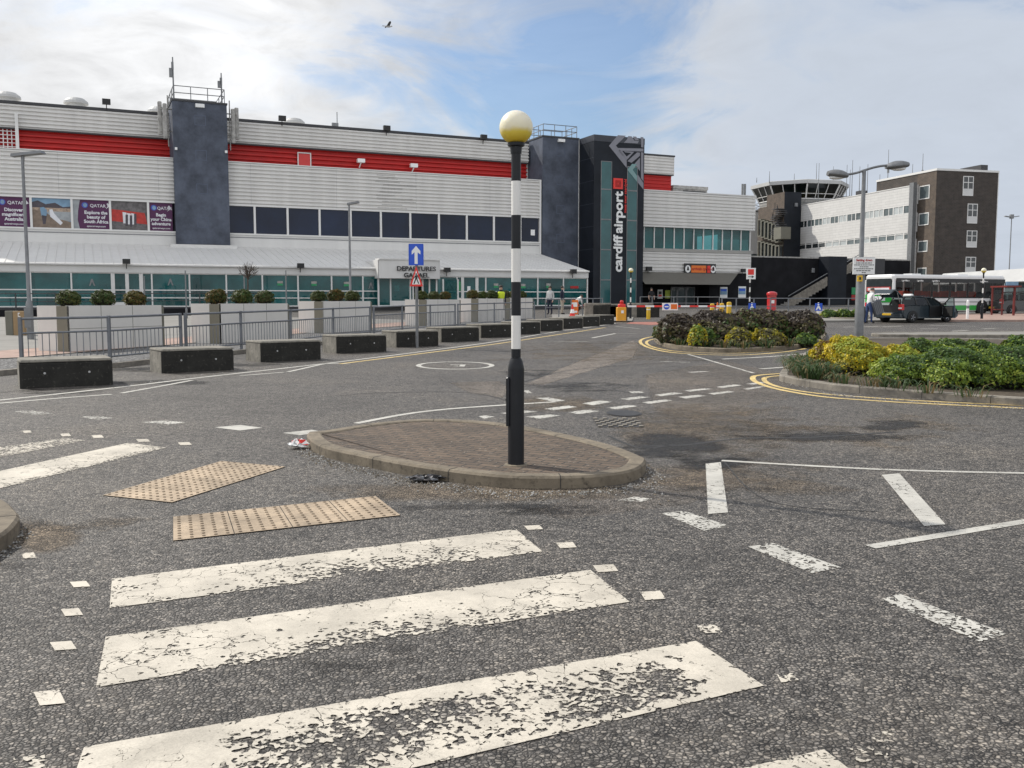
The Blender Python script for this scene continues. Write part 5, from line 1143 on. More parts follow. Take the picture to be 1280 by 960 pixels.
# ------------------------------------------------------------------ foliage
def foliage(name, mats, parent, blobs, n, size, core=None, jitter=.12, aspect=1.8, loc=None, weights=None, up=.4):
    """leaf-sized faces spread through the outer volume of a set of ellipsoids, over darker twiggy cores"""
    vol = np.array([b[1][0] * b[1][1] + b[1][0] * b[1][2] for b in blobs]); pick = RNG.choice(len(blobs), n, p=vol / vol.sum())
    C = np.array([b[0] for b in blobs])[pick]; S_ = np.array([b[1] for b in blobs])[pick]
    d = RNG.normal(size=(n, 3)); d[:, 2] = np.where(d[:, 2] < -.45, -d[:, 2], d[:, 2]); d /= np.linalg.norm(d, axis=1)[:, None]
    lump = 1 + .10 * np.sin(d[:, 0] * 7 + pick) * np.cos(d[:, 1] * 6 + 2 * pick) + .07 * np.sin(d[:, 2] * 11 + d[:, 0] * 5)
    rad = (1 - np.abs(RNG.normal(0, jitter, n))) * lump
    c = C + d * S_ * rad[:, None]
    nr = d + RNG.normal(0, .55, (n, 3)); nr[:, 2] += up; nr /= np.linalg.norm(nr, axis=1)[:, None]
    t = np.cross(nr, RNG.normal(size=(n, 3))); t /= np.linalg.norm(t, axis=1)[:, None]; b = np.cross(nr, t)
    s = size * RNG.uniform(.6, 1.3, n)[:, None]
    v = np.stack([c - t * s * aspect * .5, c - b * s * .5 + nr * s * .12, c + t * s * aspect * .5, c + b * s * .5 + nr * s * .12], 1).reshape(-1, 3)
    # keep leaves above the soil
    me = bpy.data.meshes.new(name); me.vertices.add(4 * n); me.vertices.foreach_set('co', v.astype(np.float32).ravel())
    me.loops.add(4 * n); me.loops.foreach_set('vertex_index', np.arange(4 * n, dtype=np.int32)); me.polygons.add(n)
    me.polygons.foreach_set('loop_start', np.arange(0, 4 * n, 4, dtype=np.int32))
    for m in mats: me.materials.append(m)
    w = weights or [1 / len(mats)] * len(mats)
    # clumps share a tint
    f = np.sin(c[:, 0] * 3.1 + pick) + np.sin(c[:, 1] * 3.7) + np.sin(c[:, 2] * 5.3) + RNG.normal(0, 1.1, n); o_ = np.argsort(np.argsort(f)) / n
    me.polygons.foreach_set('material_index', np.searchsorted(np.cumsum(w)[:-1], o_).astype(np.int32)); me.update(calc_edges=True); me.validate()
    o = bpy.data.objects.new(name, me); link(o)
    if parent: o.parent = parent
    if loc is not None: o.location = loc
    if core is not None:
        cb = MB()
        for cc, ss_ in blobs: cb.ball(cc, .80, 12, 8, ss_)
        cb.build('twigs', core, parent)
    return o
M['l_dark'] = leafmat('plum_leaf', (.085, .066, .042)); M['l_dark2'] = leafmat('olive_plum_leaf', (.12, .11, .042)); M['l_dark3'] = leafmat('deep_plum_leaf', (.05, .038, .03))
M['l_yel'] = leafmat('golden_leaf', (.58, .45, .02)); M['l_yel2'] = leafmat('yellow_green_leaf', (.33, .30, .03)); M['l_grn'] = leafmat('mid_green_leaf', (.165, .24, .033)); M['l_grn2'] = leafmat('fresh_green_leaf', (.33, .39, .055)); M['l_dg'] = leafmat('dark_green_leaf', (.06, .11, .028)); M['l_bronze'] = leafmat('bronze_leaf', (.16, .09, .025)); M['l_box'] = leafmat('box_leaf', (.065, .085, .022)); M['l_box2'] = leafmat('box_leaf_light', (.13, .125, .03))
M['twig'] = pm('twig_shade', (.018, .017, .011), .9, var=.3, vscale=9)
def shrub(label, px, py, Y, wpx, toppx, depth, mats, n, size, weights=None, cat='shrub', group=None, sub=5, name='shrub'):
    """a shrub seen between px-w/2 and px+w/2 and reaching up to toppx, rooted at distance Y"""
    p = foot(px, Y); o = thing(name, label, cat, p, 0, group); sc = Y / 1160
    rx = wpx * sc / 2; top = V(px, toppx, Y).z - p.z; bl = []
    bl.append(((0, 0, top * .48), (rx * .8, depth * .8, top * .5)))
    for i in range(sub):
        t = 2 * math.pi * i / sub + random.uniform(-.3, .3); k_ = random.uniform(.42, .6); hh = random.uniform(.34, .52) * top
        bl.append(((rx * (1 - k_) * math.cos(t), depth * (1 - k_) * math.sin(t), hh * .95), (rx * k_, depth * k_, hh)))
    foliage('leaves', mats, o, bl, n, size, M['twig'], weights=weights); return o
DK = [M['l_dark3'], M['l_dark'], M['l_dark2'], M['l_dg']]
g1 = 'dark shrubs of the middle planting island'
shrub('dark plum shrub at the left tip of the middle planting island', 850, 0, 26.5, 66, 391, 1.1, DK, 9000, .06, [.25, .33, .24, .18], group=g1)
shrub('dark plum shrub left of centre on the middle planting island, tallest of its bed', 893, 0, 26.8, 84, 386.5, 1.5, DK, 11000, .06, [.25, .33, .24, .18], group=g1)
shrub('dark plum shrub right of centre on the middle planting island', 945, 0, 27.5, 92, 385, 1.6, DK, 12000, .06, [.25, .33, .24, .18], group=g1)
shrub('dark plum shrub at the right end of the middle planting island', 994, 0, 27, 66, 387.5, 1.4, DK, 9000, .06, [.25, .33, .24, .18], group=g1)
YG = [M['l_grn'], M['l_yel2'], M['l_yel']]
shrub('small bright yellow green bush at the front left of the plum shrubs', 872, 0, 24.6, 24, 405, .4, YG, 2600, .05, [.2, .4, .4])
shrub('straggly yellow leaved bush low in front of the plum shrubs, centre', 925, 0, 24.8, 36, 408, .45, [M['l_dark2'], M['l_yel2'], M['l_yel']], 2200, .05, [.35, .4, .25])
shrub('straggly yellow leaved bush low in front of the plum shrubs, right of centre', 962, 0, 25.0, 44, 410, .45, [M['l_dark2'], M['l_yel2'], M['l_yel']], 2200, .05, [.45, .35, .2])
shrub('bushy green tuft beside the small yellow bush on the middle island', 887, 0, 24.9, 14, 412, .3, [M['l_dg'], M['l_grn']], 900, .045)
shrub('low dark green tuft at the right foot of the plum shrubs', 1008, 0, 25.6, 26, 416, .4, [M['l_dg'], M['l_grn']], 1500, .05)
# right-hand bed
yy = 17.4
shrub('large rounded golden yellow shrub at the left of the right-hand bed, lamp column behind it', 1072, 0, 16.6, 80, 419.5, .8, [M['l_grn2'], M['l_yel2'], M['l_yel']], 19000, .030, [.15, .35, .5])
shrub('smaller bronze tinged yellow shrub on the left flank of the golden one', 1037, 0, 17.2, 46, 424, .55, [M['l_bronze'], M['l_yel2'], M['l_yel']], 7000, .034, [.3, .4, .3])
shrub('small golden shrub tucked between the large golden shrub and green hedge', 1130, 0, 17.2, 46, 429.5, .5, [M['l_grn2'], M['l_yel2'], M['l_yel']], 6500, .034, [.2, .35, .45])
GR = [M['l_dg'], M['l_grn'], M['l_grn2']]
hg = 'green shrubs of the right-hand bed'
shrub('rounded green shrub at the left end of the front green hedge', 1138, 0, 14.9, 92, 442, .75, GR, 20000, .029, [.25, .45, .3], group=hg)
shrub('rounded green shrub in the middle of the front green hedge', 1200, 0, 14.5, 124, 431, 1.0, GR, 27000, .029, [.25, .45, .3], group=hg)
shrub('rounded green shrub at the right frame edge of the front green hedge', 1276, 0, 14.3, 124, 430, 1.05, GR, 27000, .029, [.25, .45, .3], group=hg)
shrub('rounded green shrub cut by the right edge of the frame', 1340, 0, 15.8, 100, 432, .9, GR, 9000, .04, [.25, .45, .3], group=hg)
DGm = [M['l_dg'], M['l_grn'], M['l_dark2']]
shrub('dark green back row shrub right behind the small golden one', 1150, 0, 21, 44, 421.5, .7, DGm, 5000, .045, [.4, .4, .2], group=hg)
shrub('low dark green back row shrub, second from the left', 1192, 0, 22, 60, 422.5, .7, DGm, 6000, .045, [.4, .4, .2], group=hg)
shrub('low dark green back row shrub left of the gap', 1226, 0, 21.5, 40, 424.5, .6, DGm, 4500, .045, [.4, .4, .2], group=hg)
shrub('dark green back row shrub nearest the right frame edge', 1278, 0, 21, 44, 418, .7, DGm, 5000, .045, [.4, .4, .2], group=hg)
for px, lab in ((1036, 'low clipped green and yellow shrub left in the small bed behind the lamp column'), (1054, 'low green and yellow shrub in the middle of the small far bed'), (1072, 'low green and yellow shrub right in the small far bed by the man')):
    shrub(lab, px, 0, 51.5, 22, 386.5, .7, [M['l_dg'], M['l_grn'], M['l_yel2']], 1500, .1, [.3, .4, .3], group='far bed shrubs')
BLX = [(1045, 478), (1056, 480), (1090, 484), (1104, 485), (1122, 487), (1160, 491), (1214, 496)]
# strappy leaves along the front of the bed
def blades(px_list, n_each, hgt, name, mats):
    v = []; f = []; mi = []
    for (px, py) in px_list:
        c = G(px, py, .09)
        for _ in range(n_each):
            a = random.uniform(0, 2 * math.pi); r_ = random.uniform(0, .22); p = c + Vector((r_ * math.cos(a), r_ * math.sin(a), 0)); le = hgt * random.uniform(.6, 1.2); dv = Vector((math.cos(a), math.sin(a), 0)); sd = Vector((-dv.y, dv.x, 0)) * .011
            pts = [p, p + dv * le * .22 + Vector((0, 0, le * .6)), p + dv * le * .6 + Vector((0, 0, le * .72)), p + dv * le * .95 + Vector((0, 0, le * .45))]; b_ = len(v)
            for k_, q_ in enumerate(pts): w_ = (1, .9, .6, .1)[k_]; v += [tuple(q_ - sd * w_), tuple(q_ + sd * w_)]
            m_ = random.randrange(len(mats))
            for k_ in range(3): f.append((b_ + 2 * k_, b_ + 2 * k_ + 1, b_ + 2 * k_ + 3, b_ + 2 * k_ + 2)); mi.append(m_)
    me = bpy.data.meshes.new(name); me.from_pydata(v, [], f)
    for m in mats: me.materials.append(m)
    me.polygons.foreach_set('material_index', mi); o = link(bpy.data.objects.new(name, me)); return o
M['l_strap'] = leafmat('strappy_leaf', (.05, .09, .03)); M['l_strap2'] = leafmat('grey_green_leaf', (.09, .13, .06)); M['l_dead'] = leafmat('dry_leaf', (.2, .15, .07))
tag(blades([(992, 462), (998, 466), (1004, 469), (1010, 462), (1018, 472), (1026, 474), (1012, 474), (1002, 458), (1034, 472), (1016, 465)] + [(1024, 466), (1008, 456)], 60, .32, 'grass', [M['l_strap'], M['l_strap2'], M['l_strap'], M['l_dead']]), kind='stuff')
tag(blades(BLX, 26, .22, 'grass', [M['l_strap'], M['l_strap2'], M['l_dead']]), kind='stuff')
tag(blades([(835, 429), (850, 432), (880, 434), (905, 435), (930, 436), (960, 435), (985, 433), (1005, 429), (1018, 424)], 40, .28, 'grass', [M['l_strap'], M['l_dead'], M['l_strap']]), kind='stuff')

# ------------------------------------------------------------------ planters with clipped balls
pe = Vector((.42, .9075, 0)); pw = Vector((-.9075, .42, 0)); pang = math.atan2(pe.y, pe.x)
pl0 = []
def make_planter(loc, label):
    o = thing('planter', label, 'planter', loc, pang, 'pale box planters'); Lp, Wp, Hp = 3.0, 1.05, 1.12; t_ = .05
    mb = MB(); mb.box(0, Lp, 0, t_, 0, Hp); mb.box(0, Lp, Wp - t_, Wp, 0, Hp); mb.box(0, t_, .36, Wp - t_ - .001, 0, Hp); mb.box(Lp - t_, Lp, t_ + .001, Wp - t_ - .001, 0, Hp); mb.build('panels', M['planter'], o)
    mb = MB(); mb.box(-.012, t_, .0, .358, 0, Hp - .01); mb.build('corner_panel', M['planter_dark'], o)
    mb = MB()
    for x in (1.0, 2.0): mb.box(x - .006, x + .006, -.003, .0, .01, Hp)
    mb.box(0, Lp, -.003, 0, Hp * .5 - .005, Hp * .5 + .005); mb.box(Lp, Lp + .06, -.02, .03, 0, Hp - .02); mb.build('panel_joints', M['olive'], o)
    MB().quad((t_, t_, Hp - .06), (Lp - t_, t_, Hp - .06), (Lp - t_, Wp - t_, Hp - .06), (t_, Wp - t_, Hp - .06)).build('compost', M['soil'], o); return o
PLB = [((86, 440), 'pale box planter with taupe corner, nearest the left edge, behind the first two blocks'), ((275.5, 429.5), 'pale box planter behind the third concrete block, bare sapling beyond it'), ((404, 416.5), 'pale box planter between the third and fifth concrete blocks'), ((533, 407.5), 'pale box planter right behind the one-way sign pole'), ((597.5, 402.6), 'pale box planter just left of the big beacon pole'), ((637.5, 398.8), 'pale box planter behind the big beacon pole, farthest of the row')]
first = None; ballm = []
for k_, (pp, lab) in enumerate(PLB):
    p = G(*pp, .09)
    if first is None: first = make_planter(p, lab)
    else: dup(first, p, pang, lab)
tints = [[M['l_box'], M['l_box2'], M['l_dg']], [M['l_box'], M['l_dg'], M['l_dark2']], [M['l_box2'], M['l_bronze'], M['l_box']]]
for v_ in range(3):
    o = thing('clipped_shrub', 'x', 'shrub', (0, 0, 0), 0, 'clipped balls in the planters')
    foliage('leaves', tints[v_], o, [((0, 0, .26), (.36, .36, .30)), ((.06, .03, .28), (.31, .30, .29))], 3800, .032, M['twig'], jitter=.07); ballm.append(o)
pos = ['left', 'middle', 'right']; pname = ['nearest planter', 'second planter', 'third planter', 'planter behind the one-way sign', 'planter left of the big beacon', 'farthest planter behind the beacon']
used = set()
for k_, (pp, lab) in enumerate(PLB):
    p = G(*pp, .09)
    for j in range(3):
        q_ = p + pe * (.45 + 1.05 * j) + pw * .5 + Vector((0, 0, 1.04)); vi = (k_ * 2 + j) % 3 if k_ else j; lb = '%s clipped %s ball in the %s' % (pos[j], ('green', 'dark green', 'bronze green')[vi] , pname[k_]); sc = random.uniform(.86, 1.02) * .88
        if vi not in used: o = ballm[vi]; used.add(vi); o.location = q_; o['label'] = lb; o.scale = (sc,) * 3
        else: dup(ballm[vi], q_, random.uniform(0, 6), lb, scale=sc)
# bare sapling
sp = foot(310.5, 46); sp.z += .1; o = thing('sapling', 'bare leafless sapling with a round head of twigs in front of the glass front', 'tree', sp); top = V(310, 319, 46).z - sp.z; hub = V(310, 345, 46).z - sp.z
mb = MB(); mb.tube((0, 0, 0), (.02, 0, hub), .05, .035); mb.build('trunk', M['bark'], o); mb = MB()
for i in range(26):
    a = random.uniform(0, 6.28); e_ = random.uniform(.15, 1.4); l_ = (top - hub) * random.uniform(.65, 1.0) * (.6 + .4 * math.sin(e_)); d_ = Vector((math.cos(a) * math.cos(e_), math.sin(a) * math.cos(e_), math.sin(e_))); s0_ = Vector((.02, 0, hub - random.uniform(0, .25))); m1_ = s0_ + d_ * l_ * .5 + Vector((0, 0, .05)); mb.tube(s0_, m1_, .02, .014, 5)
    for _ in range(4): d2 = (d_ + Vector((random.uniform(-.7, .7), random.uniform(-.7, .7), random.uniform(-.2, .6)))).normalized(); mb.tube(m1_, m1_ + d2 * l_ * random.uniform(.3, .55), .012, .006, 4)
mb.build('crown', M['bark'], o)
# ------------------------------------------------------------------ street lamps
def led_head(mb_, x, y, z, ln_, dx=1, m=0):
    mb_.add([(x, y - .12, z), (x + dx * ln_, y - .16, z + .10), (x + dx * ln_, y + .16, z + .10), (x, y + .12, z), (x, y - .10, z + .09), (x + dx * ln_ * .95, y - .13, z + .18), (x + dx * ln_ * .95, y + .13, z + .18), (x, y + .10, z + .09)], [(0, 1, 2, 3), (7, 6, 5, 4), (0, 4, 5, 1), (1, 5, 6, 2), (2, 6, 7, 3), (3, 7, 4, 0)], m)
def lamp_single(label, px, py, Y, ptop, lift, flare=True):
    p = foot(px, Y) if Y else G(px, py, lift); p.z = gz(p.y) + lift; Y = p.y
    o = thing('street_lamp', label, 'street lamp', p, 0, 'street lamps'); H_ = V(px, ptop, Y).z - p.z
    mb = MB(); mb.lathe([(.10, 0), (.10, 1.05), (.088, 1.12), (.056, 1.2), (.042, H_)], n=14); smooth_by_angle(mb.build('column', M['steel'], o)); return o, H_
o, H_ = lamp_single('slender street lamp at the far left, its column rising from the paving beside the cabinet', 38.5, 424, None, 192, .1)
mb = MB(); led_head(mb, -.30, 0, H_ - .1, .95); mb.tube((0, 0, H_ - .3), (.02, 0, H_), .05); mb.build('lamp_head', M['steel'], o); mb = MB(); mb.box(-.1, .1, -.135, -.12, .35, .95); mb.build('access_door', M['steel_dark'], o)
o, H_ = lamp_single('slender flat headed street lamp before the terminal windows, left of the one-way sign', 438.5, 0, 43, 255, .1)
mb = MB(); led_head(mb, -.08, 0, H_ - .05, .55); mb.build('lamp_head', M['steel_dark'], o)
o, H_ = lamp_single('distant street lamp on the far right beyond the low building', 1258.5, 0, 92, 272, 0); mb = MB(); led_head(mb, 0, 0, H_, .7); led_head(mb, 0, 0, H_, .7, -1); mb.box(-.15, .15, -.15, .15, H_ - .1, H_ + .3); mb.build('lamp_head', M['steel_dark'], o)
# thin posts in front of the glass
for px, yt, lab in ((233.5, 338, 'thin galvanised post before the glass front, left of centre'), (182, 345, 'thin blue grey post beside the double glass door'), (306.5, 342, 'thin white post just left of the bare sapling'), (358.5, 338, 'thin dark post before the glass right of the bare sapling')):
    p = foot(px, 50); p.z += .1; h_ = V(px, yt, 50).z - p.z; o = thing('post', lab, 'post', p, 0, 'thin posts by the glass front'); mb = MB(); mb.lathe([(.06, 0), (.06, .5), (.04, .55), (.035, h_)], n=8); mb.build('column', M['steel'], o)
# double-headed lamp with the notice board
p = foot(1074, 28.5); YL = 28.5; sc = YL / 1160; DLp = thing('double_street_lamp', 'tall two-headed street lamp column rising behind the golden yellow shrub', 'street lamp', p); zl = lambda y: V(1077, y, YL).z - p.z
tx = 0
mb = MB(); mb.lathe([(.135, 0), (.13, zl(345)), (.075, zl(339)), (.055, zl(212))], n=16); smooth_by_angle(mb.build('column', M['steel'], DLp))
def cobra(end, zr, zh, ln_, dx):
    m_ = MB(); z0_ = zl(213); pts = [Vector((end * u, 0, z0_ + (zh + .05 - z0_) * (1 - (1 - u) ** 1.6) )) for u in [k / 8 for k in range(9)]]; m_.path(pts, .035, 8); m_.build('lamp_arm', M['steel'], DLp)
    m_ = MB(); n = 12; rings = []
    for i in range(7):
        u = i / 6; r_ = .05 + .17 * math.sin(math.pi * min(1, u * .75 + .12)); rings.append([(end + dx * (ln_ * u), r_ * 1.1 * math.cos(2 * math.pi * k / n), zh + .06 * u + (.45 if math.sin(2 * math.pi * k / n) < 0 else .75) * r_ * math.sin(2 * math.pi * k / n)) for k in range(n)])
    for a, b in zip(rings[:-1], rings[1:]): b0_ = len(m_.v); m_.add(a + b, [(k, (k + 1) % n, n + (k + 1) % n, n + k) for k in range(n)])
    m_.add(rings[0], [tuple(range(n))]); m_.add(rings[-1], [tuple(range(n))]); hd = m_.build('lamp_head', M['steel'], DLp, True)
    m_ = MB(); m_.ball((end + dx * ln_ * .55, 0, zh - .04), 1, 12, 6, (.24, .13, .07)); m_.build('lens', M['sign_white'], hd, True)
cobra(-.50, 0, zl(220), .60, -1); cobra(.66, 0, zl(209), .66, 1)
o = thing('notice_board', 'white parking notice with a small yellow plate below, fixed to the two-headed lamp column', 'sign', p + Vector((0, -.15, 0)))
bx0, bx1 = -.30, .36; bz0, bz1 = zl(343), zl(322)
mb = MB(); mb.box(bx0, bx1, -.02, .02, bz0, bz1); bd = mb.build('board', M['sign_white'], o); mb = MB(); mb.box(bx0 - .01, bx1 + .01, .021, .03, bz0 - .01, bz1 + .01); mb.build('board_back', M['steel_dark'], o)
text('notice_lettering', 'Setting down', .10, M['sign_red_d'], bd, ((bx0 + bx1) / 2, -.024, bz1 - .115), (1, 0, 0), (0, 0, 1), .002, .003, 'CENTER', .92)
mb = MB()
for i, (u0_, u1_) in enumerate(((.12, .88), (.05, .95), (.3, .7), (.05, .95), (.15, .85), (.4, .6))):
    zq = bz1 - .17 - i * .058; x_ = bx0 + (bx1 - bx0) * u0_
    while x_ < bx0 + (bx1 - bx0) * u1_ - .03: w_ = random.uniform(.03, .09); mb.box(x_, min(x_ + w_, bx0 + (bx1 - bx0) * u1_), -.024, -.0205, zq - .012, zq + .012); x_ += w_ + .014
mb.build('notice_lines', M['sign_black'], bd); mb = MB(); mb.rbox(-.16, -.0, -.03, .03, zl(352), zl(344.5), .01); yp = mb.build('yellow_plate', M['yellow_box'], o); MB().box(-.11, -.05, -.034, -.031, zl(350), zl(346.5)).build('plate_mark', M['sign_black'], yp)
# ------------------------------------------------------------------ one-way and pedestrians sign
p = G(521.5, 434.5, .0); Y = p.y; zs_ = lambda y: V(521, y, Y).z - p.z; mm = Y / 1160
SG = thing('road_sign', 'grey sign pole carrying a blue one-way arrow plate above a red pedestrian warning triangle', 'road sign', p)
mb = MB(); mb.lathe([(.042, 0), (.042, zs_(308))], n=12); smooth_by_angle(mb.build('pole', M['steel'], SG))
w = 9.2 * mm; mb = MB(); mb.rbox(-w, w, -.075, -.06, zs_(331.8), zs_(305), .02); pa = mb.build('one_way_plate', M['sign_blue'], SG)
mb = MB(); a = lambda x, y: (x * mm, -.079, zs_(y)); mb.extrude([a(-1.9, 330), a(1.9, 330), a(1.9, 315.5), a(5.4, 318.4), a(5.4, 314), a(0, 307.6), a(-5.4, 314), a(-5.4, 318.4), a(-1.9, 315.5)], (0, .003, 0)); mb.build('arrow', M['sign_white'], pa)
def tri(cx, y0, y1, hw, y): return [(cx - hw, y, y0), (cx + hw, y, y0), (cx, y, y1)]
z0, z1 = zs_(358), zs_(332.5); mb = MB(); mb.extrude(tri(0, z0, z1, 8.3 * mm, -.084), (0, .012, 0)); tp = mb.build('warning_triangle', M['sign_red'], SG); e = MB(); e.extrude(tri(0, z0 + 2.4 * mm, z1 - 5.2 * mm, 5.3 * mm, -.088), (0, .003, 0)); e.build('triangle_face', M['sign_white'], tp)
e = MB(); s_ = (z1 - z0); Pz = lambda u: z0 + s_ * u
e.ball((.0, -.09, Pz(.60)), .024, 8, 6, (1, .15, 1)); e.extrude([(-.03, -.092, Pz(.35)), (.03, -.092, Pz(.35)), (.045, -.092, Pz(.55)), (-.025, -.092, Pz(.55))], (0, .003, 0)); e.extrude([(-.03, -.092, Pz(.36)), (.0, -.092, Pz(.36)), (-.045, -.092, Pz(.13)), (-.08, -.092, Pz(.13))], (0, .003, 0)); e.extrude([(.0, -.092, Pz(.36)), (.03, -.092, Pz(.36)), (.085, -.092, Pz(.13)), (.05, -.092, Pz(.13))], (0, .003, 0)); e.extrude([(.03, -.092, Pz(.54)), (.05, -.092, Pz(.5)), (.085, -.092, Pz(.38)), (.065, -.092, Pz(.37))], (0, .003, 0)); e.extrude([(-.02, -.092, Pz(.54)), (-.02, -.092, Pz(.48)), (-.07, -.092, Pz(.37)), (-.085, -.092, Pz(.39))], (0, .003, 0)); e.build('pedestrian_symbol', M['sign_black'], tp)
# small blue signs by the far crossing
for px, base, lab in ((939.5, 398.5, 'small blue pictogram sign below the white arrow panel, left of the post box'), (1022.5, 399.5, 'small blue pictogram sign on a short white post right of the post box')):
    p = G(px, base); Y = p.y; mm = Y / 1160; o = thing('blue_sign', lab, 'sign', p, 0, 'small blue signs'); z = lambda y: V(px, y, Y).z - p.z
    MB().tube((0, 0, 0), (0, 0, z(378)), .035).build('post', M['sign_white'], o); b_ = MB().box(-4.5 * mm, 4.5 * mm, -.06, -.04, z(388.5), z(379)).build('plate', M['sign_blue'], o)
    e = MB(); e.ball((-.02, -.064, z(381)), .05, 8, 6, (1, .1, 1)); e.extrude([(-.06, -.065, z(382.5)), (.04, -.065, z(382.5)), (.14, -.065, z(387)), (.06, -.065, z(387.4)), (-.02, -.065, z(385)), (-.1, -.065, z(387.6)), (-.16, -.065, z(387))], (0, .004, 0)); e.build('pictogram', M['sign_white'], b_)
# ------------------------------------------------------------------ barrier gate, bollards, post box, cabinet
p = G(777, 402.2); mm = p.y / 1160; YG_ = p.y; z = lambda y: V(777, y, YG_).z - p.z
BG = thing('car_park_barrier', 'yellow barrier cabinet with a red and white boom lowered across the lane', 'barrier', p)
mb = MB(); mb.rbox(-6.3 * mm, 5.2 * mm, -.2, .25, 0, z(384), .03); cb = mb.build('cabinet', M['orange'], BG); mb = MB(); mb.box(5.3 * mm, 6.8 * mm, -.15, .25, 0, z(386)); mb.build('side_plate', M['black_plastic'], BG); mb = MB(); mb.box(-.05, .08, -.206, -.2, z(391.5), z(388)); mb.build('label_plate', M['sign_white'], cb)
mb = MB(); mb.rbox(-4.5 * mm, 4.5 * mm, -.15, .15, z(383.9), z(380), .04); mb.build('red_housing', M['sign_red'], BG); mb = MB(); mb.lathe([(.09, z(379.9)), (.1, z(377)), (.06, z(375.3))], n=12); mb.build('lamp', M['tail_red'], BG)
bx = V(905, 382.6, YG_ + .3); bl_ = bx.x - p.x; yb0 = z(382.8); seg = 11
bm_ = MB(); bm2 = MB()
for i in range(seg):
    a, b = .3 + (bl_ - .3) * i / seg, .3 + (bl_ - .3) * (i + 1) / seg; (bm_ if i % 2 == 0 else bm2).box(a, b, .05, .09, yb0 - .045, yb0 + .045)
bm_.build('boom_white', M['sign_white'], BG); bm2.build('boom_red', M['sign_red'], BG)
s0, s1 = (827.5 - 777) * mm, (847 - 777) * mm; pl_ = MB().box(s0, s1, -.0, .04, z(387.8), z(378.8)).build('boom_sign', M['sign_white'], BG); e = MB(); c = (s0 + .22, (z(387.8) + z(378.8)) / 2); e.extrude([(c[0] + .15 * math.cos(t), -.004, c[1] + .15 * math.sin(t)) for t in [k_ * .3927 for k_ in range(16)]], (0, .003, 0)); e.build('blue_disc', M['sign_blue'], pl_); MB().box(s0 + .44, s1 - .04, -.004, -.001, z(386.5), z(380.2)).build('orange_panel', M['orange_red'], pl_); MB().box(c[0] - .1, c[0] + .1, -.008, -.0045, c[1] - .03, c[1] + .03).build('disc_bar', M['sign_white'], pl_)
BOs = None
for px, pb, pt, lab in ((810.5, 399, 383, 'yellow bollard standing alone beneath the barrier boom, right of the cabinet'), (890, 397, 379.4, 'yellow bollard behind the plum shrubs, left of three'), (902, 397, 378.8, 'yellow bollard behind the plum shrubs, middle of three'), (911, 397.5, 377.4, 'yellow bollard behind the plum shrubs, tallest and right of three')):
    p = G(px, pb); h_ = V(px, pt, p.y).z - p.z
    if BOs is None:
        BOs = thing('bollard', lab, 'bollard', p, 0, 'yellow bollards'); mb = MB(); mb.lathe([(.11, 0), (.11, .9 * h_), (.10, .97 * h_), (.05, h_)], n=14); smooth_by_angle(mb.build('post', M['yellow_box'], BOs)); mb = MB(); mb.lathe([(.112, .72 * h_), (.112, .80 * h_)], n=14); mb.build('band', M['sign_white'], BOs); bh0 = h_
    else: dup(BOs, p, 0, lab, scale=h_ / bh0)
p = foot(896.5, 55); o = thing('traffic_cone', 'small orange and white cone between the first two yellow bollards', 'traffic cone', p); mb = MB(); mb.box(-.2, .2, -.2, .2, 0, .04); mb.lathe([(.16, .04), (.03, .9)], n=12); mb.build('cone', M['orange_red'], o); mb = MB(); mb.lathe([(.115, .35), (.078, .58)], n=12); mb.build('band', M['sign_white'], o)
p = foot(964, 60); mm = 60 / 1160; z = lambda y: V(964, y, 60).z - p.z; zt_ = z(364.5); o = thing('post_box', 'red pillar post box with a domed cap in front of the black wall', 'post box', p); r_ = 5.6 * mm
mb = MB(); mb.lathe([(r_ * 1.08, 0), (r_ * 1.08, .18), (r_, .22), (r_, zt_ - .24)], n=24); bo = smooth_by_angle(mb.build('body', M['postbox'], o)); mb = MB(); mb.lathe([(r_ * 1.14, zt_ - .24), (r_ * 1.18, zt_ - .14), (r_ * 1.0, zt_ - .05), (r_ * .5, zt_), (.01, zt_ + .01)], n=24); smooth_by_angle(mb.build('cap', M['postbox'], o)); MB().box(-.14, .14, -r_ - .01, -r_ + .02, zt_ - .42, zt_ - .37).build('slot', M['sign_black'], bo); MB().box(-.09, .09, -r_ - .008, -r_ + .02, zt_ - .75, zt_ - .55).build('collection_plate', M['sign_white'], bo)
p = G(7, 419, .1); mm = p.y / 1160; o = thing('utility_cabinet', 'olive and tan metal cabinet at the left edge beside the lamp column', 'utility cabinet', p); z = lambda y: V(15, y, p.y).z - p.z
mb = MB(); mb.rbox(0, 10 * mm, 0, .4, 0, z(388.5), .02); mb.build('side_panel', M['olive'], o); mb = MB(); mb.rbox(10.2 * mm, 24.5 * mm, -.02, .4, 0, z(388.8), .02); d_ = mb.build('door', M['tan'], o); mb = MB(); mb.box(17 * mm, 17.8 * mm, -.026, -.021, z(396), z(391)); mb.box(17.9 * mm, 20 * mm, -.026, -.021, z(396), z(395)); mb.box(17.9 * mm, 19.5 * mm, -.026, -.021, z(392), z(391)); mb.build('letter', M['sign_white'], d_)
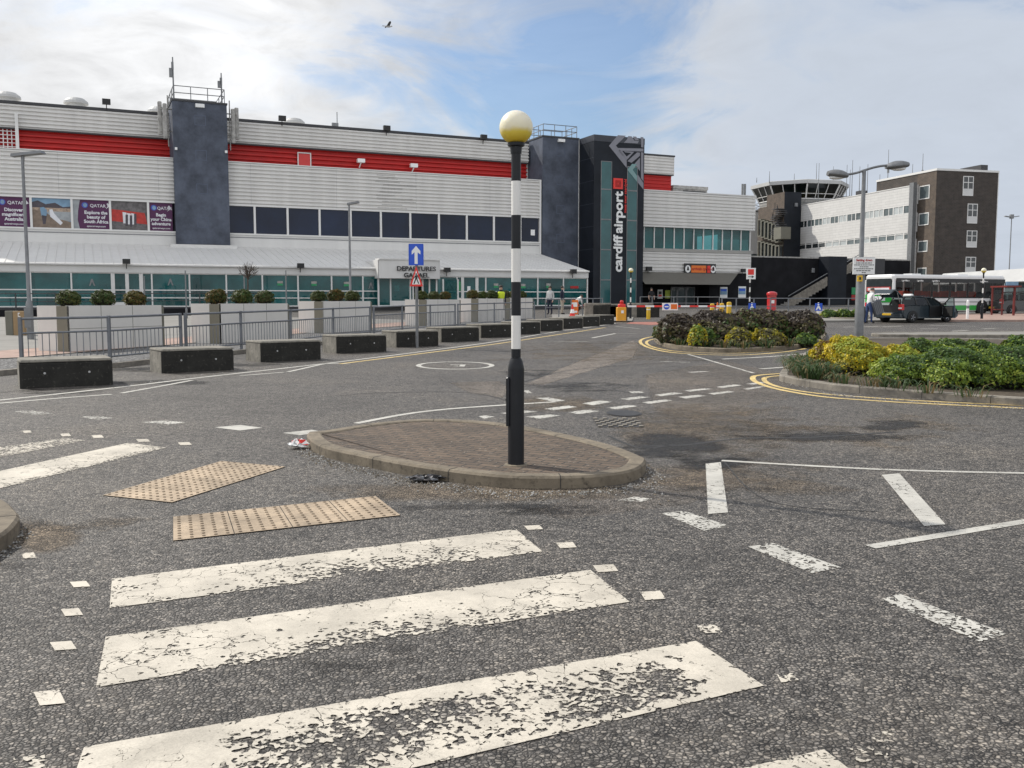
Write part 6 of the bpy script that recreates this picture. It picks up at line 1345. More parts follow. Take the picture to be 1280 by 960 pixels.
# grey bench-like units and bins beyond the barriers, orange cone by the crouching person
for px, pb, w, h, lab in ((747, 394, 1.6, .85, 'low grey concrete unit behind the two-bar handrail by the tower foot'), (764, 393.5, 1.3, .8, 'low dark grey unit left of the yellow barrier cabinet'), (800, 394.5, 1.5, .85, 'low grey block behind the barrier boom left of the arrivals doors')):
    p = foot(px, 56); o = thing('concrete_unit', lab, 'concrete block', p); mb = MB(); mb.rbox(-w / 2, w / 2, -.4, .4, 0, h, .05); mb.build('block', M['kerb_grey'], o); mb = MB(); mb.rbox(-w / 2 + .5, w / 2 + .35, -.45, .35, 0, h * .85, .04); mb.build('dark_end', M['block'], o)
# ------------------------------------------------------------------ bus
bp = G(1115, 395); BA = math.atan2(.4, .917); BU = thing('bus', 'single deck white bus with black window band and green skirt, parked beyond the taxi', 'bus', bp, BA); Lb, Wb, Hb = 10.0, 2.4, 2.62
bp.z += .0
mb = MB(); mb.box(.02, Lb - .02, .0, Wb, .30, 1.12); mb.rbox(0, Lb, .0, Wb, 2.30, Hb, .12)
for x in (0.02, 1.7, 3.3, 4.9, 6.5, 8.1, 8.9, Lb - .12): 
    for y in (.02, Wb - .1): mb.box(x, x + .10, y, y + .08, 1.12, 2.30)
mb.box(.02, .22, .0, .12, 1.12, 2.3); mb.box(.02, .22, Wb - .12, Wb, 1.12, 2.3); mb.box(.03, .08, .12, Wb - .12, 1.12, 1.3)
bdy = mb.build('body', M['bus_white'], BU); bevel(bdy, .03, 2)
MB().box(.05, Lb - .05, .06, Wb - .06, .25, .42).build('floor', M['black_plastic'], BU)
for y, nm in ((-.006, 'green_skirt'), (Wb + .001, 'green_skirt')): MB().box(.06, Lb - .05, y, y + .005, .34, .66).build(nm, M['bus_green'], BU)
MB().box(.25, Lb - .04, -.007, -.001, 2.12, 2.38).build('destination_band', M['sign_black'], BU); MB().box(.25, Lb - .04, -.007, -.001, .86, .90).build('side_stripe', M['black_plastic'], BU)
xs = [.22, 1.75, 3.35, 4.95, 6.55, 8.15, 8.95, Lb - .12]
for a, b in zip(xs[:-1], xs[1:]):
    f = MB(); f.box(a + .01, b - .01, -.004, .012, 1.12, 1.2); f.box(a + .01, a + .06, -.004, .012, 1.2, 2.12); f.box(b - .06, b - .01, -.004, .012, 1.2, 2.12); fr = f.build('window', M['black_plastic'], BU); MB().quad((a + .06, .006, 1.2), (b - .06, .006, 1.2), (b - .06, .006, 2.12), (a + .06, .006, 2.12)).build('pane', M['busglass'], fr)
    MB().quad((a, Wb - .01, 1.12), (b, Wb - .01, 1.12), (b, Wb - .01, 2.3), (a, Wb - .01, 2.3)).build('far_window', M['busglass'], BU)
f = MB(); f.box(-.012, .02, .16, Wb - .16, 1.5, 2.36); fr = f.build('rear_window', M['window_dark'], BU); MB().box(-.016, -.0125, .2, Wb - .2, 1.56, 1.84).build('rear_poster', M['p_red'], fr); MB().box(-.02, -.0165, .3, Wb - .3, 1.62, 1.78).build('rear_poster_text', M['p_white'], fr)
MB().box(-.01, .019, .1, Wb - .1, .86, 1.36).build('rear_green_panel', M['bus_green'], BU); MB().box(-.016, -.0105, .6, 1.5, .95, 1.25).build('rear_mark', M['p_white'], BU); MB().box(-.02, .019, .05, Wb - .05, .32, .55).build('rear_bumper', M['black_plastic'], BU)
for y in (.1, Wb - .22): MB().box(-.02, .0, y, y + .12, .6, .84).build('tail_light', M['tail_red'], BU)
for x in (1.9, 2.7, 3.5, 4.3, 5.1, 5.9, 6.7, 7.5):
    for y in (.25, 1.4): mb = MB(); mb.rbox(x, x + .12, y, y + .8, .95, 1.5 + .12 * ((x * 7) % 1), .03); mb.box(x - .0, x + .45, y, y + .8, .8, .9); mb.build('seat', M['seat_red'], BU)
def wheel(parent, x, y, r, w=.24):
    m_ = MB(); m_.lathe([(r * .6, -w / 2), (r * .93, -w / 2), (r, -w * .32), (r, w * .32), (r * .93, w / 2), (r * .6, w / 2)], n=24); t = m_.build('wheel', M['tyre'], parent, True, loc=(x, y, r)); t.rotation_euler = (R(90), 0, 0)
    m_ = MB(); m_.lathe([(r * .6, -w * .38), (r * .62, w * .42), (r * .54, w * .44), (r * .5, w * .30), (r * .12, w * .36), (.01, w * .38)], n=20)
    for k in range(5): a = 2 * math.pi * k / 5; m_.box(0, 0, 0, 0, 0, 0) if False else m_.tube((r * .1 * math.cos(a), r * .1 * math.sin(a), w * .40), (r * .56 * math.cos(a), r * .56 * math.sin(a), w * .43), r * .09, r * .07, 6)
    m_.build('rim', M['alloy'], t); return t
for x in (2.0, 7.9):
    m_ = MB(); m_.extrude([(x + .56 * math.cos(t), -.012, .46 + .56 * math.sin(t)) for t in [k * math.pi / 10 for k in range(11)]] + [(x - .56, -.012, .3), (x + .56, -.012, .3)], (0, .008, 0)); m_.build('wheel_arch', M['black_plastic'], BU); wheel(BU, x, .1, .46, .28); wheel(BU, x, Wb - .12, .46, .28)
mb = MB(); x_ = .7
for x_, L_ in ((.7, 12), (2.0, 10), (3.3, 12), (7.6, 14)): text('side_lettering', 'i gyrchfan a chanol dinas'[:L_], .14, M['sign_white'], BU, (x_, -.009, 2.19), (1, 0, 0), (0, 0, 1), .002, .004)
mb = MB(); mb.box(2.5, 3.3, .9, 1.6, Hb, Hb + .09); mb.box(6.5, 7.4, .8, 1.7, Hb, Hb + .09); mb.build('roof_hatch', M['bus_white'], BU); mb = MB(); mb.box(Lb - .1, Lb + .01, .15, Wb - .15, 1.0, 2.3); mb.build('windscreen', M['window_dark'], BU)
# ------------------------------------------------------------------ cars
def car(label, loc, rz, paint_, opened, cat='car'):
    o = thing('parked_car', label, cat, loc, rz); Lc, Wc = 4.3, 1.72; hw = Wc / 2
    low = [(.02, .38), (.0, .62), (.04, .92), (.35, 1.0), (3.1, .98), (3.75, .90), (4.15, .78), (4.28, .60), (4.28, .34), (4.1, .22), (.2, .24)]
    def loft(prof, ys):  # ys: list of (y, shrink)
        m_ = MB(); n = len(prof); cx = 2.1; rings = []
        for y, sh, dz in ys: rings += [(cx + (x - cx) * sh, y, .6 + (z_ - .6) * dz) for x, z_ in prof]
        fs = []
        for k in range(len(ys) - 1):
            for i in range(n): fs.append((k * n + i, k * n + (i + 1) % n, (k + 1) * n + (i + 1) % n, (k + 1) * n + i))
        fs.append(tuple(range(n))); fs.append(tuple(reversed(range((len(ys) - 1) * n, len(ys) * n)))); m_.add(rings, fs); return m_
    b = loft(low, [(-hw + .03, .95, .86), (-hw, .985, .95), (-hw + .06, 1, 1), (hw - .06, 1, 1), (hw, .985, .95), (hw - .03, .95, .86)]).build('body', paint_, o); smooth_by_angle(b, 32)
    # greenhouse: roof, pillars and glass
    roof = [(.30, 1.40), (.55, 1.475), (1.5, 1.50), (2.3, 1.44), (2.55, 1.38), (2.2, 1.40), (1.5, 1.45), (.5, 1.43)]
    m_ = MB(); m_.extrude([(x, -.60, z_) for x, z_ in roof], (0, 1.2, 0)); r_ = m_.build('roof', paint_, o); bevel(r_, .03, 2)
    m_ = MB()
    for sgn in (-1, 1):
        for (xa, xb) in ((.08, .36), (1.12, 1.16), (2.1, 1.98), (3.12, 2.5)): m_.tube((xa, sgn * (hw - .07), .97), (xb, sgn * .60, 1.42), .05, .045, 6)
        for k in (.42, 2.3): m_.tube((k, sgn * .56, 1.47), (k + (1.6 if k < 1 else 0), sgn * .56, 1.53), .02, n=6)
    m_.build('pillars', M['black_plastic'], o)
    def side_win(pts, sgn): m_ = MB(); m_.poly([(x, sgn * (hw - .075 - (z_ - .97) * .36), z_) for x, z_ in pts]); m_.build('side_window', M['carglass'], o)
    for sgn in (-1, 1):
        side_win([(.18, 1.0), (1.1, 1.0), (1.12, 1.4), (.42, 1.4)], sgn); side_win([(1.2, 1.0), (2.02, 1.0), (1.92, 1.41), (1.2, 1.42)], sgn)
        if not (opened and sgn < 0): side_win([(2.14, 1.0), (3.0, 1.0), (2.5, 1.38), (2.06, 1.41)], sgn)
    m_ = MB(); m_.quad((3.14, -.72, .97), (3.14, .72, .97), (2.52, .58, 1.40), (2.52, -.58, 1.40)); m_.build('windscreen', M['carglass'], o)
    for x in (.78, 3.45):
        for sgn in (-1, 1):
            m_ = MB(); m_.extrude([(x + .37 * math.cos(t), sgn * (hw + .004), .31 + .37 * math.sin(t)) for t in [k * math.pi / 8 for k in range(9)]] + [(x - .37, sgn * (hw + .004), .22), (x + .37, sgn * (hw + .004), .22)], (0, -sgn * .03, 0)); m_.build('wheel_arch', M['black_plastic'], o); w_ = wheel(o, x, sgn * (hw - .09), .31, .21)
            if sgn > 0: w_.rotation_euler = (R(-90), 0, 0)
    for sgn in (-1, 1): m_ = MB(); m_.rbox(-.02, .13, min(sgn * .60, sgn * (hw + .006)), max(sgn * .60, sgn * (hw + .006)), .72, 1.04, .03); m_.box(-.03, .12, min(sgn * .62, sgn * .82), max(sgn * .62, sgn * .82), .78, .86, 1); m_.build('tail_light', [M['tail_red'], M['sign_white']], o)
    m_ = MB(); m_.rbox(-.08, .12, -.82, .82, .30, .56, .05); m_.build('rear_bumper', paint_, o); MB().box(-.09, -.081, -.26, .26, .42, .54).build('number_plate', M['yellow_box'], o); m_ = MB(); m_.rbox(2.85, 3.05, -hw - .2, -hw + .02, .98, 1.12, .03); m_.build('wing_mirror', M['black_plastic'], o)
    m_ = MB(); m_.box(-.01, .5, -.58, .58, .60, .985) if opened else m_.quad((.06, -.70, .96), (.06, .70, .96), (.30, .58, 1.40), (.30, -.58, 1.40)); m_.build('boot_opening' if opened else 'rear_window', M['sign_black'] if opened else M['carglass'], o)
    for x, y in ((1.0, -.62), (1.9, -.62), (1.0, .1), (1.9, .1)): m_ = MB(); m_.rbox(x, x + .14, y, y + .5, .9, 1.32, .04); m_.build('seat', M['black_plastic'], o)
    return o
cp = G(1139.6, 403.6); ca = math.atan2(.49, .87); hd = Vector((math.cos(ca), math.sin(ca), 0)); sd = Vector((-hd.y, hd.x, 0)); cloc = cp - hd * .78 + sd * .80; cloc.z = gz(cloc.y) + .0
CAR = car('dark blue taxi estate with raised tailgate and open front door', cloc, ca, M['car'], True, 'car')
m_ = MB(); m_.rbox(1.4, 1.58, -.26, .26, 1.49, 1.62, .04); m_.build('roof_sign', M['sign_white'], CAR)
# raised tailgate: panel with glass, hinged at the roof edge
tg = MB(); tg.extrude([(.32, -.62, 1.47), (-.26, -.62, 1.86), (-.38, -.62, 1.86), (-.66, -.62, 1.60), (-.62, -.62, 1.55), (-.36, -.62, 1.76), (-.24, -.62, 1.76), (.30, -.62, 1.40)], (0, 1.24, 0)); t_ = tg.build('tailgate', M['car'], CAR); bevel(t_, .02, 2); MB().extrude([(.22, -.5, 1.545), (-.18, -.5, 1.815), (-.18, -.5, 1.825), (.22, -.5, 1.555)], (0, 1.0, 0)).build('tailgate_glass', M['window_dark'], t_)
m_ = MB(); 
for sgn in (-1, 1): MB().tube((.15, sgn * .60, 1.05), (-.12, sgn * .60, 1.68), .02, n=6).build('gas_strut', M['chrome'], CAR)
# open front door on the side facing the viewer
dl = MB(); th = R(66); dx, dy = -math.cos(th), -math.sin(th); hx, hy = 3.02, -.87
P_ = lambda u, z_: (hx + dx * u, hy + dy * u, z_)
dl.extrude([P_(0, .30), P_(1.0, .30), P_(1.05, .6), P_(1.0, .98), P_(0, .95)], (dy * -.07, dx * .07, 0)); dr_ = dl.build('front_door', M['car'], CAR); bevel(dr_, .02, 2)
fm = MB(); fm.path([Vector(P_(.02, .96)), Vector(P_(.55, 1.38)), Vector(P_(.95, 1.42)), Vector(P_(1.0, .98))], .03, 6); fm.build('door_frame', M['black_plastic'], dr_); MB().poly([P_(.06, .98), P_(.96, .98), P_(.92, 1.39), P_(.56, 1.36)]).build('door_glass', M['carglass'], dr_); MB().extrude([P_(.08, .36), P_(.9, .36), P_(.9, .9), P_(.08, .9)], (dy * .02, -dx * .02, 0)).build('door_trim', M['black_plastic'], dr_)
m_ = MB(); m_.box(2.02, 3.0, -.87, -.85, .34, .96); m_.build('door_opening', M['sign_black'], CAR)
CAR.scale = (1, 1, .88)
c2 = G(1246, 393.5); car('black car half hidden behind the red shelter at the right edge', Vector((c2.x - .3, c2.y, c2.z)), math.atan2(.2, .98), M['carblack'], False)
M['shelter_red'] = pm('faded_red_paint', (.15, .022, .018), .5, var=.1)
# ------------------------------------------------------------------ bus shelter
p = foot(1266.5, 56); mm = 56 / 1160; z = lambda y: V(1262, y, 56).z - p.z; o = thing('bus_shelter', 'small bus shelter with red posts and a flat roof at the front of the bus', 'bus shelter', p)
m_ = MB(); m_.box(-.05, .05, -.05, .05, 0, z(359)); m_.build('post', M['shelter_red'], o); m_ = MB(); m_.box(-.04, .04, 1.3, 1.38, 0, z(359)); m_.build('post', M['shelter_red'], o); m_ = MB(); m_.box(-.04 - 13 * mm, -13 * mm + .04, 1.3, 1.38, 0, z(359)); m_.build('post', M['shelter_red'], o)
m_ = MB(); m_.box(-13.5 * mm, .25, -.3, 1.6, z(359), z(357)); m_.build('roof', M['shelter_red'], o); m_ = MB(); m_.box(-13 * mm, .1, -.2, -.14, z(356.8), z(352)); m_.build('route_panel', M['p_sky'], o); MB().quad((-13 * mm, 1.36, .3), (-.08, 1.36, .3), (-.08, 1.36, z(362)), (-13 * mm, 1.36, z(362))).build('rear_pane', M['busglass'], o); m_ = MB(); m_.box(-13 * mm, -.1, .9, 1.2, .42, .48); m_.build('bench', M['shelter_red'], o)
p = G(1209, 401); o = thing('crossing_post', 'short white post on the far pavement in front of the bus', 'post', p + Vector((0, 0, .1))); m_ = MB(); m_.lathe([(.07, 0), (.07, .95), (.03, 1.0)], n=10); m_.build('column', M['sign_white'], o); m_ = MB(); m_.lathe([(.074, .55), (.074, .7)], n=10); m_.build('band', M['steel'], o)
# ------------------------------------------------------------------ people
BONES = dict(pelvis=None)
def person(label, loc, rz, top, legs, shoes='cl_black', hair='hair', lean=0.0, arms=None, crouch=0.0, sleeve=None, vest=None, h=1.74, stride=.0, group=None):
    J = {'pelvis': (0, 0, .95), 'spine': (0, .01, 1.14), 'chest': (0, .0, 1.34), 'neck': (0, .0, 1.49), 'head': (0, .03, 1.60), 'crown': (0, .02, 1.71)}
    for s_, n in ((-1, 'l'), (1, 'r')):
        J['sh' + n] = (s_ * .18, 0, 1.41); J['el' + n] = (s_ * .24, -.03, 1.14); J['wr' + n] = (s_ * .23, .07, .90); J['ha' + n] = (s_ * .22, .10, .82)
        J['hi' + n] = (s_ * .10, 0, .90); J['kn' + n] = (s_ * .11, .03 + s_ * stride * .5, .50); J['an' + n] = (s_ * .11, -.02 + s_ * stride, .09); J['to' + n] = (s_ * .13, .15 + s_ * stride, .04)
    if crouch:
        for k in J:
            x, y, z = J[k]
            if k[:2] not in ('kn', 'an', 'to'): J[k] = (x, y - crouch * .25, z - crouch * .45)
        for n in 'lr': x, y, z = J['kn' + n]; J['kn' + n] = (x * 1.3, y + crouch * .35, z - .02)
    if arms: J.update(arms)
    if lean:
        piv = Vector(J['pelvis']); rot = Matrix.Rotation(-lean, 3, 'X')
        for k in J:
            if k[:2] not in ('hi', 'kn', 'an', 'to') and k != 'pelvis' and not (arms and k in arms): J[k] = tuple(piv + rot @ (Vector(J[k]) - piv))
    rad = {'pelvis': .15, 'spine': .135, 'chest': .155, 'neck': .06, 'head': .095, 'crown': .07, 'sh': .068, 'el': .048, 'wr': .034, 'ha': .036, 'hi': .10, 'kn': .066, 'an': .045, 'to': .04}
    names = list(J); idx = {n: i for i, n in enumerate(names)}
    ed = [('pelvis', 'spine', 't'), ('spine', 'chest', 't'), ('chest', 'neck', 't'), ('neck', 'head', 's'), ('head', 'crown', 's')]
    for n in 'lr': ed += [('chest', 'sh' + n, 't'), ('sh' + n, 'el' + n, 't'), ('el' + n, 'wr' + n, 'v'), ('wr' + n, 'ha' + n, 's'), ('pelvis', 'hi' + n, 'p'), ('hi' + n, 'kn' + n, 'p'), ('kn' + n, 'an' + n, 'p'), ('an' + n, 'to' + n, 'f')]
    me = bpy.data.meshes.new('body'); me.from_pydata([J[n] for n in names], [(idx[a], idx[b]) for a, b, _ in ed], [])
    ob = bpy.data.objects.new('body', me); link(ob); sk = ob.modifiers.new('skin', 'SKIN'); sk.use_smooth_shade = True; sb = ob.modifiers.new('sub', 'SUBSURF'); sb.levels = 2; sb.render_levels = 2
    if not me.skin_vertices: 
        me.attributes
    for n in names:
        r_ = rad.get(n, rad.get(n[:2], .06)); me.skin_vertices[0].data[idx[n]].radius = (r_ * (1.25 if n in ('chest', 'pelvis', 'spine') else 1), r_ * (.85 if n in ('chest', 'spine') else 1)); me.skin_vertices[0].data[idx[n]].use_root = n == 'pelvis'
    dg = bpy.context.evaluated_depsgraph_get(); nm = bpy.data.meshes.new_from_object(ob.evaluated_get(dg)); bpy.data.objects.remove(ob); bpy.data.meshes.remove(me)
    mats = {'t': M[top], 'v': M[sleeve or top], 's': M['skin'], 'p': M[legs], 'f': M[shoes]}; ks = list(mats); nm.materials.clear(); [nm.materials.append(mats[k]) for k in ks]
    for pl in nm.polygons:
        c = pl.center; best = None
        for a, b, k in ed:
            A, Bv = Vector(J[a]), Vector(J[b]); ab = Bv - A; t = max(0, min(1, (c - A).dot(ab) / max(ab.length_squared, 1e-9))); d = (c - A - ab * t).length - .35 * rad.get(a, rad.get(a[:2], .06))
            if best is None or d < best[0]: best = (d, k)
        pl.material_index = ks.index(best[1]); pl.use_smooth = True
    nm.name = 'body'; o = thing('person', label, 'person', loc, rz, group); o.scale = (h / 1.78,) * 3; bo = bpy.data.objects.new('body', nm); link(bo); bo.parent = o
    hc = (Vector(J['head']) + Vector(J['crown'])) / 2; up = (Vector(J['crown']) - Vector(J['neck'])).normalized()
    m_ = MB(); m_.ball(tuple(hc + up * .045 + Vector((0, -.025, 0))), .105, 12, 8, (.95, 1.0, .85)); m_.build('hair', M[hair], o, True)
    m_ = MB(); f0 = Vector(J['head']); m_.ball(tuple(f0 + Vector((0, .105, -.005))), .018, 6, 5, (1, 1.2, 1.3)); m_.build('nose', M['skin'], o)
    m_ = MB(); [m_.ball(tuple(f0 + Vector((q_ * .034, .09, .03))), .011, 6, 4) for q_ in (-1, 1)]; m_.build('eyes', M['hair'], o)
    for n in 'lr':
        w0_, h0_ = Vector(J['wr' + n]), Vector(J['ha' + n]); d = (h0_ - w0_).normalized(); sx = d.orthogonal().normalized(); m_ = MB()
        for q_ in range(4): a_ = h0_ + sx * (.018 * (q_ - 1.5)); m_.tube(a_, a_ + d * (.055 + .01 * (1.5 - abs(q_ - 1.5))) + Vector((0, .012, 0)), .0095, .008, 6)
        m_.tube(w0_ + d * .03, w0_ + d * .075 + sx * .05, .011, .009, 6); m_.build('fingers', M['skin'], o)
    if vest:
        m_ = MB(); c1, c2 = Vector(J['spine']), Vector(J['chest']); prof = [(.155, -.06), (.17, .03), (.185, .16), (.19, .25), (.15, .31)]; m_.lathe(prof, tuple(c1), 16); v_ = m_.build('vest', M[vest], o, True); v_.scale = (1.12, .86, 1)
    return o
person('person in a yellow high visibility vest standing among the planters behind the beacon pole', foot(626, 47) + Vector((0, 0, .1)), R(200), 'cl_navy', 'cl_navy', vest='hivis', h=1.76)
pe_l = (('person in a pale grey top and dark trousers standing outside the glass corner', 687.5, R(150), 'cl_grey', 'cl_navy', 'hair'), ('person in a navy coat and beige trousers standing beside the grey-topped person', 702.5, R(250), 'cl_navy', 'cl_beige', 'hair'))
for lab, px, rz, t_, l_, h_ in pe_l: p = foot(px, 58); p.z += .1; person(lab, p, rz, t_, l_, hair=h_, h=1.78)
p = foot(720, 57); p.z += .1; person('person in a white and red top bending over luggage near the glass corner', p, R(-60), 'cl_white', 'cl_black', sleeve='cl_red', lean=R(48), crouch=.5, h=1.72, arms={'ell': (-.26, .30, .72), 'wrl': (-.2, .45, .55), 'hal': (-.18, .5, .48), 'elr': (.26, .30, .72), 'wrr': (.2, .45, .55), 'har': (.18, .5, .48)})
p = foot(814, 78); p.z = max(p.z, gz(78)) + .1; person('person in black with bare forearms standing by the arrivals doors', p, R(180), 'cl_black', 'cl_black', sleeve='skin', h=1.72)
mp = G(1085.5, 404.2); MAN = person('man in a pale shirt and jeans lifting a case out of the open taxi boot', mp, R(-75), 'cl_white', 'cl_jean', hair='hair_g', lean=R(12), h=1.76, stride=.10, arms={'ell': (-.25, .12, 1.12), 'wrl': (-.18, .34, 1.02), 'hal': (-.16, .41, .98), 'elr': (.25, .10, 1.12), 'wrr': (.2, .34, 1.00), 'har': (.18, .41, .96)})
def suitcase(label, loc, rz, w, d, h, tilt=0):
    o = thing('suitcase', label, 'suitcase', loc, rz, 'luggage by the taxi'); o.rotation_euler = (0, tilt, rz); m_ = MB(); m_.rbox(-w / 2, w / 2, -d / 2, d / 2, .05, h, .04); m_.build('shell', M['luggage'], o); m_ = MB()
    for k in range(5): x = -w / 2 + w * (k + .5) / 5; m_.box(x - .012, x + .012, -d / 2 - .008, -d / 2 - .001, .1, h - .06)
    m_.build('ribs', M['steel_dark'], o); m_ = MB(); m_.path([Vector((-.09, 0, h)), Vector((-.09, 0, h + .10)), Vector((.09, 0, h + .10)), Vector((.09, 0, h))], .012, 6); m_.build('handle', M['black_plastic'], o); m_ = MB(); [m_.ball((x, 0, .035), .035, 8, 6) for x in (-w / 2 + .07, w / 2 - .07)]; m_.build('castor', M['tyre'], o); return o
q_ = foot(1101, mp.y); suitcase('large grey suitcase tilted in the hands of the man at the taxi boot', Vector((q_.x - .12, q_.y - .1, q_.z + .42)), R(10), .46, .28, .72, R(-20))
suitcase('grey upright suitcase on the road just left of the man', foot(1078.5, mp.y + .25), R(20), .42, .28, .68)
p = foot(718, 54.5); p.z += .1; o = thing('warning_cone', 'small orange and white striped sign in front of the bending person', 'traffic cone', p); m_ = MB(); m_.box(-.22, .22, -.03, .03, .1, .95); m_.build('board', M['orange_red'], o); m_ = MB(); m_.box(-.16, .16, -.036, -.031, .55, .8); m_.box(-.16, .16, -.036, -.031, .2, .32); m_.build('white_panel', M['sign_white'], o)
p = foot(715.5, 53.5); p.z += .1; o = thing('traffic_cone', 'red and white traffic cone at the foot of the striped orange sign', 'traffic cone', p); m_ = MB(); m_.box(-.2, .2, -.2, .2, 0, .04); m_.lathe([(.16, .04), (.03, .72)], n=12); m_.build('cone', M['sign_red'], o); m_ = MB(); m_.lathe([(.135, .2), (.09, .42)], n=12); m_.build('band', M['sign_white'], o)
# ------------------------------------------------------------------ litter, leaves and a gull
def crumple(name, label, px, py, rx, ry, rz_, mats, seed):
    rn = random.Random(seed); p = G(px, py, .012); o = thing(name, label, 'litter', p); m_ = MB(); m_.ball((0, 0, rz_ * .5), 1, 16, 10, (rx, ry, rz_ * .5)); m_.v = [(x * rn.uniform(.6, 1.3), y * rn.uniform(.6, 1.3), max(0, z_ * rn.uniform(.5, 1.35))) for x, y, z_ in m_.v]; m_.m = [rn.randrange(len(mats)) for _ in m_.f]; m_.build('wrapper', mats, o); return o
crumple('crumpled_paper', 'crumpled white and red wrapper on the road at the left tip of the brick island', 373, 559, .10, .07, .07, [M['sign_white'], M['sign_white'], M['sign_red'], M['cl_grey']], 3)
crumple('dark_rag', 'flattened dark grey rag on the road below the brick island kerb', 531, 600, .15, .08, .04, [M['cl_black'], M['luggage'], M['p_grey']], 5)
# loose grit on the carriageway beside the kerbs
gm = MB(); rg = random.Random(9)
def grit(path, n, spread):
    for _ in range(n):
        k = rg.randrange(len(path) - 1); t = rg.random(); x = path[k][0] + (path[k + 1][0] - path[k][0]) * t; y = path[k][1] + (path[k + 1][1] - path[k][1]) * t; q = G(x, y, .004) + Vector((rg.gauss(0, .05), -abs(rg.gauss(0, spread)), 0)); q = on(q, .004); r_ = rg.uniform(.004, .012); a_ = rg.random() * 6
        gm.add([(q.x + r_ * math.cos(a_ + j * 1.57) * rg.uniform(.7, 1.3), q.y + r_ * math.sin(a_ + j * 1.57) * rg.uniform(.7, 1.3), q.z) for j in range(4)] + [(q.x, q.y, q.z + r_ * .9)], [(0, 1, 4), (1, 2, 4), (2, 3, 4), (3, 0, 4)], rg.randrange(2))
grit([(386, 560), (400, 573), (450, 586), (520, 600), (600, 611), (660, 615), (740, 613), (800, 604)], 900, .12); grit([(800, 604), (815, 592), (808, 580)], 150, .3); grit([(0, 645), (24, 660), (26, 672), (0, 696)], 300, .12)
grit([(975, 475), (1030, 491), (1066, 495), (1152, 502), (1290, 511)], 500, .1); grit([(150, 482), (300, 462), (420, 450)], 350, .3)
tag(gm.build('grit', [M['kerb'], M['concrete']]), kind='stuff')
gp = V(485, 33, 60); o = thing('gull', 'dark silhouetted gull gliding high in the sky', 'bird', gp, R(20)); m_ = MB(); m_.ball((0, 0, 0), 1, 10, 8, (.20, .07, .065)); m_.ball((.22, 0, .03), .05, 8, 6); m_.tube((.26, 0, .03), (.31, 0, .02), .015, .004, 5); m_.add([(-.15, -.05, 0), (-.15, .05, 0), (-.36, .08, .0), (-.36, -.08, .0)], [(0, 1, 2, 3)]); bdb = m_.build('body', M['cl_grey'], o, True)
for sgn in (-1, 1): m_ = MB(); pts = [(.10, sgn * .05, .03), (.13, sgn * .34, .17), (.02, sgn * .72, .12), (-.06, sgn * .72, .115), (-.04, sgn * .36, .15), (-.10, sgn * .05, .02)]; m_.add(pts + [(x, y, z_ - .015) for x, y, z_ in pts], [(0, 1, 4, 5), (1, 2, 3, 4), (11, 10, 7, 6), (10, 9, 8, 7), (0, 6, 7, 1), (1, 7, 8, 2), (2, 8, 9, 3), (3, 9, 10, 4), (4, 10, 11, 5)]); m_.build('wing', M['luggage'], o)

# ------------------------------------------------------------------ sky, sun, camera
SUN_AZ, SUN_EL = -57.0, 42.0     # degrees left of the view axis, above the horizon
sun_dir = Vector((math.sin(R(SUN_AZ)) * math.cos(R(SUN_EL)), math.cos(R(SUN_AZ)) * math.cos(R(SUN_EL)), math.sin(R(SUN_EL))))
w = bpy.data.worlds.new('World'); SC.world = w; w.use_nodes = True; nt = w.node_tree; bg = nt.nodes['Background']
sky = nt.nodes.new('ShaderNodeTexSky'); sky.sky_type = 'NISHITA'; sky.sun_disc = False; sky.sun_elevation = R(SUN_EL); sky.sun_rotation = R(SUN_AZ); sky.air_density = 1.1; sky.dust_density = 1.6; sky.ozone_density = 1.6
tc = nt.nodes.new('ShaderNodeTexCoord'); sep = nt.nodes.new('ShaderNodeSeparateXYZ'); L(nt, tc.outputs['Generated'], sep.inputs[0])
# cloud sheet: project the view direction on a flat layer overhead
den = math_(nt, 'ADD', math_(nt, 'MAXIMUM', sep.outputs[2], 0.0), .22)
cb = nt.nodes.new('ShaderNodeCombineXYZ'); L(nt, math_(nt, 'DIVIDE', sep.outputs[0], den), cb.inputs[0]); L(nt, math_(nt, 'DIVIDE', sep.outputs[1], den), cb.inputs[1]); cb.inputs[2].default_value = 2.7
def dotmask(d, lo, hi):
    v = nt.nodes.new('ShaderNodeVectorMath'); v.operation = 'DOT_PRODUCT'; L(nt, tc.outputs['Generated'], v.inputs[0]); v.inputs[1].default_value = tuple(Vector(d).normalized())
    m_ = nt.nodes.new('ShaderNodeMapRange'); m_.inputs[1].default_value = lo; m_.inputs[2].default_value = hi; m_.interpolation_type = 'SMOOTHSTEP'; L(nt, v.outputs['Value'], m_.inputs[0]); return m_.outputs[0]
n1 = noise(nt, cb.outputs[0], 2.1, 10, .60); n1.inputs['Distortion'].default_value = .9; n2 = noise(nt, cb.outputs[0], .7, 3, .5); n3 = noise(nt, cb.outputs[0], 4.5, 8, .6); n3.inputs['Distortion'].default_value = .6
cov = math_(nt, 'ADD', math_(nt, 'MULTIPLY', n1.outputs['Fac'], .8), math_(nt, 'MULTIPLY', n2.outputs['Fac'], .2))
gap = dotmask(ray(640, 10), .970, .997)         # ragged blue window in the cloud above the beacon
gap2 = dotmask(ray(830, 60), .975, .998)
left = dotmask(ray(150, 60), .92, .985)          # thick bright cloud to the left
low = nt.nodes.new('ShaderNodeMapRange'); low.inputs[1].default_value = .30; low.inputs[2].default_value = .12; low.interpolation_type = 'SMOOTHSTEP'; L(nt, sep.outputs[2], low.inputs[0])
right = dotmask(ray(1150, 160), .94, .995)
fac = cov
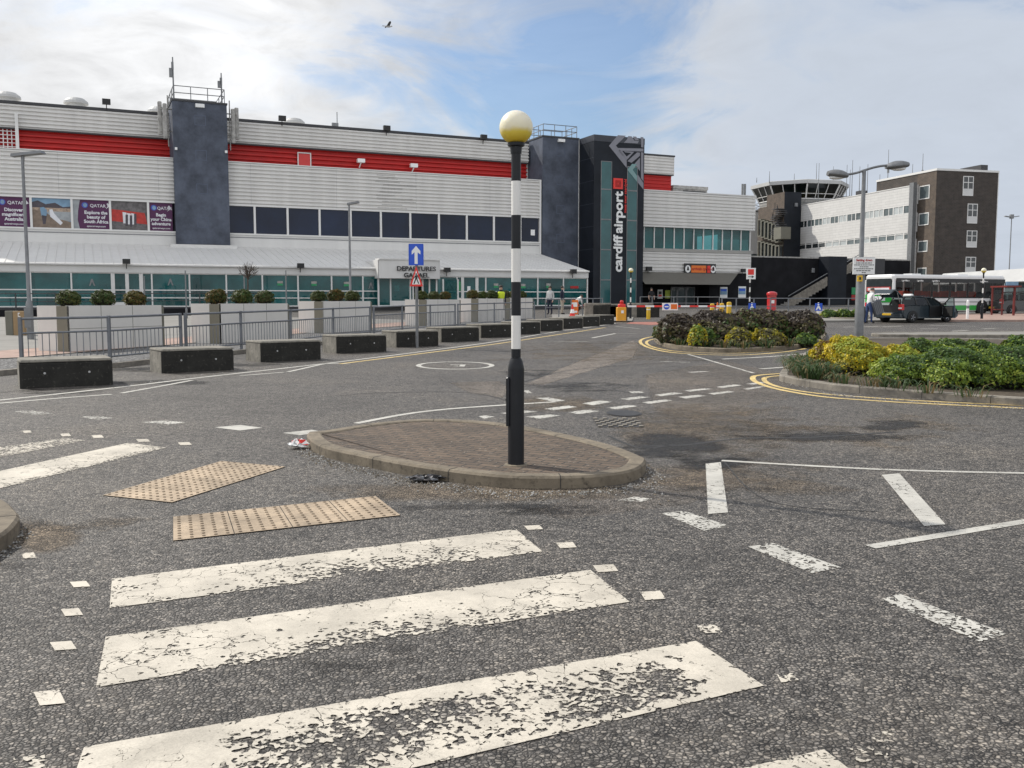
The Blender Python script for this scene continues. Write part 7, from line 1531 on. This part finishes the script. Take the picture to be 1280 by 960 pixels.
for m_, k_ in ((left, .10), (gap, -.165), (gap2, -.05), (low.outputs[0], .07), (right, .15)): fac = math_(nt, 'ADD', fac, math_(nt, 'MULTIPLY', m_, k_))
cm = ramp(nt, fac, [(.36, .18), (.45, .46), (.53, .86), (.62, 1.0)])
glow = dotmask(ray(240, 10), .988, .9998); sunward = dotmask(sun_dir, .3, 1.0)
backl = nt.nodes.new('ShaderNodeMapRange'); backl.inputs[1].default_value = .35; backl.inputs[2].default_value = -.7; L(nt, sep.outputs[1], backl.inputs[0])  # extra brightness for unseen sky behind the viewer, added to light the facade
shade = ramp(nt, math_(nt, 'ADD', math_(nt, 'MULTIPLY', n3.outputs['Fac'], .5), math_(nt, 'MULTIPLY', n1.outputs['Fac'], .5)), [(.36, 1.10), (.5, .96), (.62, .77)])
cc = mixc(nt, right, (7.3, 7.35, 7.45), (5.5, 6.05, 6.9)); cc = mixc(nt, math_(nt, 'SUBTRACT', 1.0, math_(nt, 'MULTIPLY', right, .8)), cc, mixc(nt, 1.0, cc, shade.outputs[0], 'MULTIPLY'))
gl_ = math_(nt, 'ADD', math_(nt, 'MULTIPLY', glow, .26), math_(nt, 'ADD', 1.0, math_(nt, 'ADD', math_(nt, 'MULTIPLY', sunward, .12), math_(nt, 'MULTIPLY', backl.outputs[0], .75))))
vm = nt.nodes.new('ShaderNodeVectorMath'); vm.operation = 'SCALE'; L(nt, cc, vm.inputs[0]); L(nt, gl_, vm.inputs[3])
blue = mixc(nt, 1.0, sky.outputs[0], (.74, .95, 1.17), 'MULTIPLY')
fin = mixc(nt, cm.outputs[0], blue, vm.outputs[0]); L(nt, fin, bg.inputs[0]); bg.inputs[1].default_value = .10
sl = bpy.data.lights.new('sun', 'SUN'); sl.energy = 3.7; sl.angle = R(1.2); sl.color = (1, .95, .87); so = bpy.data.objects.new('sun', sl); link(so); so.rotation_euler = sun_dir.to_track_quat('Z', 'Y').to_euler()
cd = bpy.data.cameras.new('camera'); cd.sensor_width = 36; cd.lens = 36 * F / 1280; cd.clip_end = 4000; cd.clip_start = .05; co = bpy.data.objects.new('camera', cd); link(co); co.location = CAM; co.rotation_euler = (R(90) - math.atan(TP), 0, 0); SC.camera = co
SC.view_settings.view_transform = 'Standard'; SC.view_settings.look = 'None'; SC.view_settings.exposure = 0.1; SC.view_settings.gamma = 1
SC.cycles.max_bounces = 8; SC.cycles.transparent_max_bounces = 12; SC.cycles.use_denoising = True
